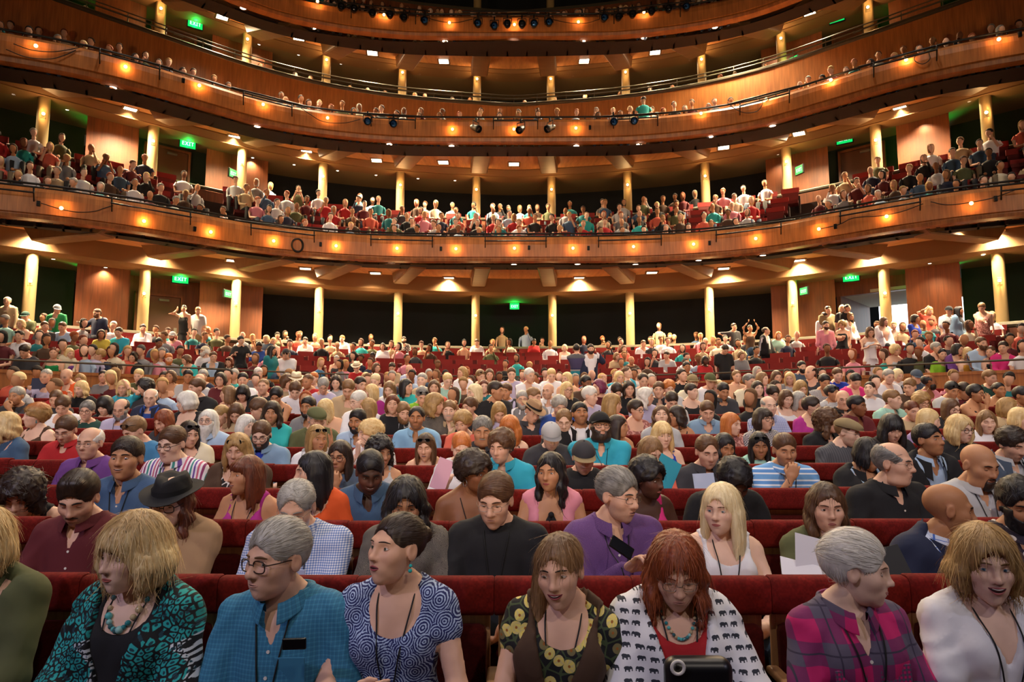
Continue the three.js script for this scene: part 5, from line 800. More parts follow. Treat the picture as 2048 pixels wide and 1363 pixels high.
const PATTERN = {
  animal: () => P0(256, 256, .30, (u, v) => { const w = u + .06 * perN(u, v, 5, 5, 3), h = v + .06 * perN(u, v, 5, 5, 8), [d, e, id] = cell((w % 1 + 1) % 1, (h % 1 + 1) % 1, 15, 4), z = perN(u, v, 3, 3, 2), zeb = Math.sin((v * 26 + 5 * perN(u, v, 4, 4, 6)) * 2.2); const bg = z > .12 ? [16, 140, 140] : z > -.15 ? [40, 170, 170] : [206, 214, 222]; if (z < -.22) return zeb > .1 ? [14, 16, 22] : [206, 214, 222]; if (e - d < .22 && d > .2) return [10, 14, 20]; return d < .2 ? [20, 60, 74] : bg; }),
  bluecheck: () => check(0x3d86a8, 0x2b6f94, .014, 1),
  ikat: () => P0(512, 512, .30, (u, v) => { const [d, , id] = cell(u, v, 5, 12), a = Math.sin(d * 46 + hash3(id, 1, 2) * 6 + 1.2 * perN(u, v, 60, 60, 4)), n = perN(u, v, 70, 70, 3); return a > .1 + .9 * n ? [170, 190, 222] : [28, 36, 96]; }),
  floral: () => P0(256, 256, .24, (u, v) => { const [d, e, id] = cell(u, v, 5, 21), k = hash3(id, 4, 4), r = .30 + .14 * k; if (d < .09) return [150, 90, 30]; if (d < r) { const s = .5 + .5 * Math.sin(id * 3 + Math.atan2(u * 5 % 1 - .5, v * 5 % 1 - .5) * 9); return k > .35 ? [206 + 20 * s, 190 + 16 * s, 130 - 30 * s] : [120, 110, 70]; } return e - d < .1 ? [62, 76, 46] : [14, 14, 18]; }),
  elephants: () => P0(256, 256, .165, (u, v) => { const X = u * 4, Y = v * 5, i = Math.floor(X), j = Math.floor(Y), x = (X - i - .5 + .2 * (hash3(i, j, 3) - .5)) * (hash3(i, j, 9) > .5 ? 1 : -1), y = Y - j - .5; const bodyE = (x / .26) ** 2 + ((y - .04) / .17) ** 2 < 1, head = ((x - .26) / .13) ** 2 + ((y - .08) / .13) ** 2 < 1, leg = y < 0 && y > -.26 && (Math.abs(x - .14) < .06 || Math.abs(x + .15) < .06), trunk = Math.abs(x - .38) < .04 && y < .06 && y > -.2; return hash3(i, j, 5) > .12 && (bodyE || head || leg || trunk) ? [44, 48, 60] : [226, 226, 232]; }),
  scales: () => P0(256, 256, .16, (u, v) => { const [d, e] = cell(u, v, 7, 30), n = Math.sin(d * 42), q = .5 + .5 * perN(u, v, 3, 3, 5); return n > .2 ? [110 + 50 * q, 104 + 46 * q, 96 + 40 * q] : [46, 42, 42]; }),
  plaid: () => P0(128, 128, .135, (u, v) => { const a = (u > .5 ? 1 : 0), b = (v > .5 ? 1 : 0), tw = ((Math.floor(u * 128) + Math.floor(v * 128)) % 4) < 2; const P = [198, 30, 104], Gy = [92, 84, 104], D = [128, 44, 96]; let c = a && b ? P : !a && !b ? Gy : tw ? P : Gy; if (a !== b) c = D; if (Math.abs(u - .25) < .02 || Math.abs(v - .25) < .02) c = [62, 54, 74]; return c; }),
  gingham: () => check(0xe4e6f2, 0x4a66b4, .0125),
  minicheck: () => check(0xe2e4ee, 0x5a78b8, .011),
  bluewindow: () => P0(64, 64, .03, (u, v) => u < .1 || v < .1 ? [70, 110, 196] : [206, 216, 236]),
  multistripe: () => stripes([0xe6e2ea, 0x8a3a6a, 0xe6e2ea, 0x3a8a84, 0xe6e2ea, 0x6a4a9a, 0xe6e2ea, 0xc0607a], .11, true),
  polostripe: () => stripes([0x6aa0d8, 0x6aa0d8, 0x6aa0d8, 0xe0e8f4, 0x5a90d0, 0x5a90d0, 0xe0e8f4], .085, false),
  denimwash: () => P0(128, 128, .3, (u, v, x, y) => { const n = perN(u, v, 5, 5, 4) * 22 + ((x + y) % 3 ? 0 : 10); return [58 + n, 86 + n, 122 + n]; }),
  paisley: () => P0(128, 128, .10, (u, v) => { const [d, e] = cell(u, v, 5, 17); return Math.sin(d * 30) > .3 ? [112, 76, 132] : [92, 58, 114]; }),
  rosedress: () => P0(128, 128, .16, (u, v) => { const [d, , id] = cell(u, v, 6, 8); return d < .24 ? (hash3(id, 2, 2) > .4 ? [196, 60, 90] : [96, 130, 80]) : [232, 220, 206]; }),
  blackwhite: () => P0(128, 128, .2, (u, v) => { const [d, e] = cell(u, v, 4, 3); return e - d < .16 ? [220, 214, 210] : [34, 28, 28]; }),
  stripeteal: () => P0(64, 64, .62, (u, v) => { const k = v; return k < .30 ? [92, 94, 100] : k < .36 ? [120, 120, 124] : k < .5 ? [30, 140, 160] : k < .55 ? [160, 160, 160] : k < .6 ? [40, 50, 90] : [70, 66, 104]; }),
  reddots: () => P0(64, 64, .05, (u, v) => Math.hypot(u - .5, v - .5) < .25 ? [220, 214, 210] : [36, 30, 50]),
  geometric: () => P0(128, 128, .12, (u, v) => { const a = Math.abs(u - .5) + Math.abs(v - .5); return Math.sin(a * 40) > 0 ? [200, 196, 192] : [60, 66, 88]; }),
  pinkprint: () => P0(128, 128, .14, (u, v) => perN(u, v, 9, 9, 4) > .1 ? [206, 150, 140] : [150, 90, 84]),
  greyrib: () => stripes([0x55565c, 0x45464c], .02, true),
  blackstripe: () => stripes([0x1e1e24, 0x1e1e24, 0x1e1e24, 0x5c5c66], .06, true),
};
// ---------- seats ----------
const PITCHX = .532;
const paraZ = (x) => { let best = 99; for (let i = 0; i < 240; i++) { const a = off(COLS[i], PARA), b = off(COLS[i + 1], PARA); if ((a[0] <= x && b[0] >= x) || (a[0] >= x && b[0] <= x)) best = Math.min(best, lerp(a[1], b[1], (x - a[0]) / (b[0] - a[0] || 1))); } return best; };
const toCreased = (g) => { const b = g.boundingBox; g.translate(-(b.min.x + b.max.x) / 2, 0, -b.max.z + .0 - .0025); return toCreasedNormals(g, .7); };
const SHAPE = (() => { // one tip-up theatre seat, origin on the floor under the front of the headrest
  const roll = new THREE.CapsuleGeometry(.062, .404, 4, 12).rotateZ(Math.PI / 2).scale(1.0, 1.06, .62).translate(0, .902, -.045);
  return { headrest: (() => { const s = new THREE.Shape(), r = .036, a = -.0875, b = -.0025, c = .835, d = .97; s.moveTo(a + r, c); s.lineTo(b - r, c); s.quadraticCurveTo(b, c, b, c + r); s.lineTo(b, d - r); s.quadraticCurveTo(b, d, b - r, d); s.lineTo(a + r, d); s.quadraticCurveTo(a, d, a, d - r); s.lineTo(a, c + r); s.quadraticCurveTo(a, c, a + r, c); const g = new THREE.ExtrudeGeometry(s, { depth: .518, bevelEnabled: true, bevelSize: .004, bevelThickness: .006, bevelSegments: 1, curveSegments: 4 }); g.rotateY(-Math.PI / 2); g.translate(.259, 0, 0); g.computeBoundingBox(); return toCreased(g); })(), pad: merge([rbox(.475, .40, .075, .03, 0, .60, -.03, 1).rotateX(-.06).translate(0, 0, .035)]), shell: merge([rbox(.50, .46, .02, .008, 0, .61, -.085, 1), box(.06, .2, .02, -.2, .80, -.08), box(.06, .2, .02, .2, .80, -.08)]), cushion: merge([rbox(.47, .10, .44, .04, 0, .41, .22, 1)]), arm: merge([rbox(.05, .03, .40, .012, -.266, .63, .16, 1)]), post: merge([box(.035, .62, .30, -.266, .31, .10)]) };
})();
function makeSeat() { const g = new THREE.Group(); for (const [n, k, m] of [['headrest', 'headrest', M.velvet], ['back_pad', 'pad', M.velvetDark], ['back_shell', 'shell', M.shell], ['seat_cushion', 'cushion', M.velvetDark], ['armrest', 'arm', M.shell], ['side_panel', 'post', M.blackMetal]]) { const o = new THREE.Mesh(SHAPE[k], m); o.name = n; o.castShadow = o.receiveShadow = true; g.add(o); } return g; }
const seatProto = makeSeat(), seatSpots = [], restSeats = [];
for (let k = 1; k <= NROWS; k++) {
  const z = ROW_Z(k), half = z * .79 + .55; let x0 = -.343 + (k % 2 ? 0 : PITCHX / 2);
  const list = []; for (let n = -40; n <= 40; n++) { const x = x0 + PITCHX * n; if (Math.abs(x) < half && paraZ(x) > z + .45) list.push(x); }
  list.sort((a, b) => a - b).forEach((x, i) => seatSpots.push({ k, x, z, y: rowFloor(k, x), i, n: list.length }));
}
const ROWW = ['front', 'second', 'third', 'fourth', 'fifth', 'sixth', 'seventh', 'eighth', 'ninth', 'tenth', 'eleventh', 'twelfth', 'thirteenth', 'fourteenth', 'fifteenth', 'sixteenth'];
const seatAt = (k, x) => { let b = null; for (const s of seatSpots) if (s.k === k && (!b || Math.abs(s.x - x) < Math.abs(b.x - x))) b = s; return b; };
// the seats that show largest are things of their own, the rest are one object
seatSpots.forEach((s, n) => {
  if (n < 296) { const o = seatProto.clone(); o.name = numbered('theatre_seat'); o.position.set(s.x, s.y, -s.z); scene.add(o); s.obj = o; }
  else restSeats.push([s.x, s.y, s.z, 0]);
});
function terraceSeats(curve, o, y, i0, i1, skip) { let last = -9; for (let i = i0; i <= i1; i++) { const p = curve[i]; if (skip && skip(p.x)) continue; const q = off(p, o), prev = last; if (typeof prev === 'number' || Math.hypot(q[0] - prev[0], q[1] - prev[1]) > .55) { restSeats.push([q[0], y, q[1], Math.atan2(p.nx, p.nz)]); last = q; } } }
const AISLE = (x) => Math.abs(Math.abs(x) - 8.75) < .62;
for (let i = 1; i <= TERR - 0; i++) terraceSeats(COLS, -.5 - (i - 1) * .9 - .06, terrH(i), 30, 210, AISLE);
BALC.forEach((b, L) => { for (let r = 0; r < b.rows; r++) { let last = null; for (let i = 30; i <= 210; i++) { if (Math.abs(Math.abs(FRONT[i].x) - 7.2) < .5) continue; const p = rowPoint(L, i, r + .32); if (last && Math.hypot(p.x - last.x, p.z - last.z) < .55) continue; last = p; restSeats.push([p.x, b.floor0 + r * b.rise, p.z, p.a]); } } });
{
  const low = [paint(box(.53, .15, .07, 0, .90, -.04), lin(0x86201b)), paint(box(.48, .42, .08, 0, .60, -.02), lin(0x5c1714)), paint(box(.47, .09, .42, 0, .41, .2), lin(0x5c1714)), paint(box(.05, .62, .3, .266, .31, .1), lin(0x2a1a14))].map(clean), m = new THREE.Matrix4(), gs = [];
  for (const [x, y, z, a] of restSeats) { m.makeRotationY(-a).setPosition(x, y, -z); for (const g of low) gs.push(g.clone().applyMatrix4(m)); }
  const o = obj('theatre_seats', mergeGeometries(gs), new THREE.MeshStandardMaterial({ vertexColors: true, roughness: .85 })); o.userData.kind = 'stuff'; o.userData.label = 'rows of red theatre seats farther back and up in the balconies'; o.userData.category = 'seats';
}
// ---------- the audience ----------
// rows of the stalls by number; 'T' the raised rear stalls. px, py: middle of the head in the photograph
const PEOPLE = []; let rowAuto = 0;
const terraceAt = (px, py, hgt = 1.2) => { let best, bd = 1e9; for (let i = 1; i <= TERR; i++) { const o = -.5 - (i - 1) * .9 - .30, y = terrH(i) + hgt, p = findAt(COLS, o, y, px), q = off(p, o), d = Math.abs(toPix(q[0], y, q[1])[1] - py); if (d < bd) { bd = d; best = { x: q[0], z: q[1], fl: terrH(i), i, a: Math.atan2(p.nx, p.nz) }; } } return best; };
const rowFor = (px, py) => { let best = 7, bd = 1e9; for (let k = 1; k <= NROWS; k++) { const z = ROW_Z(k) - .3, x = ray(px, py)[0] * z, d = Math.abs(toPix(x, railH(k) + dish(x) + .2, z)[1] - py); if (d < bd) { bd = d; best = k; } } return best; };
const TW = { tee: 'T-shirt', polo: 'polo shirt', shirt: 'shirt', sshirt: 'short-sleeved shirt', blouse: 'blouse', top: 'top', tank: 'sleeveless top', vee: 'V-neck top', veelong: 'V-neck jumper', sweater: 'jumper', jacket: 'jacket', cardi: 'cardigan', hoodie: 'hoodie', halter: 'halter top', strapless: 'strapless top', dress: 'dress', rolled: 'shirt', vest: 'waistcoat' };
const CW = { lightgrey: 'pale grey', lightblue: 'light blue', sky: 'sky blue', denimlight: 'pale denim', hotpink: 'hot pink', royal: 'royal blue', darkgreen: 'dark green', steelblue: 'steel blue', paleblonde: 'pale blonde', dirty: 'dark blonde', dark: 'dark brown', salt: 'greying', light: 'light brown' };
const HW = { bob: 'bobbed', long: 'long', wavy: 'wavy', curly: 'curly', afro: 'curly', curlyshort: 'short curly', up: 'pinned-up', pony: 'tied-back', short: 'short', messy: 'tousled', side: 'side-parted', quiff: 'swept-up', slick: 'slicked', buzz: 'cropped', fringe: 'balding', recede: 'receding', bald: 'bald' };
// who: sex, skin, hair style:colour  ('f l bob:blonde'); wear: garments joined by '+'
function P(px, py, row, who, wear, o = {}, label) {
  const [sex, tone, hh] = who.split(' '), [h, c] = hh.split(':');
  PEOPLE.push({ px, py, row, sex, tone, h, c: c || 'brown', t: wear.split('+'), label, seed: PEOPLE.length + 1, ...o });
}
// front row
P(-48, 1086, 1, 'f l bob:blonde', 'jacket:olive', { lod: 'A' }, 'person at the left edge of the front row, only a dark olive sleeve showing');
P(262, 1108, 1, 'f f bob:blonde', 'tank:black+cardi:animal:open:elbow', { lod: 'A', y: -22, p: 3, len: .06, vol: .014, bang: 1, root: 'dirty', gl: 'head', glc: 'clear', beads: 'big', lan: 1, gx: -.3, lip: 0xa8584e, makeup: 1, hs: 1.05, leg: 'black', fat: .12, aL: { at: [-.09, -.46, .26], dir: [.8, .1, .5], n: [0, -1, .2], curl: .5 }, aR: { at: [.10, -.47, .26], dir: [-.8, .05, .4], hand: 0 } }, 'blonde bobbed woman in teal and black animal-print cardigan with turquoise bead necklace');
P(553, 1118, 1, 'm l slick:grey', 'sshirt:bluecheck', { lod: 'A', y: -32, p: 2, vol: .006, gl: 'thick', glc: 'tort', lan: 1, badge: 2, pocket: 1, gx: .9, bc: 'light', fat: .25, hs: 1.04, build: 1.02, bx: .04, iris: 0x4a5a64, brow: .002 }, 'grey-haired man in tortoiseshell glasses and blue checked short-sleeved shirt');
P(792, 1096, 1, 'f l up:dark', 'top:ikat', { lod: 'A', y: -38, p: -7, lan: 1, earring: 'turquoise', open: .004, teeth: 0, scoop: .125, gx: -.2, gy: .4, lip: 0xa0525a, watch: -1, hs: 1.02, by: -4, iris: 0x4a5648, aL: { at: [-.10, -.40, .27], dir: [.93, .32, .25], n: [0, -.5, -1], curl: .28 }, aR: { at: [.115, -.44, .29], dir: [-.95, -.05, .3], n: [0, -.6, -.8], curl: .4 } }, 'dark-haired woman in navy ikat top, hands clasped, gazing upward to one side');
P(1120, 1140, 1, 'f l oneside:light', 'top:floral+vest:brown', { lod: 'A', y: -20, p: 6, r: 5, one: -1, len: .46, smile: 1.3, open: .0045, lan: 1, gx: -.6, gy: -.4, lip: 0x9c4a4c, by: -6, root: 'brown', iris: 0x4a3420, bc: 'dark', browW: 1.2 }, 'smiling young woman with long brown hair over one shoulder, floral top and brown waistcoat');
P(1352, 1142, 1, 'f l wavy:red', 'tank:red+cardi:elephants:open:long', { lod: 'A', y: -6, p: 20, len: .13, vol: .008, gl: 'oval', glc: 'wire', eye: .3, fat: .3, beads: 1, lan: 1, aR: { at: [.165, -.42, .30], dir: [-.35, -.7, .5], n: [-.4, -.35, -.85], curl: .32 }, aL: { at: [-.13, -.48, .27], dir: [.6, -.3, .5], hand: 0 } }, 'auburn woman in red top and elephant-print cardigan looking down at her purse');
P(1712, 1138, 1, 'f f slick:silver', 'shirt:plaid', { lod: 'A', y: 62, p: 4, vol: .012, by: 4, lan: 1, pocket: 2, smile: .8, bust: .5, sex2: 1, gx: .3, hs: 1.02, tone2: 1 }, 'person with cropped silver hair in pink and grey plaid shirt, turned sideways');
P(1970, 1128, 1, 'f f bob:dirty', 'vee:white', { lod: 'A', y: -16, p: 3, len: .045, vol: .012, smile: 1.1, open: .009, lan: 1, gx: -.5, part: .004, lip: 0xb86a68, hs: 1.02, iris: 0x4a6a80 }, 'laughing woman with honey-blonde bob in white V-neck top');
// second row
P(155, 996, 2, 'm l quiff:dark', 'shirt:maroon', { lod: 'M', y: 10, p: 26, eye: .2, stub: .6, mous: 1, vol: .006, browW: 1.25 }, 'young man with dark swept hair and moustache in burgundy shirt, looking down');
P(342, 1003, 2, 'f f wavy:auburn', 'cardi:tan:crew:long', { lod: 'M', y: 0, p: 14, len: .26, gl: 'thick', hat: 'fedora:black', brimUp: .3, eye: .4, lip: 0x9a4a58, aR: { at: [.0, -.24, .16], dir: [-.15, .95, .25], n: [-.9, 0, -.2], curl: .18 } }, 'woman in black fedora and glasses, face lit by a phone, tan top');
P(592, 1014, 2, 'm l recede:grey', 'shirt:minicheck', { lod: 'M', y: 2, p: 25, gl: 'oval', glc: 'wire', eye: .25, stub: .75, fc: 'white', beard: 0, lan: 2, fat: .3, pocket: 1, build: 1.08, aR: { at: [.03, -.31, .26], dir: [.3, .3, .6], n: [-1, 0, 0], curl: .5 } }, 'grey-stubbled man in rimless glasses and fine white and blue check shirt, reading');
P(812, 1008, 2, 'f o wavy:black', 'tee:scales', { lod: 'M', y: 6, p: 13, len: .12, vol: .012, eye: .45, gy: -.5, fat: .1, build: 1.06, lip: 0x8a4a44, makeup: 1 }, 'black-haired woman in grey scale-patterned top behind the ikat-top woman');
P(990, 1000, 2, 'm l side:brown', 'sweater:black', { lod: 'M', y: -14, p: 16, gl: 'oval', glc: 'wire', eye: .45, vol: .004, build: 1.05, lan: 1, nose: 1.1, chin: .006 }, 'brown-haired man in thin glasses and black long-sleeved top');
P(1236, 990, 2, 'm l slick:salt', 'shirt:paisley', { lod: 'M', y: 44, p: 8, gl: 'oval', open: .003, teeth: 0, vol: .010, stub: .25, build: 1.05, lan: 1, by: 6, gx: .5, nose: 1.12, aL: { at: [.0, -.30, .22], dir: [.55, .6, .4], n: [.5, -.2, .6], curl: .65 } }, 'greying man in glasses and purple shirt holding up a small black phone');
P(1442, 1018, 2, 'f f long:paleblonde', 'tank:white', { lod: 'M', y: -34, p: 2, len: .22, vol: .006, earring: 'teal', lan: 1, gx: -.3, by: -4, lip: 0xa85c58, iris: 0x406078 }, 'woman with long pale blonde hair in sleeveless white top');
P(1652, 1015, 2, 'f l wavy:brown', 'vee:olive:crew:short', { lod: 'M', y: -10, p: 2, len: .30, root: 'dark', brow: -.003, gx: .3, smile: -.6, eye: .9, browW: 1.1, lip: 0xa06058, aL: { at: [-.06, -.30, .22], dir: [.4, .3, .6], hand: 0 } }, 'frowning woman with long brown hair holding white programmes');
P(1896, 1018, 2, 'm o bald:black', 'shirt:bluewindow+jacket:navy', { lod: 'M', y: 70, p: 6, stub: .35, lan: 1, by: 14, build: 1.05 }, 'bald man in navy blazer and blue check shirt, turned away sideways');
P(2036, 1010, 2, 'm o messy:black', 'shirt:reddots', { lod: 'M', y: -12, p: 12, beard: 1, eye: .35 }, 'dark-bearded young man at the right edge in dotted navy shirt');
// third row
P(40, 992, 3, 'f l curly:dark', 'tank:black', { lod: 'B', y: 14, p: 26, len: .09, vol: .014, eye: .25, lean: .36, frizz: .9 }, 'woman with big dark curly hair bent forward at the left edge');
P(251, 917, 3, 'm t short:dark', 'sshirt:denimwash', { lod: 'M', y: 6, p: -2, smile: .9, open: .005, fat: .3, build: 1.15, hs: 1.06, lan: 1 }, 'smiling broad man with short dark hair in denim shirt');
P(490, 950, 3, 'f t long:auburn', 'tank:magenta', { lod: 'B', y: -36, p: -2, len: .17, smile: 1, open: .004, lan: 1, bang: 1, lean: .1 }, 'auburn-haired smiling woman in magenta sleeveless top');
P(624, 942, 3, 'f l long:black', 'blouse:orange', { lod: 'B', y: -64, p: 6, len: .2, lean: .1 }, 'black-haired woman in bright orange top turned aside behind the grey-stubbled man');
P(740, 944, 3, 'm d short:black', 'shirt:denim', { lod: 'B', y: 16, p: 24, smile: 1.4, open: .006, eye: .4, lean: .1, build: 1.05 }, 'smiling dark-skinned man in blue shirt looking down at his phone');
P(948, 945, 3, 'f m curlyshort:dark', 'strapless:rosedress', { lod: 'B', y: 58, p: 8, earring: 'hoop', vol: .018, fat: .3, build: 1.12, lan: 1, lean: .08 }, 'woman with short braids, hoop earring and strapless floral dress, turned away');
P(1101, 943, 3, 'f t wavy:black', 'halter:pink', { lod: 'B', y: -22, p: 4, len: .18, bow: 1, lean: .08, lip: 0xa0504c }, 'long dark-haired young woman in pale pink halter with large black bow');
P(1296, 957, 3, 'f d afro:black', 'tank:hotpink', { lod: 'B', y: 44, p: 8, lean: .14 }, 'dark-skinned woman with rounded curls and hot pink top, partly hidden by the purple shirt man');
P(1467, 962, 3, 'm d afro:black', 'tee:black', { lod: 'B', y: 10, p: 42, lean: .18, vol: -.006, eye: .15 }, 'person with black curls bowed low in black T-shirt behind the blonde in white');
P(1786, 926, 3, 'm l fringe:salt', 'polo:black', { lod: 'M', y: 44, p: 4, gl: 'oval', fat: .4, build: 1.15, hs: 1.06 }, 'balding older man with glasses in black polo shirt, looking aside');
P(1957, 930, 3, 'm t bald:dark', 'polo:lightgrey', { lod: 'M', y: 12, p: 16, beard: 1, goat: 1, fc: 'dark', eye: .3, fat: .4, build: 1.12, hs: 1.06, lan: 1, aR: { at: [.10, -.20, .2], dir: [-.35, .75, .3], n: [-.6, -.2, .4], curl: 1.3 } }, 'shaven-headed man with goatee in pale polo, fist raised to his chest');
// fourth row
P(178, 886, 4, 'm l fringe:white', 'shirt:purple', { lod: 'B', y: 2, p: 4, gl: 'oval', lan: 1, fat: .1 }, 'bald white-haired man in glasses and purple shirt');
P(342, 888, 4, 'm f side:brown', 'shirt:multistripe', { lod: 'B', y: -10, p: 12, gl: 'thick', eye: .35, fat: .5, lan: 1, build: 1.1, hs: 1.05 }, 'man in black-rimmed glasses and pastel striped shirt, face lit by a screen');
P(474, 900, 4, 'f l long:dirty', 'top:blackwhite+cardi:brown', { lod: 'B', y: 4, p: 12, len: .12, gl: 'head', eye: .3, vol: .01, fat: .4, build: 1.12 }, 'blonde woman with sunglasses on her head, brown cardigan over a black and white print');
P(679, 912, 4, 'f t long:dark', 'tee:slate', { lod: 'B', y: -6, p: 8, len: .22, gl: 'thick', smile: .6, aR: { at: [.02, -.21, .17], dir: [-.15, 1, .15], n: [-.2, .1, -1], curl: 1.25 } }, 'young woman in glasses holding her fist to her smiling mouth');
P(760, 905, 4, 'f t curly:black', 'tank:lightgrey', { lod: 'B', y: 40, p: 8, len: .1, lean: -.1 }, 'woman with dark curls mostly hidden behind the smiling man in blue');
P(923, 895, 4, 'f f pony:ginger', 'tee:white', { lod: 'B', y: 8, p: 24, eye: .2, len: .2, aL: { at: [-.10, -.28, .22], dir: [.2, .8, .4], hand: 0 } }, 'ginger-haired girl in white T-shirt reading a pink programme');
P(1002, 893, 4, 'm l curlyshort:brown', 'shirt:aqua', { lod: 'B', y: -24, p: 12, vol: .008, eye: .4, build: 1.05 }, 'man with shaggy brown hair in turquoise shirt, leaning in');
P(1167, 914, 4, 'm l short:brown', 'tee:black', { lod: 'B', y: 2, p: 22, hat: 'cap:charcoal:khaki', capgl: 1, eye: .2, stub: .3 }, 'man in dark cap with sunglasses on the brim and black T-shirt, head bowed');
P(1302, 905, 4, 'f l long:light', 'tee:coral', { lod: 'B', y: 20, p: 22, len: .16, eye: .25 }, 'light-brown-haired woman bent over a teal brochure');
P(1414, 903, 4, 'm l recede:brown', 'polo:charcoal', { lod: 'B', y: 4, p: 16, eye: .3, ear: 1 }, 'man with receding short hair in charcoal polo holding a white leaflet');
P(1569, 900, 4, 'm t slick:brown', 'polo:polostripe', { lod: 'B', y: -4, p: 10, stub: .3, lan: 1, build: 1.12, fat: .2, eye: .5, aL: { at: [-.03, -.20, .16], dir: [.3, .95, .1], n: [.3, 0, -1], curl: 1.1 } }, 'man in blue and white striped polo, hand to his mouth');
P(1737, 908, 4, 'f t bob:black', 'top:lightblue+jacket:black', { lod: 'B', y: 36, p: 24, eye: .25, len: .06 }, 'person with black hair in black blazer bowed behind the balding man');
P(1856, 880, 4, 'm o short:black', 'shirt:lightblue+jacket:black', { lod: 'B', y: 24, p: -6, browW: 1.5, smile: -.5, ear: 1 }, 'black-haired man in black jacket and open pale blue collar, chin raised');
P(2022, 888, 4, 'm l curlyshort:dark', 'shirt:lightgrey+jacket:slate', { lod: 'B', y: 10, p: 22, smile: .9, stub: .35, eye: .35, build: 1.06 }, 'smiling dark-haired man in slate jacket looking down at the right edge');
// fifth row
P(4, 852, 5, 'f l wavy:blonde', 'jacket:denim', { lod: 'B', y: -70, p: 0, len: .1, vol: .012 }, 'wavy blonde woman in dark denim jacket at the left edge');
P(130, 860, 5, 'm l side:brown', 'shirt:red', { lod: 'B', y: 6, p: 24, gl: 'oval', stub: .4, eye: .25 }, 'man in red shirt and glasses looking down, beard shadow');
P(268, 862, 5, 'm l short:light', 'tee:steelblue', { lod: 'B', y: -30, p: 26, eye: .2, gl: 'head' }, 'light-haired person with sunglasses on the head, bowed behind the denim shirt man');
P(378, 868, 5, 'f l long:dark', 'tank:black+cardi:cream', { lod: 'B', y: 46, p: 10, len: .2, gl: 'head' }, 'dark-haired woman in cream cardigan with sunglasses on her head, facing sideways');
P(522, 870, 5, 'm f short:brown', 'tee:royal+sshirt:denimlight', { lod: 'B', y: 6, p: 20, gl: 'thick', beard: 1, eye: .25, fc: 'dark' }, 'bearded man in dark glasses and pale blue overshirt, face lit violet');
P(634, 876, 5, 'f t long:dirty', 'tee:white+vest:lightgrey', { lod: 'B', y: 42, p: 8, len: .13, gl: 'head', open: .004, aR: { at: [.17, -.06, .16], dir: [.05, 1, .1], n: [-1, 0, .3], curl: .15 } }, 'blonde woman with sunglasses on her head gesturing with a raised hand');
P(739, 868, 5, 'f f curlyshort:blonde', 'tee:white', { lod: 'B', y: -62, p: 4, vol: .012, aL: { at: [-.07, -.16, .14], dir: [0, 1, .1], n: [.6, 0, -.5], curl: 1.2 } }, 'short-haired blonde woman in profile with fingers at her lips');
P(851, 893, 5, 'f l long:brown', 'tank:peach', { lod: 'B', y: -4, p: 14, len: .14, open: .008, gl: 'head', eye: .3, root: 'dark' }, 'open-mouthed brown-haired woman in peach top with dark sunglasses on her head');
P(1102, 872, 5, 'm f short:brown', 'hoodie:charcoal', { lod: 'B', y: 6, p: 26, hat: 'cap:lightgrey:grey', eye: .15, emblem: 1 }, 'young man in pale grey cap with dark monogram and charcoal hoodie');
P(1200, 852, 5, 'm l short:dark', 'polo:aqua', { lod: 'B', y: 6, p: -6, hat: 'cap:black', gl: 'thick', beard: 1, fat: .6, build: 1.25, hs: 1.08, lan: 1, fc: 'dark', aR: { at: [-.03, -.33, .28], dir: [-1, -.1, .1], n: [0, -1, 0], hand: 0 }, aL: { at: [.10, -.38, .26], dir: [1, .0, .1], n: [0, -1, 0], hand: 0 } }, 'big bearded man in black cap and glasses, arms folded over a bright aqua polo');
P(1325, 870, 5, 'f f long:blonde', 'tank:royal', { lod: 'B', y: 8, p: 6, len: .14, bang: 1, vol: .006 }, 'blonde woman with full fringe, bare shoulders, beside the aqua polo man');
P(1449, 893, 5, 'f o wavy:black', 'tank:black', { lod: 'B', y: 12, p: 18, len: .2, eye: .25 }, 'black-haired young woman looking down beside the charcoal polo man');
P(1518, 890, 5, 'f o long:black', 'tee:mint', { lod: 'B', y: -10, p: 12, len: .2, gl: 'head', eye: .3, aL: { at: [.0, -.2, .18], dir: [-.6, .3, .3], n: [0, -1, 0], curl: .8 } }, 'black-haired woman in mint top with sunglasses on her head, chin over her hand');
P(1693, 864, 5, 'm f buzz:light', 'tee:greyrib', { lod: 'B', y: 48, p: 14, hat: 'flat:khaki', gl: 'oval', stub: .35, build: 1.08 }, 'man in khaki flat cap and grey T-shirt, face lit violet by a phone');
P(1783, 857, 5, 'f l long:black', 'cardi:black', { lod: 'B', y: -4, p: 22, len: .14, bang: 1, vol: .014, eye: .2, open: .003, teeth: 0 }, 'black-haired woman bent over a phone that lights her face violet');
P(1920, 858, 5, 'f f bob:blonde', 'tee:black', { lod: 'B', y: 14, p: 8, len: .1, gl: 'thick', vol: .01 }, 'blonde woman in dark glasses and black top behind the goatee man');
// sixth row
P(69, 832, 6, 'f f curlyshort:dirty', 'tank:brown', { lod: 'B', y: -48, p: 0, vol: .01, hs: 1.04, earring: 'teal', root: 'ginger' }, 'short-haired reddish blonde woman in brown sleeveless top, looking away smiling');
P(326, 842, 6, 'f l long:red', 'tee:charcoal', { lod: 'B', y: -20, p: 28, len: .14, eye: .2, aL: { at: [-.14, -.20, .2], dir: [.1, .9, .3], n: [.2, 0, 1], curl: .8 } }, 'red-haired woman looking down past a dark red phone in her hand');
P(415, 842, 6, 'm f long:white', 'shirt:lightblue', { lod: 'B', y: 2, p: -2, len: .2, gl: 'round', beard: .17, fc: 'white', mous: 1 }, 'old man with very long white hair and beard in round glasses');
P(441, 830, 7, 'f l pony:dirty', 'sshirt:tan', { lod: 'C', y: -30, p: 26, len: .15 }, 'dark blonde woman in tan shirt just behind the long white beard man');
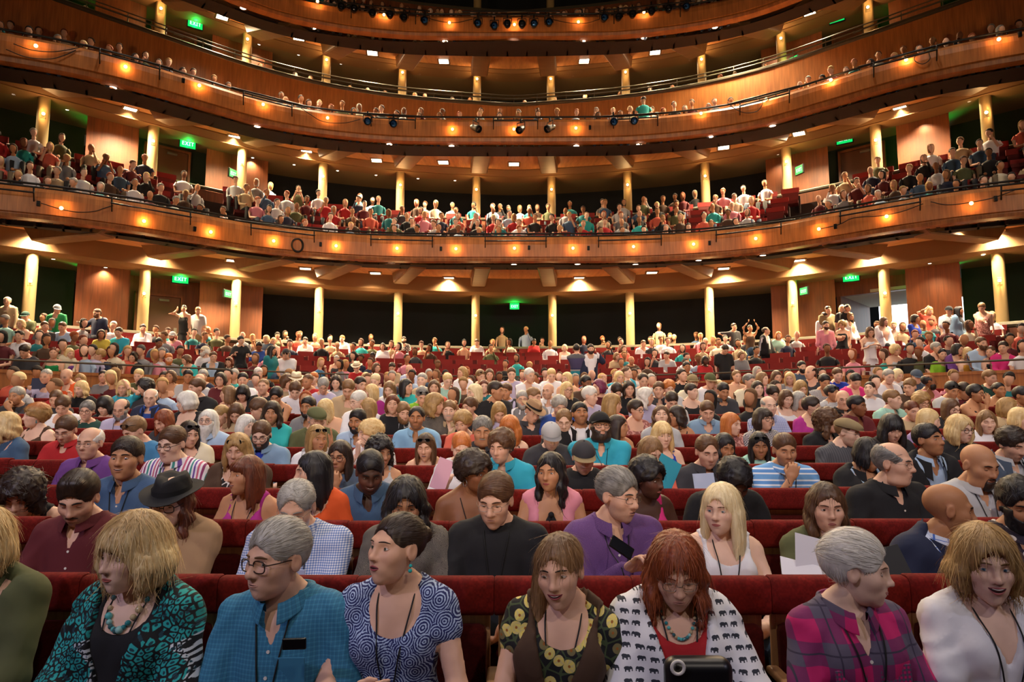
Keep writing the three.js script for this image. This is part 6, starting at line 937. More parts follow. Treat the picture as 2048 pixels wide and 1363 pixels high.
P(493, 852, 6, 'f f bob:white', 'blouse:white', { lod: 'C', y: 58, p: 6, len: .08 }, 'white-haired woman in profile beside the bearded man in blue overshirt');
P(543, 826, 6, 'f t wavy:dark', 'tee:turquoise', { lod: 'C', y: 12, p: 4, len: .16, vol: .012 }, 'dark wavy-haired woman in turquoise T-shirt');
P(632, 838, 6, 'm l short:grey', 'shirt:olive', { lod: 'B', y: 36, p: 20, hat: 'flat:olive', gl: 'oval', eye: .3, build: 1.08 }, 'man in olive flat cap and dark green shirt, bowed');
P(714, 842, 6, 'm o side:black', 'shirt:lightblue', { lod: 'B', y: -10, p: 8, beard: 1, fc: 'black', lan: 1 }, 'black-bearded man in light blue shirt with a blue lanyard');
P(833, 836, 6, 'm o recede:black', 'polo:sky', { lod: 'B', y: 2, p: 0, stub: .45, build: 1.05, ear: 1, browW: 1.3 }, 'dark-haired man in sky blue polo facing straight ahead');
P(925, 846, 6, 'f l curlyshort:dirty', 'tee:coral', { lod: 'C', y: -20, p: 18, vol: .012 }, 'woman with tight fair curls beside the grey moustached man');
P(965, 862, 5, 'm t short:salt', 'shirt:charcoal', { lod: 'B', y: 2, p: 10, eye: .3, mous: 1, fc: 'salt', fat: .4, hs: 1.05 }, 'heavy-browed man with greying hair and moustache, eyes lowered');
P(1019, 857, 6, 'f f bob:ginger', 'tank:black', { lod: 'B', y: -12, p: 8, len: .12, gl: 'oval', vol: .014, bang: 1, hs: 1.04 }, 'woman with bright ginger hair and thin glasses in black sleeveless top');
P(1128, 842, 6, 'm f recede:light', 'shirt:blackstripe', { lod: 'B', y: -4, p: 20, gl: 'oval', eye: .25, nose: 1.1 }, 'fair-haired man in glasses and dark pinstriped shirt behind the pale cap');
P(1160, 828, 6, 'm o short:black', 'tee:white+jacket:black', { lod: 'B', y: 8, p: -12, stub: .4, fat: .3, build: 1.1, browW: 1.3 }, 'young man in black jacket over white, chin up');
P(1237, 852, 6, 'f t long:dark', 'tank:peach', { lod: 'C', y: 66, p: 4, len: .2, ear: 0 }, 'long straight dark-haired woman turned away beside the aqua polo man');
P(1322, 832, 6, 'f f wavy:brown', 'tee:lightgrey', { lod: 'B', y: -8, p: -12, len: .14, root: 'auburn', open: .002, teeth: 0 }, 'pale brown-haired woman tipping her head back');
P(1463, 848, 6, 'f f long:ginger', 'tee:pinkprint', { lod: 'B', y: 38, p: 8, len: .2 }, 'woman with long copper hair in pale print top, looking aside');
P(1527, 838, 6, 'f l bob:dark', 'tee:geometric', { lod: 'B', y: 22, p: -2, len: .07, gl: 'thick', smile: 1.1, bang: 1 }, 'smiling woman with dark bob and dark-rimmed glasses');
P(1655, 842, 6, 'm l curly:brown', 'shirt:black', { lod: 'B', y: 62, p: 6, len: .16, frizz: .8 }, 'person with long frizzy brown curls in black, turned away');
P(1857, 840, 6, 'f f long:blonde', 'tee:lilac', { lod: 'C', y: 60, p: 14, len: .14 }, 'blonde woman in profile behind the black jacketed man with raised chin');
P(1972, 843, 6, 'f f long:light', 'tee:white', { lod: 'B', y: -20, p: 10, len: .16, eye: .1, smile: .4 }, 'light-brown-haired woman in white with closed eyes');
P(2040, 838, 6, 'f f bob:blonde', 'tee:beige', { lod: 'C', y: 20, p: 8, len: .08 }, 'blonde woman at the right edge behind the smiling man in slate');
// seventh row and beyond: looks, then labels made from them unless given
P(31, 792, 8, 'm t short:grey', 'tee:brown+jacket:charcoal', { y: 2, p: 6, aR: { at: [.03, -.17, .15], dir: [-.5, .8, .1], n: [0, 0, -1], curl: 1.2 }, lm: 'the grey man with his hand to his mouth' }, 'grey-haired man in dark jacket, hand over his mouth, by the wooden parapet');
P(90, 752, 10, 'm l buzz:grey', 'shirt:lavender', { y: 4, p: 12, lm: 'the brochure reader' , aL: { at: [-.02, -.24, .32], dir: [0, .9, .3], n: [.2, 0, 1], curl: .6, hand: 0 } }, 'man in lavender shirt reading an open dark blue brochure');
P(131, 752, 10, 'm l bald:grey', 'shirt:orange', { y: -4, p: 20, lm: 'the bald man in orange' }, 'bald man in orange-red shirt looking down beside the brochure reader');
P(160, 777, 9, 'f f wavy:blonde', 'sweater:black', { y: -6, p: 16, len: .1, smile: .8, lm: 'the blonde with the purple phone', aL: { at: [-.02, -.14, .2], dir: [.2, .8, .3], n: [0, 0, 1], curl: .8 } }, 'smiling blonde woman in black looking at a purple phone');
P(208, 812, 8, 'f f bob:black', 'cardi:black', { y: 0, p: 24, bang: 1, vol: .014, len: .06, lm: 'the pale-faced woman in black' }, 'black-haired woman in black with pale face bent down');
P(245, 775, 9, 'f l long:blonde', 'tee:aqua', { y: 14, p: 14, len: .1, lm: 'the blonde propping her head', aR: { at: [.09, .02, .04], dir: [-.4, .8, 0], n: [-1, 0, 0], curl: .8, pole: [1, -.6, .3] } }, 'blonde woman in aqua propping her head on her raised hand');
P(241, 818, 7, 'm l fringe:dark', 'shirt:lavender', { y: 6, p: 20, beard: 1, gl: 'oval', build: 1.1, fat: .3, lan: 1, fc: 'salt', lm: 'the bald bearded man in lavender' }, 'balding bearded man in pale lavender shirt with blue lanyard');
P(172, 822, 7, 'f l side:salt', 'tee:darkgreen', { y: 16, p: 6, gl: 'thick', vol: .01, lm: 'the greying woman in dark green' }, 'greying short-haired woman in glasses and dark green top');
P(124, 812, 7, 'f l messy:brown', 'blouse:white', { y: 20, p: 30 }); P(110, 797, 8, 'f l up:brown', 'tee:charcoal', { y: 20, p: 24 }); P(288, 774, 9, 'f l curly:black', 'tee:charcoal', { y: -40, p: 12, len: .08 });
P(300, 795, 8, 'm f fringe:white', 'shirt:blue+jacket:navy', { y: 16, p: 14, gl: 'oval', fat: .3, lm: 'the white-haired man in a navy jacket' }, 'white-haired man in glasses and navy jacket over a blue shirt');
P(205, 753, 11, 'f l pony:dark', 'tee:grey', { y: 24, p: 2, lm: 'the dark-haired woman in grey' }); P(158, 760, 11, 'f l wavy:dirty', 'tee:navy', { y: 10, p: 10, len: .1 }); P(276, 751, 11, 'f f short:blonde', 'tee:olive', { y: 10, p: 14 });
P(327, 754, 12, 'f t wavy:dark', 'tank:brown', { y: 10, p: 4, len: .1 }); P(340, 753, 11, 'f t wavy:brown', 'tank:peach', { y: 0, p: 0, len: .08, lm: 'the woman in a peach strap top' }); P(375, 753, 11, 'm o short:black', 'shirt:lightgrey', { y: 26, p: 6 }); P(405, 752, 11, 'f l curlyshort:grey', 'tee:navy', { y: 24, p: 6, lm: 'the grey-curled woman in navy' }); P(399, 762, 10, 'm l fringe:light', 'tee:lightgrey', { y: 30, p: 16 });
P(440, 759, 10, 'f l bob:dark', 'tee:maroon', { y: 4, p: 4, gl: 'oval', smile: 1, len: .05 }); P(485, 760, 10, 'm l short:black', 'tee:white', { y: 20, p: 4, aL: { at: [0, -.13, .13], dir: [.2, 1, 0], n: [0, 0, -1], curl: 1.1 } });
P(392, 776, 8, 'm l side:brown', 'polo:black', { y: -34, p: 8, build: 1.12, hs: 1.05, lm: 'the large man in a black polo' }, 'large brown-haired man in black polo, turned aside');
P(454, 787, 9, 'f l long:light', 'tank:peach', { y: -70, p: 6, len: .15, lm: 'the long light-haired woman' }); P(371, 804, 7, 'f f bob:white', 'cardi:black', { y: -56, p: 8, len: .05, vol: .012, bang: 1, lm: 'the white-bobbed woman in black' }, 'woman with sleek white bob and dark underside, in black');
P(526, 773, 9, 'm l buzz:light', 'tee:black', { y: 4, p: 2, smile: 1, lm: 'the smiling crop-haired man' }, 'smiling crop-haired man in black T-shirt');
P(485, 786, 9, 'f l bob:black', 'tank:peach', { y: 4, p: 30, bang: 1 }); P(552, 792, 8, 'f t up:black', 'tank:black', { y: 6, p: 30, vol: .012 }); P(472, 826, 7, 'f l long:brown', 'tee:beige', { y: 10, p: 36, len: .14 }); P(517, 818, 7, 'f l messy:brown', 'tee:grey', { y: -60, p: 26, vol: .012 }); P(575, 764, 10, 'f l curly:brown', 'tee:beige', { y: 60, p: 8, len: .08 }); P(516, 747, 13, 'm f short:white', 'tee:grey', { y: 40, p: 10 });
P(592, 760, 10, 'f l long:dirty', 'tee:white', { hat: 'fedora:cream:tan', y: 20, p: 16, lm: 'the cream straw hat' }, 'person in cream straw hat with wide brim');
P(615, 762, 10, 'm t buzz:brown', 'tee:red', { y: -20, p: 14 }); P(627, 757, 11, 'm f short:ginger', 'tee:lightgrey', { y: -6, p: 2, hs: .92, lm: 'the ginger boy' }, 'pale ginger-haired boy with wary look');
P(590, 780, 9, 'm f messy:brown', 'tee:white', { y: 16, p: 36, lean: .1, lm: 'the boy bowed over a phone' }, 'brown-haired boy in white bowed over a phone, face lit violet');
P(646, 772, 9, 'f l side:grey', 'tee:lavender', { y: 20, p: 30, gl: 'oval', vol: .012, lm: 'the grey combed head' }); P(672, 764, 10, 'f f wavy:dark', 'tee:lightgrey', { y: 6, p: 16, len: .12 }); P(697, 778, 8, 'm l short:light', 'shirt:beige', { y: 4, p: 32, stub: .3, build: 1.1, lm: 'the man in a beige shirt jacket' }, 'man in beige shirt jacket with bowed violet-lit face');
P(721, 770, 9, 'm l short:dark', 'shirt:beige', { y: 44, p: 6 }); P(750, 762, 10, 'm f side:paleblonde', 'tee:lightblue', { y: -10, p: 16, hs: .95 }); P(741, 784, 9, 'f l long:blonde', 'tee:magenta', { y: -70, p: 8, len: .14, lm: 'the blonde in magenta' }); P(716, 803, 7, 'm f side:white', 'shirt:white', { y: -44, p: 14, gl: 'oval', lm: 'the white-haired old man' }, 'white-haired old man in glasses, turned aside');
P(779, 778, 9, 'f f long:light', 'tee:white', { y: -6, p: 22, len: .12, lm: 'the fair girl reading' }); P(785, 808, 7, 'f l long:auburn', 'tee:black', { y: 8, p: 4, smile: 1.1, len: .1, lm: 'the smiling auburn woman' }, 'smiling auburn-haired woman looking straight ahead');
P(813, 773, 9, 'f l long:black', 'tee:turquoise', { y: 60, p: 4, len: .14 }); P(844, 761, 10, 'm f short:grey', 'tee:beige', { y: -10, p: -4 }); P(868, 775, 9, 'f l long:brown', 'tee:coral', { y: 6, p: 2, smile: 1, len: .12 }); P(844, 792, 8, 'm l short:salt', 'shirt:lime', { y: 20, p: 28, gl: 'head', lm: 'the man in pale green' }, 'greying man in pale green shirt, head bowed');
P(616, 814, 7, 'm o short:black', 'polo:grey', { y: -10, p: 6, beard: 1, fc: 'black', lm: 'the dark-bearded man' }, 'dark-bearded man just behind the olive flat cap'); P(649, 818, 7, 'f l long:blonde', 'tee:peach', { y: -30, p: 24, len: .14 }); P(733, 816, 7, 'f l long:dirty', 'tee:tan', { y: -70, p: 6, len: .2 }); P(806, 826, 7, 'm l messy:light', 'shirt:lightgrey', { y: 28, p: 10, beard: 1, fc: 'light', lm: 'the shaggy bearded youth' }, 'shaggy-haired bearded young man in pale shirt');
P(784, 735, 15, 'f l short:dark', 'tee:beige', { y: 0, p: 20 }); P(818, 739, 15, 'm l bald:dark', 'shirt:bluewindow', { y: 0, p: 14, lm: 'the bald man in a check shirt' }); P(753, 735, 15, 'f l bob:brown', 'tee:maroon', { y: 40, p: 4, gl: 'oval' }); P(871, 808, 7, 'f l wavy:dirty', 'tee:scales', { y: 70, p: 6, len: .12, vol: .02, lm: 'the big blonde wavy hair' }); P(713, 734, 15, 'f f short:blonde', 'tee:red', { y: 0, p: 20, hat: 'fedora:cream:tan', lm: 'the small straw hat' }, 'woman in small straw hat and red top, face lit by a phone');
P(898, 822, 7, 'm f side:light', 'shirt:beige', { y: 2, p: 2, mous: 1, fc: 'grey', stub: .4, lm: 'the moustached man in beige' }, 'sandy-haired man with grey moustache in beige shirt');
P(895, 761, 10, 'm f short:blonde', 'tee:mint', { y: 24, p: 20, gl: 'oval', hs: .95, lm: 'the blond boy in mint' }); P(924, 745, 12, 'f l wavy:dirty', 'tee:white', { y: -46, p: 4, len: .08 }); P(961, 753, 11, 'f l messy:light', 'tank:peach', { y: 36, p: 8, gl: 'head' }); P(979, 749, 12, 'f l long:brown', 'tee:beige', { y: 6, p: 6, len: .1 }); P(1023, 748, 12, 'm f short:brown', 'tee:lavender', { y: 4, p: 6, gl: 'oval' }); P(1059, 751, 11, 'm l short:white', 'shirt:white', { y: 32, p: 8, hs: 1.06, lm: 'the white-haired man in white' }, 'white-haired man in white shirt looking aside'); P(1103, 750, 12, 'm f short:blonde', 'tee:white', { y: 4, p: 22 }); P(1133, 757, 11, 'f l long:blonde', 'tee:peach', { y: -40, p: 6, len: .12 }); P(1134, 779, 9, 'f l long:blonde', 'tee:black', { y: 20, p: 10, gl: 'thick', len: .14, lm: 'the blonde in dark glasses' });
P(968, 773, 10, 'f f long:auburn', 'tee:teal', { y: 6, p: 2, smile: 1, len: .1 }); P(992, 782, 8, 'm t short:dark', 'sweater:black', { y: 66, p: 4, build: 1.1, hs: 1.04, lm: 'the man in black in profile' }, 'crop-haired man in black shown in profile'); P(1012, 783, 9, 'm t side:brown', 'shirt:lavender+jacket:charcoal', { y: -20, p: 4, smile: 1, lm: 'the smiling man in a dark suit' }, 'smiling brown-haired man in dark suit and lavender shirt'); P(948, 785, 8, 'f f long:paleblonde', 'tank:black', { y: -56, p: 8, len: .14, lm: 'the pale blonde with bare shoulders' }, 'pale blonde woman with bare shoulders, turned aside');
P(1045, 800, 8, 'm l short:grey', 'shirt:white', { y: 0, p: 0, gl: 'oval', beard: 1, fc: 'grey', lm: 'the grey-bearded man in glasses' }, 'grey-bearded man in glasses and white shirt'); P(1067, 794, 8, 'm l side:light', 'tee:grey', { y: 60, p: 10 }); P(1096, 782, 9, 'm l bald:brown', 'shirt:white', { y: -30, p: 4, gl: 'oval', stub: .4, lan: 1, lm: 'the bald man in a white shirt' }, 'bald man in glasses and white shirt with dark badge'); P(939, 815, 7, 'f l side:brown', 'tee:black', { y: -40, p: 6, gl: 'oval', vol: .01, lm: 'the short-haired woman in profile' }, 'brown short-haired woman in glasses in three-quarter profile');
P(1065, 824, 7, 'm l short:brown', 'shirt:charcoal', { y: 30, p: 26, hat: 'fedora:tan:black', r: -12, hs: 1.05, lm: 'the tan trilby' }, 'man in tan trilby with black band'); P(998, 824, 7, 'f l long:dirty', 'tee:lavender', { y: 10, p: 34, len: .12 }); P(1119, 812, 7, 'm l curlyshort:grey', 'tee:blue', { y: 10, p: 24 });
P(1172, 766, 10, 'm m short:black', 'tee:brown', { y: 36, p: 8, beard: 1, fc: 'black' }); P(1197, 774, 9, 'f l bob:magenta', 'tee:maroon', { y: -56, p: 4, len: .05, lm: 'the plum-haired woman' }, 'woman with plum-coloured hair'); P(1239, 755, 11, 'f l wavy:blonde', 'tee:white', { y: 10, p: 6, len: .08 }); P(1254, 745, 12, 'f f pony:brown', 'tee:aqua', { y: 50, p: -6, aL: { at: [-.42, -.06, .1], dir: [-1, .1, 0], n: [0, -1, 0], curl: .3 }, lm: 'the woman with outstretched arm' }, 'woman in aqua stretching out her arm'); P(1258, 777, 9, 'f l long:dark', 'tee:black', { y: 2, p: 10, smile: 1.2, len: .12, lm: 'the smiling dark-haired girl' }); P(1286, 761, 10, 'm l recede:dark', 'tee:lightgrey', { y: 6, p: 16 });
P(1180, 792, 8, 'm f side:white', 'tee:lavender', { y: 60, p: 8, vol: .006, lm: 'the white-haired man in profile' }, 'white-haired man turned away, lavender shirt'); P(1233, 783, 9, 'f l messy:dark', 'tee:grey', { y: 10, p: 34, vol: .01 }); P(1226, 808, 7, 'f l long:dirty', 'tee:coral', { y: 74, p: 6, len: .16, vol: .01 }); P(1292, 792, 8, 'f l wavy:white', 'tee:lavender', { y: 70, p: 8, len: .16, lm: 'the white wavy hair' }); P(1317, 780, 9, 'm l side:brown', 'shirt:charcoal+jacket:charcoal', { y: -12, p: 4, smile: .8, lm: 'the grinning man in a dark jacket' }, 'grinning man in dark jacket'); P(1338, 776, 9, 'm f curlyshort:ginger', 'tee:lightgrey', { y: 2, p: 20, hs: .95, lm: 'the ginger youth' }); P(1364, 751, 11, 'm l short:dark', 'tee:black', { y: 20, p: -10, lm: 'the man gazing up' }); P(1383, 783, 9, 'f f short:dark', 'tank:black', { y: 40, p: 2, lm: 'the crop-haired woman in black' }, 'woman with cropped dark hair and black tank top, looking aside'); P(1420, 761, 10, 'm l short:brown', 'tee:white', { y: 10, p: 18, hat: 'cap:olive:khaki', lm: 'the olive cap' }, 'man in olive cap and white T-shirt'); P(1446, 782, 9, 'm t short:black', 'shirt:charcoal', { y: 6, p: 22, lm: 'the man with head in hand' }, 'dark-haired man in charcoal, head bowed'); P(1436, 774, 10, 'f l long:blonde', 'tee:white', { y: -30, p: 8, len: .14 });
P(1272, 820, 7, 'f l side:dark', 'blouse:pinkprint', { y: 44, p: 4, gl: 'thick', vol: .008, lm: 'the woman in a swirl print' }, 'dark short-haired woman in glasses and pink swirl print'); P(1414, 823, 7, 'm l short:brown', 'shirt:denimlight', { y: -6, p: 22, lm: 'the brown-haired man in pale blue' }, 'brown-haired man in pale blue shirt leaning on his arm'); P(1352, 832, 7, 'f t wavy:dark', 'tank:charcoal', { y: -64, p: 6, len: .12, vol: .01 }); P(1343, 802, 8, 'm l short:dark', 'tee:lightgrey', { y: 4, p: 34 }); P(1373, 734, 14, 'm o short:black', 'tee:black', { y: 4, p: 2 }); P(1385, 764, 10, 'm l short:brown', 'tee:cream', { y: 10, p: 8, hat: 'cap:khaki', lm: 'the khaki cap' });
P(1473, 753, 11, 'f l pony:light', 'tee:peach', { y: 6, p: 2 }); P(1498, 763, 10, 'm l short:salt', 'tee:cream', { y: 30, p: 4, lm: 'the man in cream' }); P(1525, 757, 11, 'f f long:light', 'tee:pink', { y: 40, p: 2, len: .1 }); P(1515, 777, 9, 'f f long:dark', 'tee:black', { y: 2, p: 2, len: .1, lm: 'the wide-eyed dark girl' }); P(1553, 754, 11, 'f l long:brown', 'tee:grey', { y: 6, p: 10, len: .08 }); P(1579, 757, 11, 'f l long:blonde', 'tee:lightgrey', { y: -30, p: 8, len: .14, lm: 'the straight-haired blonde' }); P(1620, 745, 11, 'm l fringe:dark', 'shirt:charcoal', { y: -64, p: 2, build: 1.1, hs: 1.05, lm: 'the balding man in charcoal' }, 'balding man in charcoal shirt shown in profile'); P(1603, 734, 13, 'm l short:black', 'tee:slate', { y: 6, p: 2, beard: 1, fc: 'black', lm: 'the bearded man in slate' }); P(1648, 764, 10, 'm t messy:black', 'sshirt:geometric', { y: 4, p: 18 }); P(1674, 750, 11, 'm f short:brown', 'tee:royal', { y: 0, p: 14, smile: .8, lm: 'the man in royal blue' }); P(1710, 762, 10, 'm l short:black', 'polo:hotpink', { y: 0, p: 34, lm: 'the man in hot pink' }, 'black-haired man in hot pink polo, head bowed'); P(1738, 778, 9, 'f f pony:dark', 'tee:white', { y: -40, p: -8, lm: 'the dark-haired woman looking up' }, 'dark-haired woman in white looking up');
P(1664, 786, 9, 'f t up:black', 'tee:lightgrey', { y: 30, p: 4, gl: 'head', vol: .01, lm: 'the black updo' }); P(1685, 799, 8, 'm l bald:brown', 'shirt:black', { y: -16, p: 8, fat: .4, gl: 'oval', hs: 1.04, lm: 'the big bald head' }, 'bald heavy man in glasses'); P(1713, 812, 7, 'm m short:black', 'shirt:maroon', { y: 40, p: 6, lm: 'the dark man in maroon' }, 'dark-skinned man in maroon shirt, looking aside'); P(1572, 797, 8, 'f f wavy:brown', 'tank:white', { y: 6, p: 18, smile: .8, len: .1 }); P(1598, 800, 8, 'f l long:grey', 'tank:white', { y: 28, p: 10, gl: 'oval', len: .12, lm: 'the grey long-haired woman' }, 'woman with long grey hair in white sleeveless top'); P(1537, 812, 7, 'm f fringe:grey', 'shirt:gingham', { y: 4, p: 4, smile: .8, fat: .3, lm: 'the balding man in gingham' }, 'cheerful balding man in gingham shirt'); P(1623, 814, 7, 'f l side:dark', 'blouse:magenta', { y: 50, p: 6, gl: 'oval', vol: .01, lm: 'the woman in magenta' }, 'dark-haired woman in glasses and magenta blouse'); P(1545, 787, 9, 'f l curlyshort:dark', 'tee:charcoal', { y: 10, p: 26 }); P(1601, 777, 9, 'f l bob:dirty', 'tee:peach', { y: 4, p: 20, len: .05 });
P(1776, 753, 11, 'm f short:grey', 'shirt:white', { y: 2, p: 12, fat: .3, hs: 1.04, lm: 'the grey-fair man in white' }, 'grey-fair man in white shirt holding a black tablet'); P(1795, 750, 12, 'f f bob:paleblonde', 'tee:white', { y: 10, p: 20, len: .04 }); P(1832, 753, 11, 'm f short:dark', 'tee:slate', { y: 6, p: 24, hat: 'cap:slate', lm: 'the slate cap' }, 'person in slate cap with violet-lit face'); P(1857, 764, 10, 'm m fringe:black', 'shirt:pink', { y: 66, p: 4, beard: 1, fc: 'black', lm: 'the bearded man in pink' }, 'bearded balding man in pink shirt shown in profile'); P(1818, 774, 9, 'm l side:light', 'tee:brown', { y: -50, p: 14 }); P(1978, 756, 10, 'm l short:light', 'tee:darkgreen', { y: 14, p: 6, hs: 1.05, lm: 'the fair man in dark green' }, 'fair-haired man in dark green by the wooden parapet'); P(1902, 780, 9, 'm t short:black', 'tee:lightgrey', { y: 4, p: 22, gl: 'head', lm: 'the man with sunglasses up' }); P(1926, 782, 9, 'm t short:dark', 'tee:maroon', { y: 14, p: 26 }); P(1950, 787, 8, 'f t side:black', 'tank:black', { y: 30, p: 2, gl: 'thick', vol: .008, aL: { at: [.04, -.14, .14], dir: [.1, 1, .1], n: [0, 0, -1], curl: .3 }, lm: 'the woman touching her lips' }, 'dark short-haired woman in glasses touching her lips'); P(1996, 780, 9, 'f o up:black', 'tank:white', { y: 2, p: 0, lm: 'the poised woman in white' }, 'black-haired woman in white tank top with steady gaze'); P(1784, 799, 8, 'm f short:light', 'shirt:mint', { y: 40, p: 4, hs: 1.04, lm: 'the man in mint' }, 'light-haired man in mint shirt, looking aside'); P(1842, 803, 8, 'f l curly:dirty', 'tee:steelblue', { y: 8, p: 20, gl: 'thick', len: .08, lm: 'the woman with glowing glasses' }, 'curly fair woman whose glasses reflect a screen'); P(1823, 821, 7, 'f l up:auburn', 'tee:beige', { y: 0, p: 16, lm: 'the woman reading a leaflet' }, 'auburn woman with pinned hair reading a leaflet'); P(1901, 817, 7, 'f f long:brown', 'tee:black', { y: 14, p: 16, gl: 'thick', glc: 'red', len: .16, lm: 'the girl in red-rimmed glasses' }, 'long brown-haired girl in red-rimmed glasses'); P(2016, 815, 7, 'f f bob:dirty', 'tee:beige', { y: 58, p: 2, len: .08, smile: .6, lm: 'the fair woman in profile' }, 'fair-haired woman in profile near the right edge'); P(2042, 792, 8, 'm o short:black', 'tee:charcoal', { y: 30, p: 10 });
// raised rear stalls, seated
const T = (px, py, who, wear, o, label) => P(px, py, 'T', who, wear, o, label);
T(9, 640, 'm l short:grey', 'shirt:mint', { y: 30, p: 4 }); T(31, 629, 'm l short:dark', 'tee:white', { y: 20, p: 6, gl: 'head', lm: 'the man with raised sunglasses' }); T(43, 648, 'f l wavy:blonde', 'tank:white', { y: 4, p: 6, len: .08, lm: 'the lounging blonde' }, 'blonde woman lounging with an arm behind her head, upper left terrace'); T(52, 632, 'm l short:brown', 'tee:olive', { y: 0, p: 20, hat: 'cap:darkgreen', lm: 'the dark green cap' }); T(88, 636, 'f l wavy:brown', 'tee:peach', { y: -6, p: 2, len: .06 }); T(91, 653, 'm l short:brown', 'shirt:charcoal', { y: 52, p: 2, lm: 'the man in charcoal at the upper left' }); T(126, 654, 'm l short:brown', 'shirt:lightblue', { y: 4, p: 16, lm: 'the man in pale blue at the upper left' }); T(204, 668, 'f t long:dark', 'tee:yellow', { y: 34, p: 2, len: .1, lm: 'the woman in yellow' }, 'dark-haired woman in yellow and green top'); T(239, 665, 'm l short:dark', 'tee:aqua', { y: 4, p: 10, lm: 'the man in aqua' }, 'dark-haired man in aqua T-shirt on the left terrace'); T(287, 657, 'm l short:dark', 'shirt:white', { y: 34, p: 6, lm: 'the man in white with chin on hand' }, 'dark-haired man in white shirt, chin on his hand, left terrace');
T(5, 677, 'f t wavy:black', 'tank:maroon', { y: 10, p: 2, len: .12 }); T(41, 672, 'f l up:dark', 'tee:white', { y: 6, p: 6, gl: 'head', lm: 'the woman in white with sunglasses up' }); T(312, 658, 'f l wavy:brown', 'tee:charcoal', { y: 4, p: 10, hat: 'cap:khaki' }); T(328, 673, 'm l short:light', 'tee:grey', { y: 30, p: 10 }); T(346, 672, 'm l short:brown', 'shirt:pink', { y: 0, p: 10, beard: 1, hat: 'cap:lightgrey', lm: 'the man in pink with a grey cap' }, 'bearded man in pink shirt and pale grey cap'); T(319, 686, 'm m short:black', 'tee:slate', { y: 50, p: 10, lm: 'the man in slate' });
T(50, 724, 'm l messy:dark', 'tee:charcoal', { y: 4, p: 30, lm: 'the youth in charcoal' }, 'dark-haired youth in charcoal T-shirt looking down behind the parapet rail'); T(108, 722, 'f l pony:auburn', 'tank:green', { y: 30, p: 2, lm: 'the woman in a green tank top' }, 'auburn-haired woman in bright green sleeveless top'); T(140, 725, 'f l long:blonde', 'tank:purple', { y: 60, p: 6, len: .12, lm: 'the streaked blonde' }, 'woman with streaked blonde hair in profile'); T(125, 702, 'm l short:dark', 'shirt:blackwhite', { y: 50, p: 6, aR: { at: [.03, -.08, .13], dir: [-.2, 1, 0], n: [-.5, 0, -1], curl: .3 } }); T(170, 699, 'f l short:brown', 'tee:geometric', { y: 4, p: 8 }); T(186, 704, 'm o short:black', 'tee:lavender', { y: -10, p: 8, gl: 'thick' }); T(201, 717, 'f l messy:dirty', 'tee:navy', { y: -50, p: 6, vol: .012, lm: 'the shaggy blonde in navy' }, 'shaggy fair-haired person in navy T-shirt'); T(227, 720, 'f o long:dark', 'tee:cream', { y: 30, p: 4, len: .1 }); T(224, 700, 'f l long:brown', 'tee:brown', { y: 10, p: 8, len: .14 }); T(267, 726, 'f l bob:dark', 'tee:black', { y: 6, p: 14, gl: 'head', len: .04, lm: 'the dark bob with sunglasses' }); T(282, 712, 'm l curlyshort:salt', 'tee:grey', { y: 10, p: 26 });
T(309, 732, 'f l long:blonde', 'tee:pink', { y: 40, p: 8, len: .14 }); T(338, 732, 'm f short:ginger', 'tee:grey', { y: 44, p: 10, beard: 1, fc: 'ginger', lm: 'the ginger-bearded man' }, 'ginger-bearded man on the left terrace'); T(374, 720, 'f l wavy:brown', 'cardi:turquoise', { y: -40, p: 16, len: .05, lm: 'the woman in turquoise' }, 'brown-haired woman in turquoise cardigan'); T(411, 702, 'm f long:white', 'tee:white', { y: -40, p: -4, hat: 'cap:cream', len: .06, beard: .05, fc: 'white', lm: 'the white cap and beard' }, 'white-bearded man in cream cap taking a picture'); T(428, 714, 'm l short:brown', 'shirt:lightblue+jacket:black', { y: 34, p: 4, gl: 'oval', lm: 'the man in a black suit' }, 'man in black suit and pale blue shirt by the aisle rail'); T(459, 735, 'f l wavy:auburn', 'tee:black', { y: 2, p: 16, len: .1, gl: 'head', lm: 'the auburn woman by the handrail' }); 
T(485, 671, 'm l short:white', 'tee:lightgrey', { y: 50, p: 6 }); T(506, 674, 'f l wavy:blonde', 'tank:peach', { y: 10, p: 6, len: .06 }); T(533, 678, 'f l bob:blonde', 'tee:slate', { y: -20, p: 10, lm: 'the blonde bob at the back' }); T(548, 683, 'f l short:blonde', 'tank:black', { y: -4, p: 4, gl: 'oval', lm: 'the blonde in black' }); T(519, 693, 'm m short:black', 'tee:blue', { y: 20, p: 24, lm: 'the bowed man in blue' }); T(573, 707, 'm l long:salt', 'tee:white', { y: 10, p: 6, hat: 'cap:charcoal', gl: 'sun', fat: .5, build: 1.15, hs: 1.06, len: .06, lm: 'the man in a dark cap and sunglasses' }, 'big man in dark cap, sunglasses and white T-shirt');
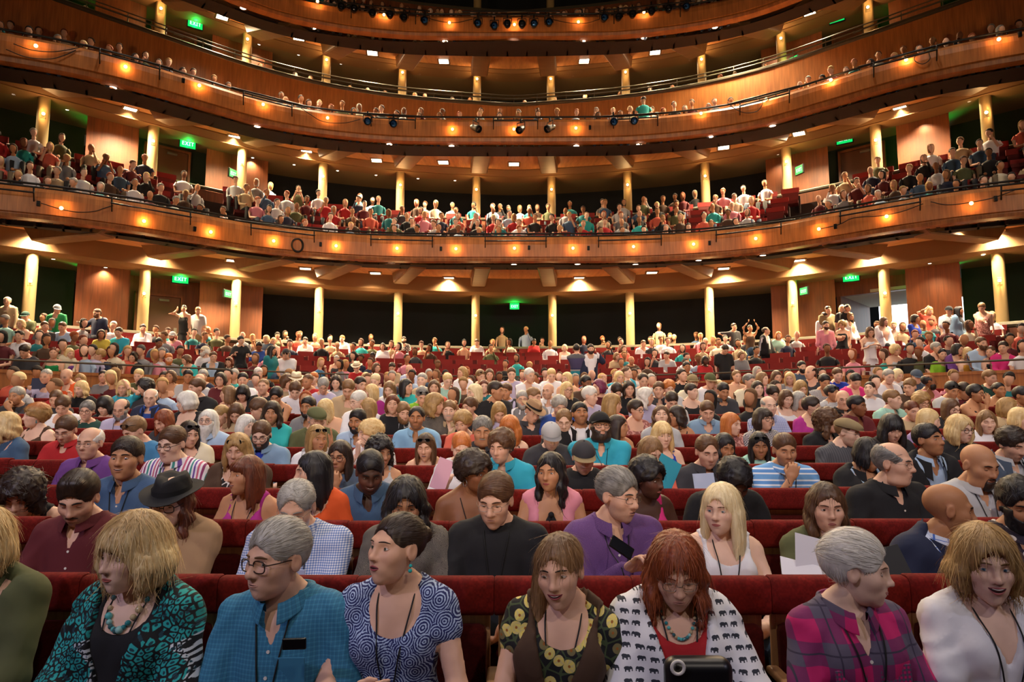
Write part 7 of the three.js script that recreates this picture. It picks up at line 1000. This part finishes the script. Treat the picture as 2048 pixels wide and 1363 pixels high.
T(611, 682, 'm l short:dark', 'shirt:white', { y: 6, p: 8, lm: 'the man in a white shirt at the rear left' }); T(630, 675, 'f l long:blonde', 'tank:peach', { y: 30, p: 4, len: .06 }); T(643, 685, 'f f long:paleblonde', 'tank:black', { y: 30, p: 4, len: .1 }); T(660, 682, 'f l bob:brown', 'tee:beige', { y: 10, p: 6 }); T(675, 691, 'f l curly:dirty', 'tee:beige', { y: 10, p: 6, len: .04 }); T(685, 678, 'm f short:ginger', 'shirt:white', { y: -10, p: 6, lm: 'the fair man in white' }, 'fair-haired man in white shirt in front of the piano'); T(707, 690, 'm d short:black', 'tee:black', { y: 4, p: 2 }); T(722, 684, 'f l bob:brown', 'tank:turquoise', { y: 10, p: 10 }); T(744, 686, 'm l short:brown', 'shirt:olive', { y: 20, p: 18 }); T(766, 693, 'f l long:dark', 'tee:white', { y: 0, p: -4, len: .08, lm: 'the woman in white' }, 'dark-haired woman in white, face tipped up, rear stalls'); T(783, 684, 'f l up:brown', 'tank:beige', { y: 6, p: 0 }); T(798, 693, 'f l up:black', 'tee:pink', { y: -4, p: 4 }); T(808, 680, 'm l short:dark', 'shirt:blackwhite', { y: 4, p: 0, beard: 1, fc: 'dark', lm: 'the bearded man in a patterned shirt' }, 'dark-bearded man in black and white patterned shirt'); T(674, 719, 'f l buzz:grey', 'tank:charcoal', { y: 0, p: 16, fat: .4, build: 1.12, lm: 'the crop-haired woman in charcoal' }, 'crop-haired grey woman in charcoal sleeveless top'); T(707, 711, 'f t long:black', 'cardi:black', { y: 20, p: 0, len: .06 }); T(746, 713, 'f d short:black', 'tee:red', { y: 0, p: 4, lm: 'the dark woman in red' }); T(639, 742, 'f l long:blonde', 'tee:steelblue', { y: 160, p: 0, len: .12 }); T(680, 739, 'f l wavy:dark', 'tee:grey', { y: -10, p: 10, len: .06 });
T(830, 704, 'f l wavy:brown', 'tee:charcoal', { y: 20, p: 6, len: .06 }); T(843, 686, 'f l long:auburn', 'tank:peach', { y: 10, p: 6, len: .08 }); T(860, 694, 'f l pony:dark', 'tank:brown', { y: -30, p: 10 }); T(896, 686, 'f l long:light', 'tank:black', { y: 20, p: 2, len: .06, aL: { at: [-.1, -.02, .1], dir: [.3, 1, 0], n: [0, 0, -1], hand: 0 } }); T(928, 690, 'f t up:black', 'tank:peach', { y: 44, p: 6 }); T(954, 685, 'm l short:brown', 'shirt:white', { y: 0, p: 16, lm: 'the man in white reading a tablet' }); T(982, 695, 'm l short:brown', 'tee:olive', { y: 4, p: 20 }); T(1068, 684, 'f m short:black', 'tee:red', { y: 10, p: 4, lm: 'the woman in red at the rear' }); T(1100, 686, 'm l short:brown', 'shirt:white', { y: 10, p: 4 }); T(1129, 696, 'f f bob:paleblonde', 'tank:white', { y: -10, p: 10, len: .05, lm: 'the pale blonde girl' }); T(1216, 688, 'f l long:black', 'tank:charcoal', { y: 6, p: 4, len: .08 }); T(1242, 686, 'f t long:dark', 'tee:maroon', { y: 4, p: 4, len: .06 }); T(1247, 698, 'f l long:brown', 'tee:coral', { y: 10, p: 6, len: .08, lm: 'the woman in coral' }); T(1286, 688, 'm l short:brown', 'shirt:white', { y: 0, p: 4, fat: .3, build: 1.1, lm: 'the broad man in a white shirt' }, 'broad man in plain white shirt, rear stalls right of centre'); T(1303, 684, 'f l curlyshort:blonde', 'tee:charcoal', { y: 10, p: 4 }); T(1233, 713, 'f l bob:light', 'tee:beige', { y: 30, p: 4, lm: 'the woman in beige' }); T(1262, 721, 'm t bald:brown', 'tee:brown', { y: 4, p: 6, lm: 'the bald man in brown' }); T(1294, 727, 'f t long:black', 'tee:brown', { y: 0, p: 4, len: .1 }); T(1308, 711, 'f l long:dark', 'tee:charcoal', { y: 30, p: 4, len: .1 }); T(1332, 711, 'm l short:dark', 'shirt:lightgrey', { y: -40, p: 12, lm: 'the man in pale grey' }); T(1372, 717, 'm l short:dark', 'tank:white', { y: 6, p: 16, hat: 'cap:black' }); T(1409, 721, 'f d wavy:black', 'tee:red', { y: 4, p: 4, len: .06, lm: 'the dark woman in red at the right' }); T(1425, 680, 'f f long:blonde', 'tee:beige', { y: -20, p: 4, len: .08 }); T(1436, 687, 'm l short:light', 'tee:cream', { y: -20, p: 6 }); T(1405, 695, 'f l long:brown', 'tank:beige', { y: 4, p: 4, len: .06 }); T(1371, 733, 'm l short:salt', 'shirt:sky', { y: 4, p: 10 });
T(1481, 711, 'f l wavy:light', 'hoodie:grey', { y: 6, p: 16, len: .04, lm: 'the hooded girl with a lit face' }); T(1511, 703, 'm m short:black', 'tee:black', { y: 20, p: 6 }); T(1555, 671, 'f l bob:ginger', 'tee:mint', { y: -10, p: 2, smile: 1, lm: 'the ginger woman in mint' }); T(1574, 678, 'f l wavy:brown', 'tee:navy', { y: 20, p: 6, len: .06, lm: 'the woman in a printed navy shirt' }); T(1592, 668, 'f m up:black', 'tee:lightgrey', { y: -10, p: 10 }); T(1529, 676, 'f l long:blonde', 'tank:peach', { y: 40, p: 6, len: .08 });
T(1787, 701, 'f l curly:blonde', 'tank:lightgrey', { y: 10, p: 8, len: .05, lm: 'the curly blonde' }, 'curly blonde woman in pale sleeveless top on the right terrace'); T(1818, 706, 'm l short:black', 'tee:black', { y: -50, p: 8, beard: 1, fc: 'black', lm: 'the black-bearded man in black' }); T(1868, 697, 'm l short:grey', 'polo:black', { y: 30, p: 2, smile: .8, lm: 'the grey man in a black polo' }, 'smiling grey-haired man in black polo on the right terrace'); T(1893, 684, 'm l bald:dark', 'shirt:charcoal', { y: 6, p: 12 }); T(1910, 699, 'f l long:black', 'cardi:purple', { y: 34, p: 6, len: .12, lm: 'the black-haired woman in purple' }, 'long black-haired woman in dark purple on the right terrace'); T(1924, 687, 'f l wavy:black', 'tee:charcoal', { y: 4, p: 20, len: .08 }); T(1957, 688, 'm l short:brown', 'shirt:lightblue', { y: 6, p: 0, beard: 1, fc: 'brown', build: 1.15, hs: 1.05, lm: 'the big bearded man in light blue' }, 'big brown-bearded man reclining in light blue shirt'); T(2000, 696, 'm l short:dark', 'shirt:hotpink', { y: -50, p: 4, lm: 'the man in raspberry pink' }, 'dark-haired man in raspberry pink shirt in profile'); T(2014, 675, 'm l short:dark', 'shirt:maroon', { y: -20, p: 10 }); T(2037, 655, 'f t wavy:dark', 'tank:coral', { y: -20, p: 10, len: .06 }); T(2042, 716, 'f l wavy:dark', 'tee:white', { y: -30, p: 10, len: .06 }); T(1880, 724, 'm l short:black', 'shirt:lime', { y: -10, p: 2, lm: 'the man in a lime shirt' }, 'black-haired man in bright lime green shirt behind the parapet rail'); T(1931, 725, 'f f long:blonde', 'tank:gold', { y: -14, p: 20, len: .1, lm: 'the blonde in gold' }, 'blonde woman in golden yellow scarf looking at a lit phone'); T(1976, 719, 'f l up:brown', 'tank:black', { y: -54, p: 8, lm: 'the woman in a black tank top' }, 'woman with pinned brown hair and black tank top, turned aside'); T(1784, 652, 'f f short:blonde', 'cardi:white', { y: -34, p: 6, lm: 'the short blonde in white' }, 'short-haired blonde woman in white cardigan near the bright doorway'); T(1803, 654, 'f l bob:light', 'tee:beige', { y: -30, p: 10 }); T(1935, 651, 'f l long:brown', 'tee:cream', { y: -10, p: 6, len: .06, lm: 'the woman in cream' });
// people standing
const S = (px, py, who, wear, o, label) => P(px, py, 'S', who, wear, o, label);
S(396, 622, 'm l short:light', 'sshirt:lightgrey', { y: 34, p: 20, shorts: 1, leg: 'khaki', lan: 1, badge: 1, stub: .3, lm: 'the standing man in shorts' }, 'standing man in pale grey shirt and khaki shorts with a lanyard');
S(368, 614, 'f l up:black', 'dress:black', { y: 10, p: 6, skirt: .42, aL: { at: [-.16, -.06, .06], dir: [-.1, 1, 0], n: [0, 0, -1], curl: .2 } }, 'standing woman in black dress raising a hand before the brown door');
S(482, 681, 'f l short:black', 'tee:black', { y: 44, p: 10, leg: 'black', aL: { at: [-.06, -.32, .2], dir: [.7, .1, .3], n: [0, -1, 0], curl: .4 }, aR: { at: [.22, -.36, .2], dir: [.8, 0, .2], n: [0, -1, 0], curl: .4 } }, 'black-clad usher with short black hair standing at the left aisle rail');
S(544, 722, 'f t long:black', 'tee:teal', { y: 84, p: 8, len: .3, by: 70, leg: 'denim', lm: 'the standing woman in teal' }, 'standing woman with very long black hair in teal T-shirt');
S(1153, 694, 'm l short:black', 'tee:stripeteal', { y: 165, p: 6, by: 178, leg: 'denim', near: 1 }, 'standing man seen from behind in grey and teal striped T-shirt');
S(1181, 692, 'm l short:dark', 'shirt:white+jacket:navy', { y: 6, p: 4, beard: 1, fc: 'dark', lan: 1, badge: 1, near: 1, leg: 'denim', aR: { at: [.12, -.12, .22], dir: [-.3, .9, .3], n: [-.5, 0, -1], curl: 1.1 } }, 'standing bearded man in navy blazer pointing forward');
S(1467, 654, 'm l short:dark', 'tee:charcoal', { y: 20, p: 0, lan: 1, badge: 1, gl: 'oval', leg: 'black', aL: { at: [-.30, -.34, .02], dir: [.8, -.4, .1], n: [0, 0, 1], hand: 0, pole: [-1, 0, -.2] } }, 'standing man in charcoal T-shirt with a pale blue badge, hand on hip');
S(1499, 657, 'f t up:dark', 'tank:brown', { y: 0, p: -4, aL: { at: [-.10, .18, .16], dir: [.4, 1, 0], n: [0, 0, 1], curl: .5, pole: [-1, 0, 0] }, aR: { at: [.10, .18, .16], dir: [-.4, 1, 0], n: [0, 0, 1], curl: .5, pole: [1, 0, 0] } }, 'woman holding a phone up with both arms at the back of the stalls');
S(1531, 662, 'm l fringe:dark', 'shirt:white+jacket:black', { y: 62, p: -4, by: 50, leg: 'black', lm: 'the balding man in a black suit' }, 'balding man in black suit standing in profile at the aisle');
S(1449, 699, 'm l short:dark', 'tee:black', { y: 10, p: 40, leg: 'black' }, 'man in black T-shirt standing with bowed head beside the right aisle');
S(1654, 607, 'm l short:dark', 'sshirt:khaki', { y: 4, p: 2, stub: .3, fat: .4, build: 1.2, lan: 1, leg: 'khaki', lm: 'the big man in khaki' }, 'big man in khaki shirt standing in the bright doorway');
S(1647, 633, 'm l short:dark', 'shirt:white', { y: 30, p: 20, by: 20, leg: 'denim' }, 'standing man in white shirt, face hidden, behind the bearded man in pink');
S(1650, 651, 'm l short:dark', 'rolled:pink', { y: 2, p: 4, beard: 1, fc: 'dark', gl: 'oval', lan: 1, badge: 1, leg: 'denim', build: 1.08 }, 'standing bearded man in pink shirt with glasses and a name badge');
S(1682, 650, 'f l curly:dirty', 'dress:black', { y: -50, p: 16, by: -40, skirt: .45, len: .04, aL: { at: [-.02, -.34, .2], dir: [-.9, .1, .2], n: [0, -1, 0], curl: .4 } }, 'curly fair-haired woman in sleeveless black dress standing at the aisle');
S(1699, 633, 'f l long:light', 'cardi:white', { y: 20, p: 8, len: .2, by: 30, leg: 'white' }, 'standing woman with long fair hair and white cardigan beside the doorway');
S(1682, 611, 'f l wavy:paleblonde', 'tee:charcoal', { y: -30, p: 10, len: .05, leg: 'black' }, 'pale-haired person half hidden in the doorway');
S(1693, 609, 'f l up:black', 'tee:black', { y: 20, p: 6, leg: 'black' }, 'woman in black silhouetted against the bright doorway');
S(1738, 664, 'f l long:brown', 'dress:white', { y: -4, p: 22, len: .12, skirt: .55, flare: .24, aL: { at: [-.10, -.33, .2], dir: [.7, .3, .4], n: [0, 0, -1], curl: .5 }, aR: { at: [.10, -.33, .2], dir: [-.7, .3, .4], n: [0, 0, -1], curl: .5 } }, 'girl in white dress standing on the right aisle steps reading a programme');
S(1766, 643, 'f l long:brown', 'cardi:white', { y: 26, p: 14, len: .14, lan: 1, badge: 1, leg: 'black' }, 'standing brown-haired woman in white open cardigan and black trousers');
S(1828, 638, 'f t wavy:dark', 'dress:royal:scoop:short', { y: 34, p: 10, len: .08, by: 30, skirt: .5, aL: { at: [.06, -.40, .22], dir: [1, .0, .2], n: [0, -1, 0], curl: .5 } }, 'standing dark-haired woman in royal blue dress holding leaflets');
S(1856, 622, 'f l bob:blonde', 'tee:coral', { y: 4, p: 20, aL: { at: [-.14, .05, .1], dir: [.6, .6, 0], n: [0, 0, 1], curl: .8, pole: [-1, 0, 0] } }, 'blonde woman in pink at the rear rail with arms raised to her hair');
S(1895, 622, 'm l short:dark', 'tee:white', { y: -10, p: 10, hat: 'cap:black' }, 'person in black cap and white T-shirt at the rear right rail');
S(1915, 622, 'f o long:black', 'tee:charcoal+jacket:denimlight', { y: 40, p: 6, len: .2, by: 40, leg: 'black' }, 'standing black-haired woman in pale denim jacket on the right terrace');
S(1960, 616, 'f l messy:light', 'dress:pinkprint', { y: -50, p: 26, by: -50, skirt: .5, fat: .3, build: 1.15, aL: { at: [-.06, -.4, .25], dir: [-.6, -.3, .4], n: [0, -1, 0], curl: .6 } }, 'standing woman in dusky pink print dress leaning over the right terrace');
S(14, 602, 'm l fringe:grey', 'shirt:beige', { y: 20, p: 10, gl: 'oval' }, 'older man in glasses and beige shirt standing at the upper left wall');
S(114, 618, 'm l short:dark', 'polo:green', { y: 50, p: 20, hat: 'cap:lightgrey' }, 'man in grey cap and green polo standing at the rear left rail');
S(194, 626, 'm l pony:brown', 'tee:navy', { y: -20, p: 16, beard: 1, fc: 'brown', len: .04, aL: { at: [-.28, -.26, .2], dir: [-1, 0, .2], n: [0, -1, 0], curl: .9 } }, 'bearded man with tied-back hair in navy leaning on the rear left rail');
// ---------- build everyone ----------
const EXTRAS = []; // beyond three hundred: the smallest join the crowd
for (const pass of [(s) => s.row === 'T' && !s.label && !s.lm, (s) => s.row === undefined && !s.label && !s.lm && rowFor(s.px, s.py) > 10, (s) => s.row === 'T' && !s.label, (s) => !s.label && !s.lm && s.row !== 'T']) for (let i = PEOPLE.length - 1; i >= 0 && PEOPLE.length > 298; i--) if (pass(PEOPLE[i])) EXTRAS.push(...PEOPLE.splice(i, 1));
PEOPLE.forEach((s) => {
  s.row = s.row === undefined ? rowFor(s.px, s.py) : s.row;
  const g = new THREE.Group(); g.name = numbered('person'); scene.add(g); s.obj = g;
  if (s.tone2) s.lip = 0xb87a72;
  if (s.row === 'T' || s.row === 'S') {
    s.lod = s.lod || 'D';
    let q; if (s.row === 'S') { q = terraceAt(s.px, s.py, s.near ? 1.58 : 1.52); if (s.near) { const p = findAt(COLS, PARA - .9, terrH(TERR) + 1.2, s.px), c = off(p, PARA - .9); q = { x: c[0], z: c[1], fl: floorY(c[0], c[1]) }; } } else q = terraceAt(s.px, s.py);
    const [x, y] = onForward(s.px, s.py, q.z); s.fl = q.fl; s.hz = q.z; s.hx = x; s.hy = s.row === 'S' ? clamp(y, q.fl + 1.42, q.fl + 1.78) : clamp(y, q.fl + 1.08, q.fl + 1.30);
    g.position.set(x, q.fl, -q.z);
    if (s.row === 'S') { const H = s.hy - q.fl + .115; buildPerson(s, g, { head: [0, s.hy - q.fl, .03], hip: [0, H * .50, -.02], stand: true }); }
    else buildPerson(s, g, { head: [0, s.hy - q.fl, .06], hip: [0, .55, -.02] });
  } else {
    const k = s.row, zh = ROW_Z(k) - .30 - (s.lean || 0), [x, y] = onForward(s.px, s.py, zh), hx = x + (s.bx || 0) - Math.sin((s.r || 0) * D2R) * .3, fl = rowFloor(k, hx), zHip = ROW_Z(k) - .27;
    s.lod = s.lod || (k <= 9 ? 'C' : 'D'); s.hx = x; s.hy = y; s.hz = zh; s.fl = fl;
    g.position.set(hx, fl, -zHip);
    const st = seatAt(k, hx); if (st) st.taken = s;
    buildPerson(s, g, { head: [x - hx, y - fl, zHip - zh], hip: [0, Math.min(.54, y - fl - .55), 0] });
  }
});
// ---------- labels for those not described by hand ----------
const kindOf = (s) => s.sex === 'f' ? 'woman' : 'man';
function looks(s) { const [kd, col] = s.t[s.t.length - 1].split(':'), hair = s.h === 'bald' ? 'bald' : `${HW[s.h] || 'long'} ${CW[s.c] || s.c}-haired`; return { a: `${hair} ${kindOf(s)}${s.gl && s.gl !== 'head' ? ' in glasses' : ''}`, b: `${CW[col] || (PATTERN[col] ? 'patterned' : col)} ${TW[kd] || 'top'}`, hat: s.hat ? ` and ${s.hat.split(':')[1]} ${s.hat.startsWith('cap') ? 'cap' : 'hat'}` : '' }; }
{
  const marks = PEOPLE.filter((s) => s.lm), used = new Set(PEOPLE.map((s) => s.label).filter(Boolean));
  PEOPLE.filter((s) => !s.label).forEach((s) => {
    const L = looks(s), near = marks.filter((m) => m !== s).map((m) => [Math.hypot((m.px - s.px), (m.py - s.py) * 2), m]).sort((a, b) => a[0] - b[0]).slice(0, 6);
    const rel = (m) => Math.abs(m.px - s.px) < 20 ? (s.py < m.py ? 'behind' : 'in front of') : 'beside';
    let t; for (const [, m] of near) { t = `${L.a} in ${L.b}${L.hat}, ${rel(m)} ${m.lm}`; const n = t.split(/\s+/).length; if (n <= 16 && !used.has(t)) break; t = `${L.a} in ${L.b}, ${rel(m)} ${m.lm}`; if (t.split(/\s+/).length <= 16 && !used.has(t)) break; }
    s.label = t; used.add(t);
  });
}
PEOPLE.forEach((s) => { s.obj.userData.label = s.label; s.obj.userData.category = 'person'; });
// ---------- labels of the seats: by who sits there or beside whom they stand ----------
seatSpots.forEach((s) => { if (!s.obj) return; let t; const fromEnd = s.i < s.n / 2 ? `${ord(s.i + 1)} seat from the left` : s.i >= s.n - Math.floor(s.n / 2) ? `${ord(s.n - s.i)} seat from the right` : 'middle seat'; t = `red velvet theatre seat in the ${ROWW[s.k - 1]} row, ${fromEnd}`; tag(s.obj, t, 'theatre seat', `red seats of the ${ROWW[s.k - 1]} row`); });
// ---------- the far audience: one object ----------
const CR = { gs: [], cols: [] };
function crowdFigure(x, y, z, yaw, rn, stand = 0, spec = {}) { // y: floor; low detail, coloured by vertex
  const pick = (a) => a[Math.floor(rn() * a.length)], f = spec.sex ? spec.sex === 'f' : rn() > .5, skin = mulc(SKIN[pick(['l', 'l', 'f', 't', 'l', 'o', 't', 'm'])], .9 + .2 * rn()), hair = lin(spec.c && HAIR[spec.c] ? HAIR[spec.c][0] : pick(HAIR[pick(['brown', 'dark', 'dark', 'black', 'blonde', 'dirty', 'light', 'brown', 'grey', 'red', 'dark'])])), top = lin(CLOTH[spec.top || pick(['white', 'white', 'black', 'charcoal', 'grey', 'lightgrey', 'lightblue', 'navy', 'maroon', 'red', 'pink', 'beige', 'brown', 'teal', 'cream', 'olive', 'denim', 'black', 'coral', 'turquoise'])]);
  const h = (stand ? 1.60 : 1.20) + (rn() - .5) * .1, m = new THREE.Matrix4().makeRotationY(yaw).setPosition(x, y, -z), tilt = new THREE.Matrix4().makeRotationFromEuler(new THREE.Euler((rn() - .2) * .5, (rn() - .5) * 1.2, 0)).setPosition(0, h, .05), gs = [];
  const head = new THREE.SphereGeometry(1, 8, 6), p = head.attributes.position, c = []; for (let i = 0; i < p.count; i++) { let X = p.getX(i) * .076, Y = p.getY(i) * .115, Z = p.getZ(i) * .095; if (Y < 0) { X *= 1 + Y * 2.6; Z += -Y * .12; } if (Z > .07 && Math.abs(X) < .02 && Y < .02 && Y > -.05) Z += .018; p.setXYZ(i, X, Y, Z); c.push(...skin); }
  head.setAttribute('color', new THREE.Float32BufferAttribute(c, 3)); head.computeVertexNormals(); gs.push(head.applyMatrix4(tilt));
  const long = f && rn() > .35, hg = new THREE.SphereGeometry(1, 8, 5, 0, 7, 0, long ? 2.3 : 1.75), hp = hg.attributes.position; for (let i = 0; i < hp.count; i++) { let X = hp.getX(i) * .088, Y = hp.getY(i) * (long && hp.getY(i) < 0 ? .24 : .10) + .03, Z = hp.getZ(i) * .105 - .018; if (Z > .02 && Y < .065) { Z = Math.min(Z, .02); X *= 1.05; } hp.setXYZ(i, X, Y, Z); } hg.computeVertexNormals(); if (rn() > .06) gs.push(paint(hg.applyMatrix4(tilt), hair));
  gs.push(paint(cyl(.05, .14, 0, h - .15, -.005, 7), skin));
  const w = f ? .165 : .195, L = (pr) => new THREE.LatheGeometry(pr.map(([r, yy]) => new THREE.Vector2(r, yy)), 8).scale(1, 1, .62), hb = stand ? .92 : .45; gs.push(paint(L([[.001, h - .17], [.06, h - .175], [w * .85, h - .225], [w, h - .29], [w * .9, h - .45], [w * .85, hb + .1], [w * .9, hb], [.001, hb - .03]]).translate(0, 0, -.01), top));
  const sl = rn() > .5, arm = sl ? top : skin; for (const s of [-1, 1]) { const el = [s * (w + .05), h - .52, .02], up = rn() > .9; gs.push(paint(tube([[s * (w - .02), h - .27, -.01], [s * (w + .035), h - .38, -.005]], .052, 1, 6, false), top), paint(tube([[s * (w + .03), h - .36, 0], el, up ? [s * .07, h - .14, .14] : stand ? [s * (w + .03), h - .76, .06] : [s * .1, h - .60, .26]], (t) => lerp(.043, .03, t), 2, 5), arm), paint(sph(.038, ...(up ? [s * .06, h - .11, .14] : stand ? [s * (w + .03), h - .80, .07] : [s * .09, h - .60, .29]), 6, 5), skin)); }
  const lg = lin(pick([0x24262e, 0x34425a, 0x1a1a1c, 0x6a5a44])); for (const s of [-1, 1]) gs.push(paint(tube(stand ? [[s * .09, .95, 0], [s * .1, .5, .02], [s * .1, .03, 0]] : [[s * .09, .5, .0], [s * .11, .52, .42], [s * .11, .05, .40]], (t) => lerp(.085, .05, t), 2, 5), lg));
  for (const g of gs) CR.gs.push(clean(g.applyMatrix4(m)));
}
{
  const rn = rng(77), busy = (px, py, r) => [...PEOPLE, ...EXTRAS].some((s) => Math.abs(s.px - px) < r && Math.abs(s.py - py) < r * .9);
  for (const s of seatSpots) if (s.k >= 8 && !s.taken) { const px = toPix(s.x, s.y + 1.2, s.z - .3); if (px[0] > -30 && px[0] < 2080 && !busy(px[0], px[1], s.k > 11 ? 9 : 15) && rn() < .82) crowdFigure(s.x, s.y, s.z - .25, (rn() - .5) * .5, rn); }
  const terr = (curve, o, y, i0, i1, prob, skip, b = 9) => { let last = null; for (let i = i0; i <= i1; i++) { const p = curve[i]; if (skip(p.x)) continue; const q = off(p, o); if (last && Math.hypot(q[0] - last[0], q[1] - last[1]) < .56) continue; last = q; const px = toPix(q[0], y + 1.2, q[1]); if (px[0] < -30 || px[0] > 2080 || px[1] < -40 || busy(px[0], px[1], b)) continue; if (rn() < prob) crowdFigure(q[0], y, q[1], -Math.atan2(p.nx, p.nz) + (rn() - .5) * .6, rn); } };
  for (const s of EXTRAS) { const k = typeof s.row === 'number' ? s.row : s.row === 'T' ? 0 : rowFor(s.px, s.py), q = k ? null : terraceAt(s.px, s.py), z = k ? ROW_Z(k) - .28 : q.z, x = onForward(s.px, s.py, z)[0], cl = s.t[0].split(':')[1]; crowdFigure(x, k ? rowFloor(k, x) : q.fl, z, (s.y || 0) * .3 * D2R, rn, 0, { top: CLOTH[cl] !== undefined ? cl : undefined, sex: s.sex, c: s.c }); }
  for (let i = 1; i <= TERR; i++) terr(COLS, -.5 - (i - 1) * .9 - .3, terrH(i), 30, 210, i < 3 ? .5 : i > 5 ? .3 : .14, AISLE, 12);
  BALC.forEach((b, L) => { for (let r = 0; r < b.rows; r++) { let last = null; for (let i = 32; i <= 208; i++) { if (Math.abs(Math.abs(FRONT[i].x) - 7.2) < .5) continue; const p = rowPoint(L, i, r), y = b.floor0 + r * b.rise; if (last && Math.hypot(p.x - last.x, p.z - last.z) < .54) continue; last = p; const px = toPix(p.x, y + 1.2, p.z); if (px[0] < -30 || px[0] > 2080 || px[1] < -40) continue; if (rn() < (L === 0 ? [.9, .9, .85, .8, .7][r] : L === 1 ? .92 : .8)) crowdFigure(p.x, y, p.z, -p.a + (rn() - .5) * .6, rn); } } });
  // standing at the rear rails of the balconies
  for (const [L, list] of [[0, [540, 598, 720, 745, 850, 905, 1000, 1040, 1075, 1140, 1205, 1290, 1350, 1390]], [1, [170, 520, 545, 590, 620, 700, 735, 770, 830, 850, 905, 940, 1050, 1110, 1170, 1240, 1300, 1345, 1440, 1470, 1530]]]) for (const px of list) { const y = BALC[L].rear, p = findAt(COLS, L ? .2 : .1, y + 1.5, px), q = off(p, L ? .2 : .1); crowdFigure(q[0], y - .25, q[1], -Math.atan2(p.nx, p.nz), rn, 1); }
  for (const px of [640, 660, 742, 983, 1004, 1052, 1085, 1105, 1205, 1240, 1300, 1318, 1348, 1392, 570, 600, 1340]) { const p = findAt(COLS, .35, FLOOR0 + 1.4, px), q = off(p, .35); crowdFigure(q[0], FLOOR0, q[1], -Math.atan2(p.nx, p.nz), rn, rn() > .7 ? 1 : 0); }
  crowdFigure(...(() => { const p = findAt(FRONT, .75, 11.4, 1287), q = off(p, .75); return [q[0], BALC[1].floor0, q[1]]; })(), Math.PI, rn, 1, { top: 'turquoise' });
  const o = obj('seated_crowd', mergeGeometries(CR.gs), new THREE.MeshStandardMaterial({ vertexColors: true, roughness: .8 })); o.userData.kind = 'stuff'; o.userData.label = 'far audience filling the balconies and the rear rows between the nearer people'; o.userData.category = 'crowd';
}
// ---------- things held ----------
function held(name, px, py, z, geos, mat, rot, label, cat) { const [x, y] = onForward(px, py, z), o = tag(obj(name, geos, mat), label, cat); o.position.set(x, y, -z); o.rotation.set(...rot); return o; }
const paper = std(0xdcdce6, .8), phoneMat = std(0x0c0c10, .2), sheet = (w, h2) => { const g = new RoundedBoxGeometry(w, h2, .003, 1, .001); const p = g.attributes.position; for (let i = 0; i < p.count; i++) p.setZ(i, p.getZ(i) + .25 * p.getX(i) ** 2); g.computeVertexNormals(); return [g]; };
held('phone', 588, 1287, 2.20, [rbox(.075, .035, .011, .005)], phoneMat, [0, 0, .03], 'black phone sticking out of the blue checked shirt pocket', 'phone');
held('phone', 1243, 1094, 3.02, [rbox(.058, .115, .010, .005)], phoneMat, [-.5, .4, 1.1], 'small black phone in the raised hand of the man in purple', 'phone');
held('programme', 1622, 1118, 3.02, sheet(.15, .20), paper, [-.4, .2, -.2], 'white folded programme held by the frowning brown-haired woman', 'programme');
held('programme', 1602, 1140, 2.98, sheet(.17, .10), paper, [-.9, .1, -.25], 'second white leaflet lying open below the folded programme', 'programme');
held('programme', 1784, 1128, 3.0, sheet(.11, .15), std(0x14161c, .6), [-.4, -.3, .2], 'black programme with white scribble in front of the bald man in navy blazer', 'programme');
held('leaflet', 1408, 963, 4.85, sheet(.15, .12), std(0xb8c6e0, .8), [-.3, 0, .05], 'pale blue leaflet held by the man in charcoal polo', 'leaflet');
held('brochure', 1330, 947, 4.7, sheet(.16, .24), std(0x1c90a8, .6), [-.3, .2, -.5], 'bright teal brochure in front of the light-brown-haired woman', 'brochure');
held('programme', 884, 948, 4.75, sheet(.11, .22), std(0xd8a8bc, .8), [-.3, .3, -.3], 'pink programme held up by the ginger-haired girl', 'programme');
held('brochure', 76, 778, 10.9, sheet(.26, .36), std(0x141e48, .5), [-.15, .1, 0], 'open dark blue brochure held up near the wooden parapet at the left', 'brochure');
{ const g = tag(group('handbag'), 'black handbag with ribbed clasp on the lap of the auburn woman', 'handbag'), [x, y] = onForward(1392, 1352, 2.14); g.position.set(x, y, -2.12); obj('bag_body', [rbox(.20, .13, .08, .035, 0, 0, 0, 3)], std(0x121216, .35), g); obj('clasp', [new THREE.CylinderGeometry(.075, .075, .24, 24, 1, false, 0, Math.PI).rotateZ(Math.PI / 2).rotateY(0).scale(1, .45, .7).translate(0, -.05, .04)], std(0x1c1c20, .5), g); obj('ring', [new THREE.TorusGeometry(.018, .005, 8, 20).translate(-.07, .05, .05)], M.white, g); }
renderer.render(scene, camera);
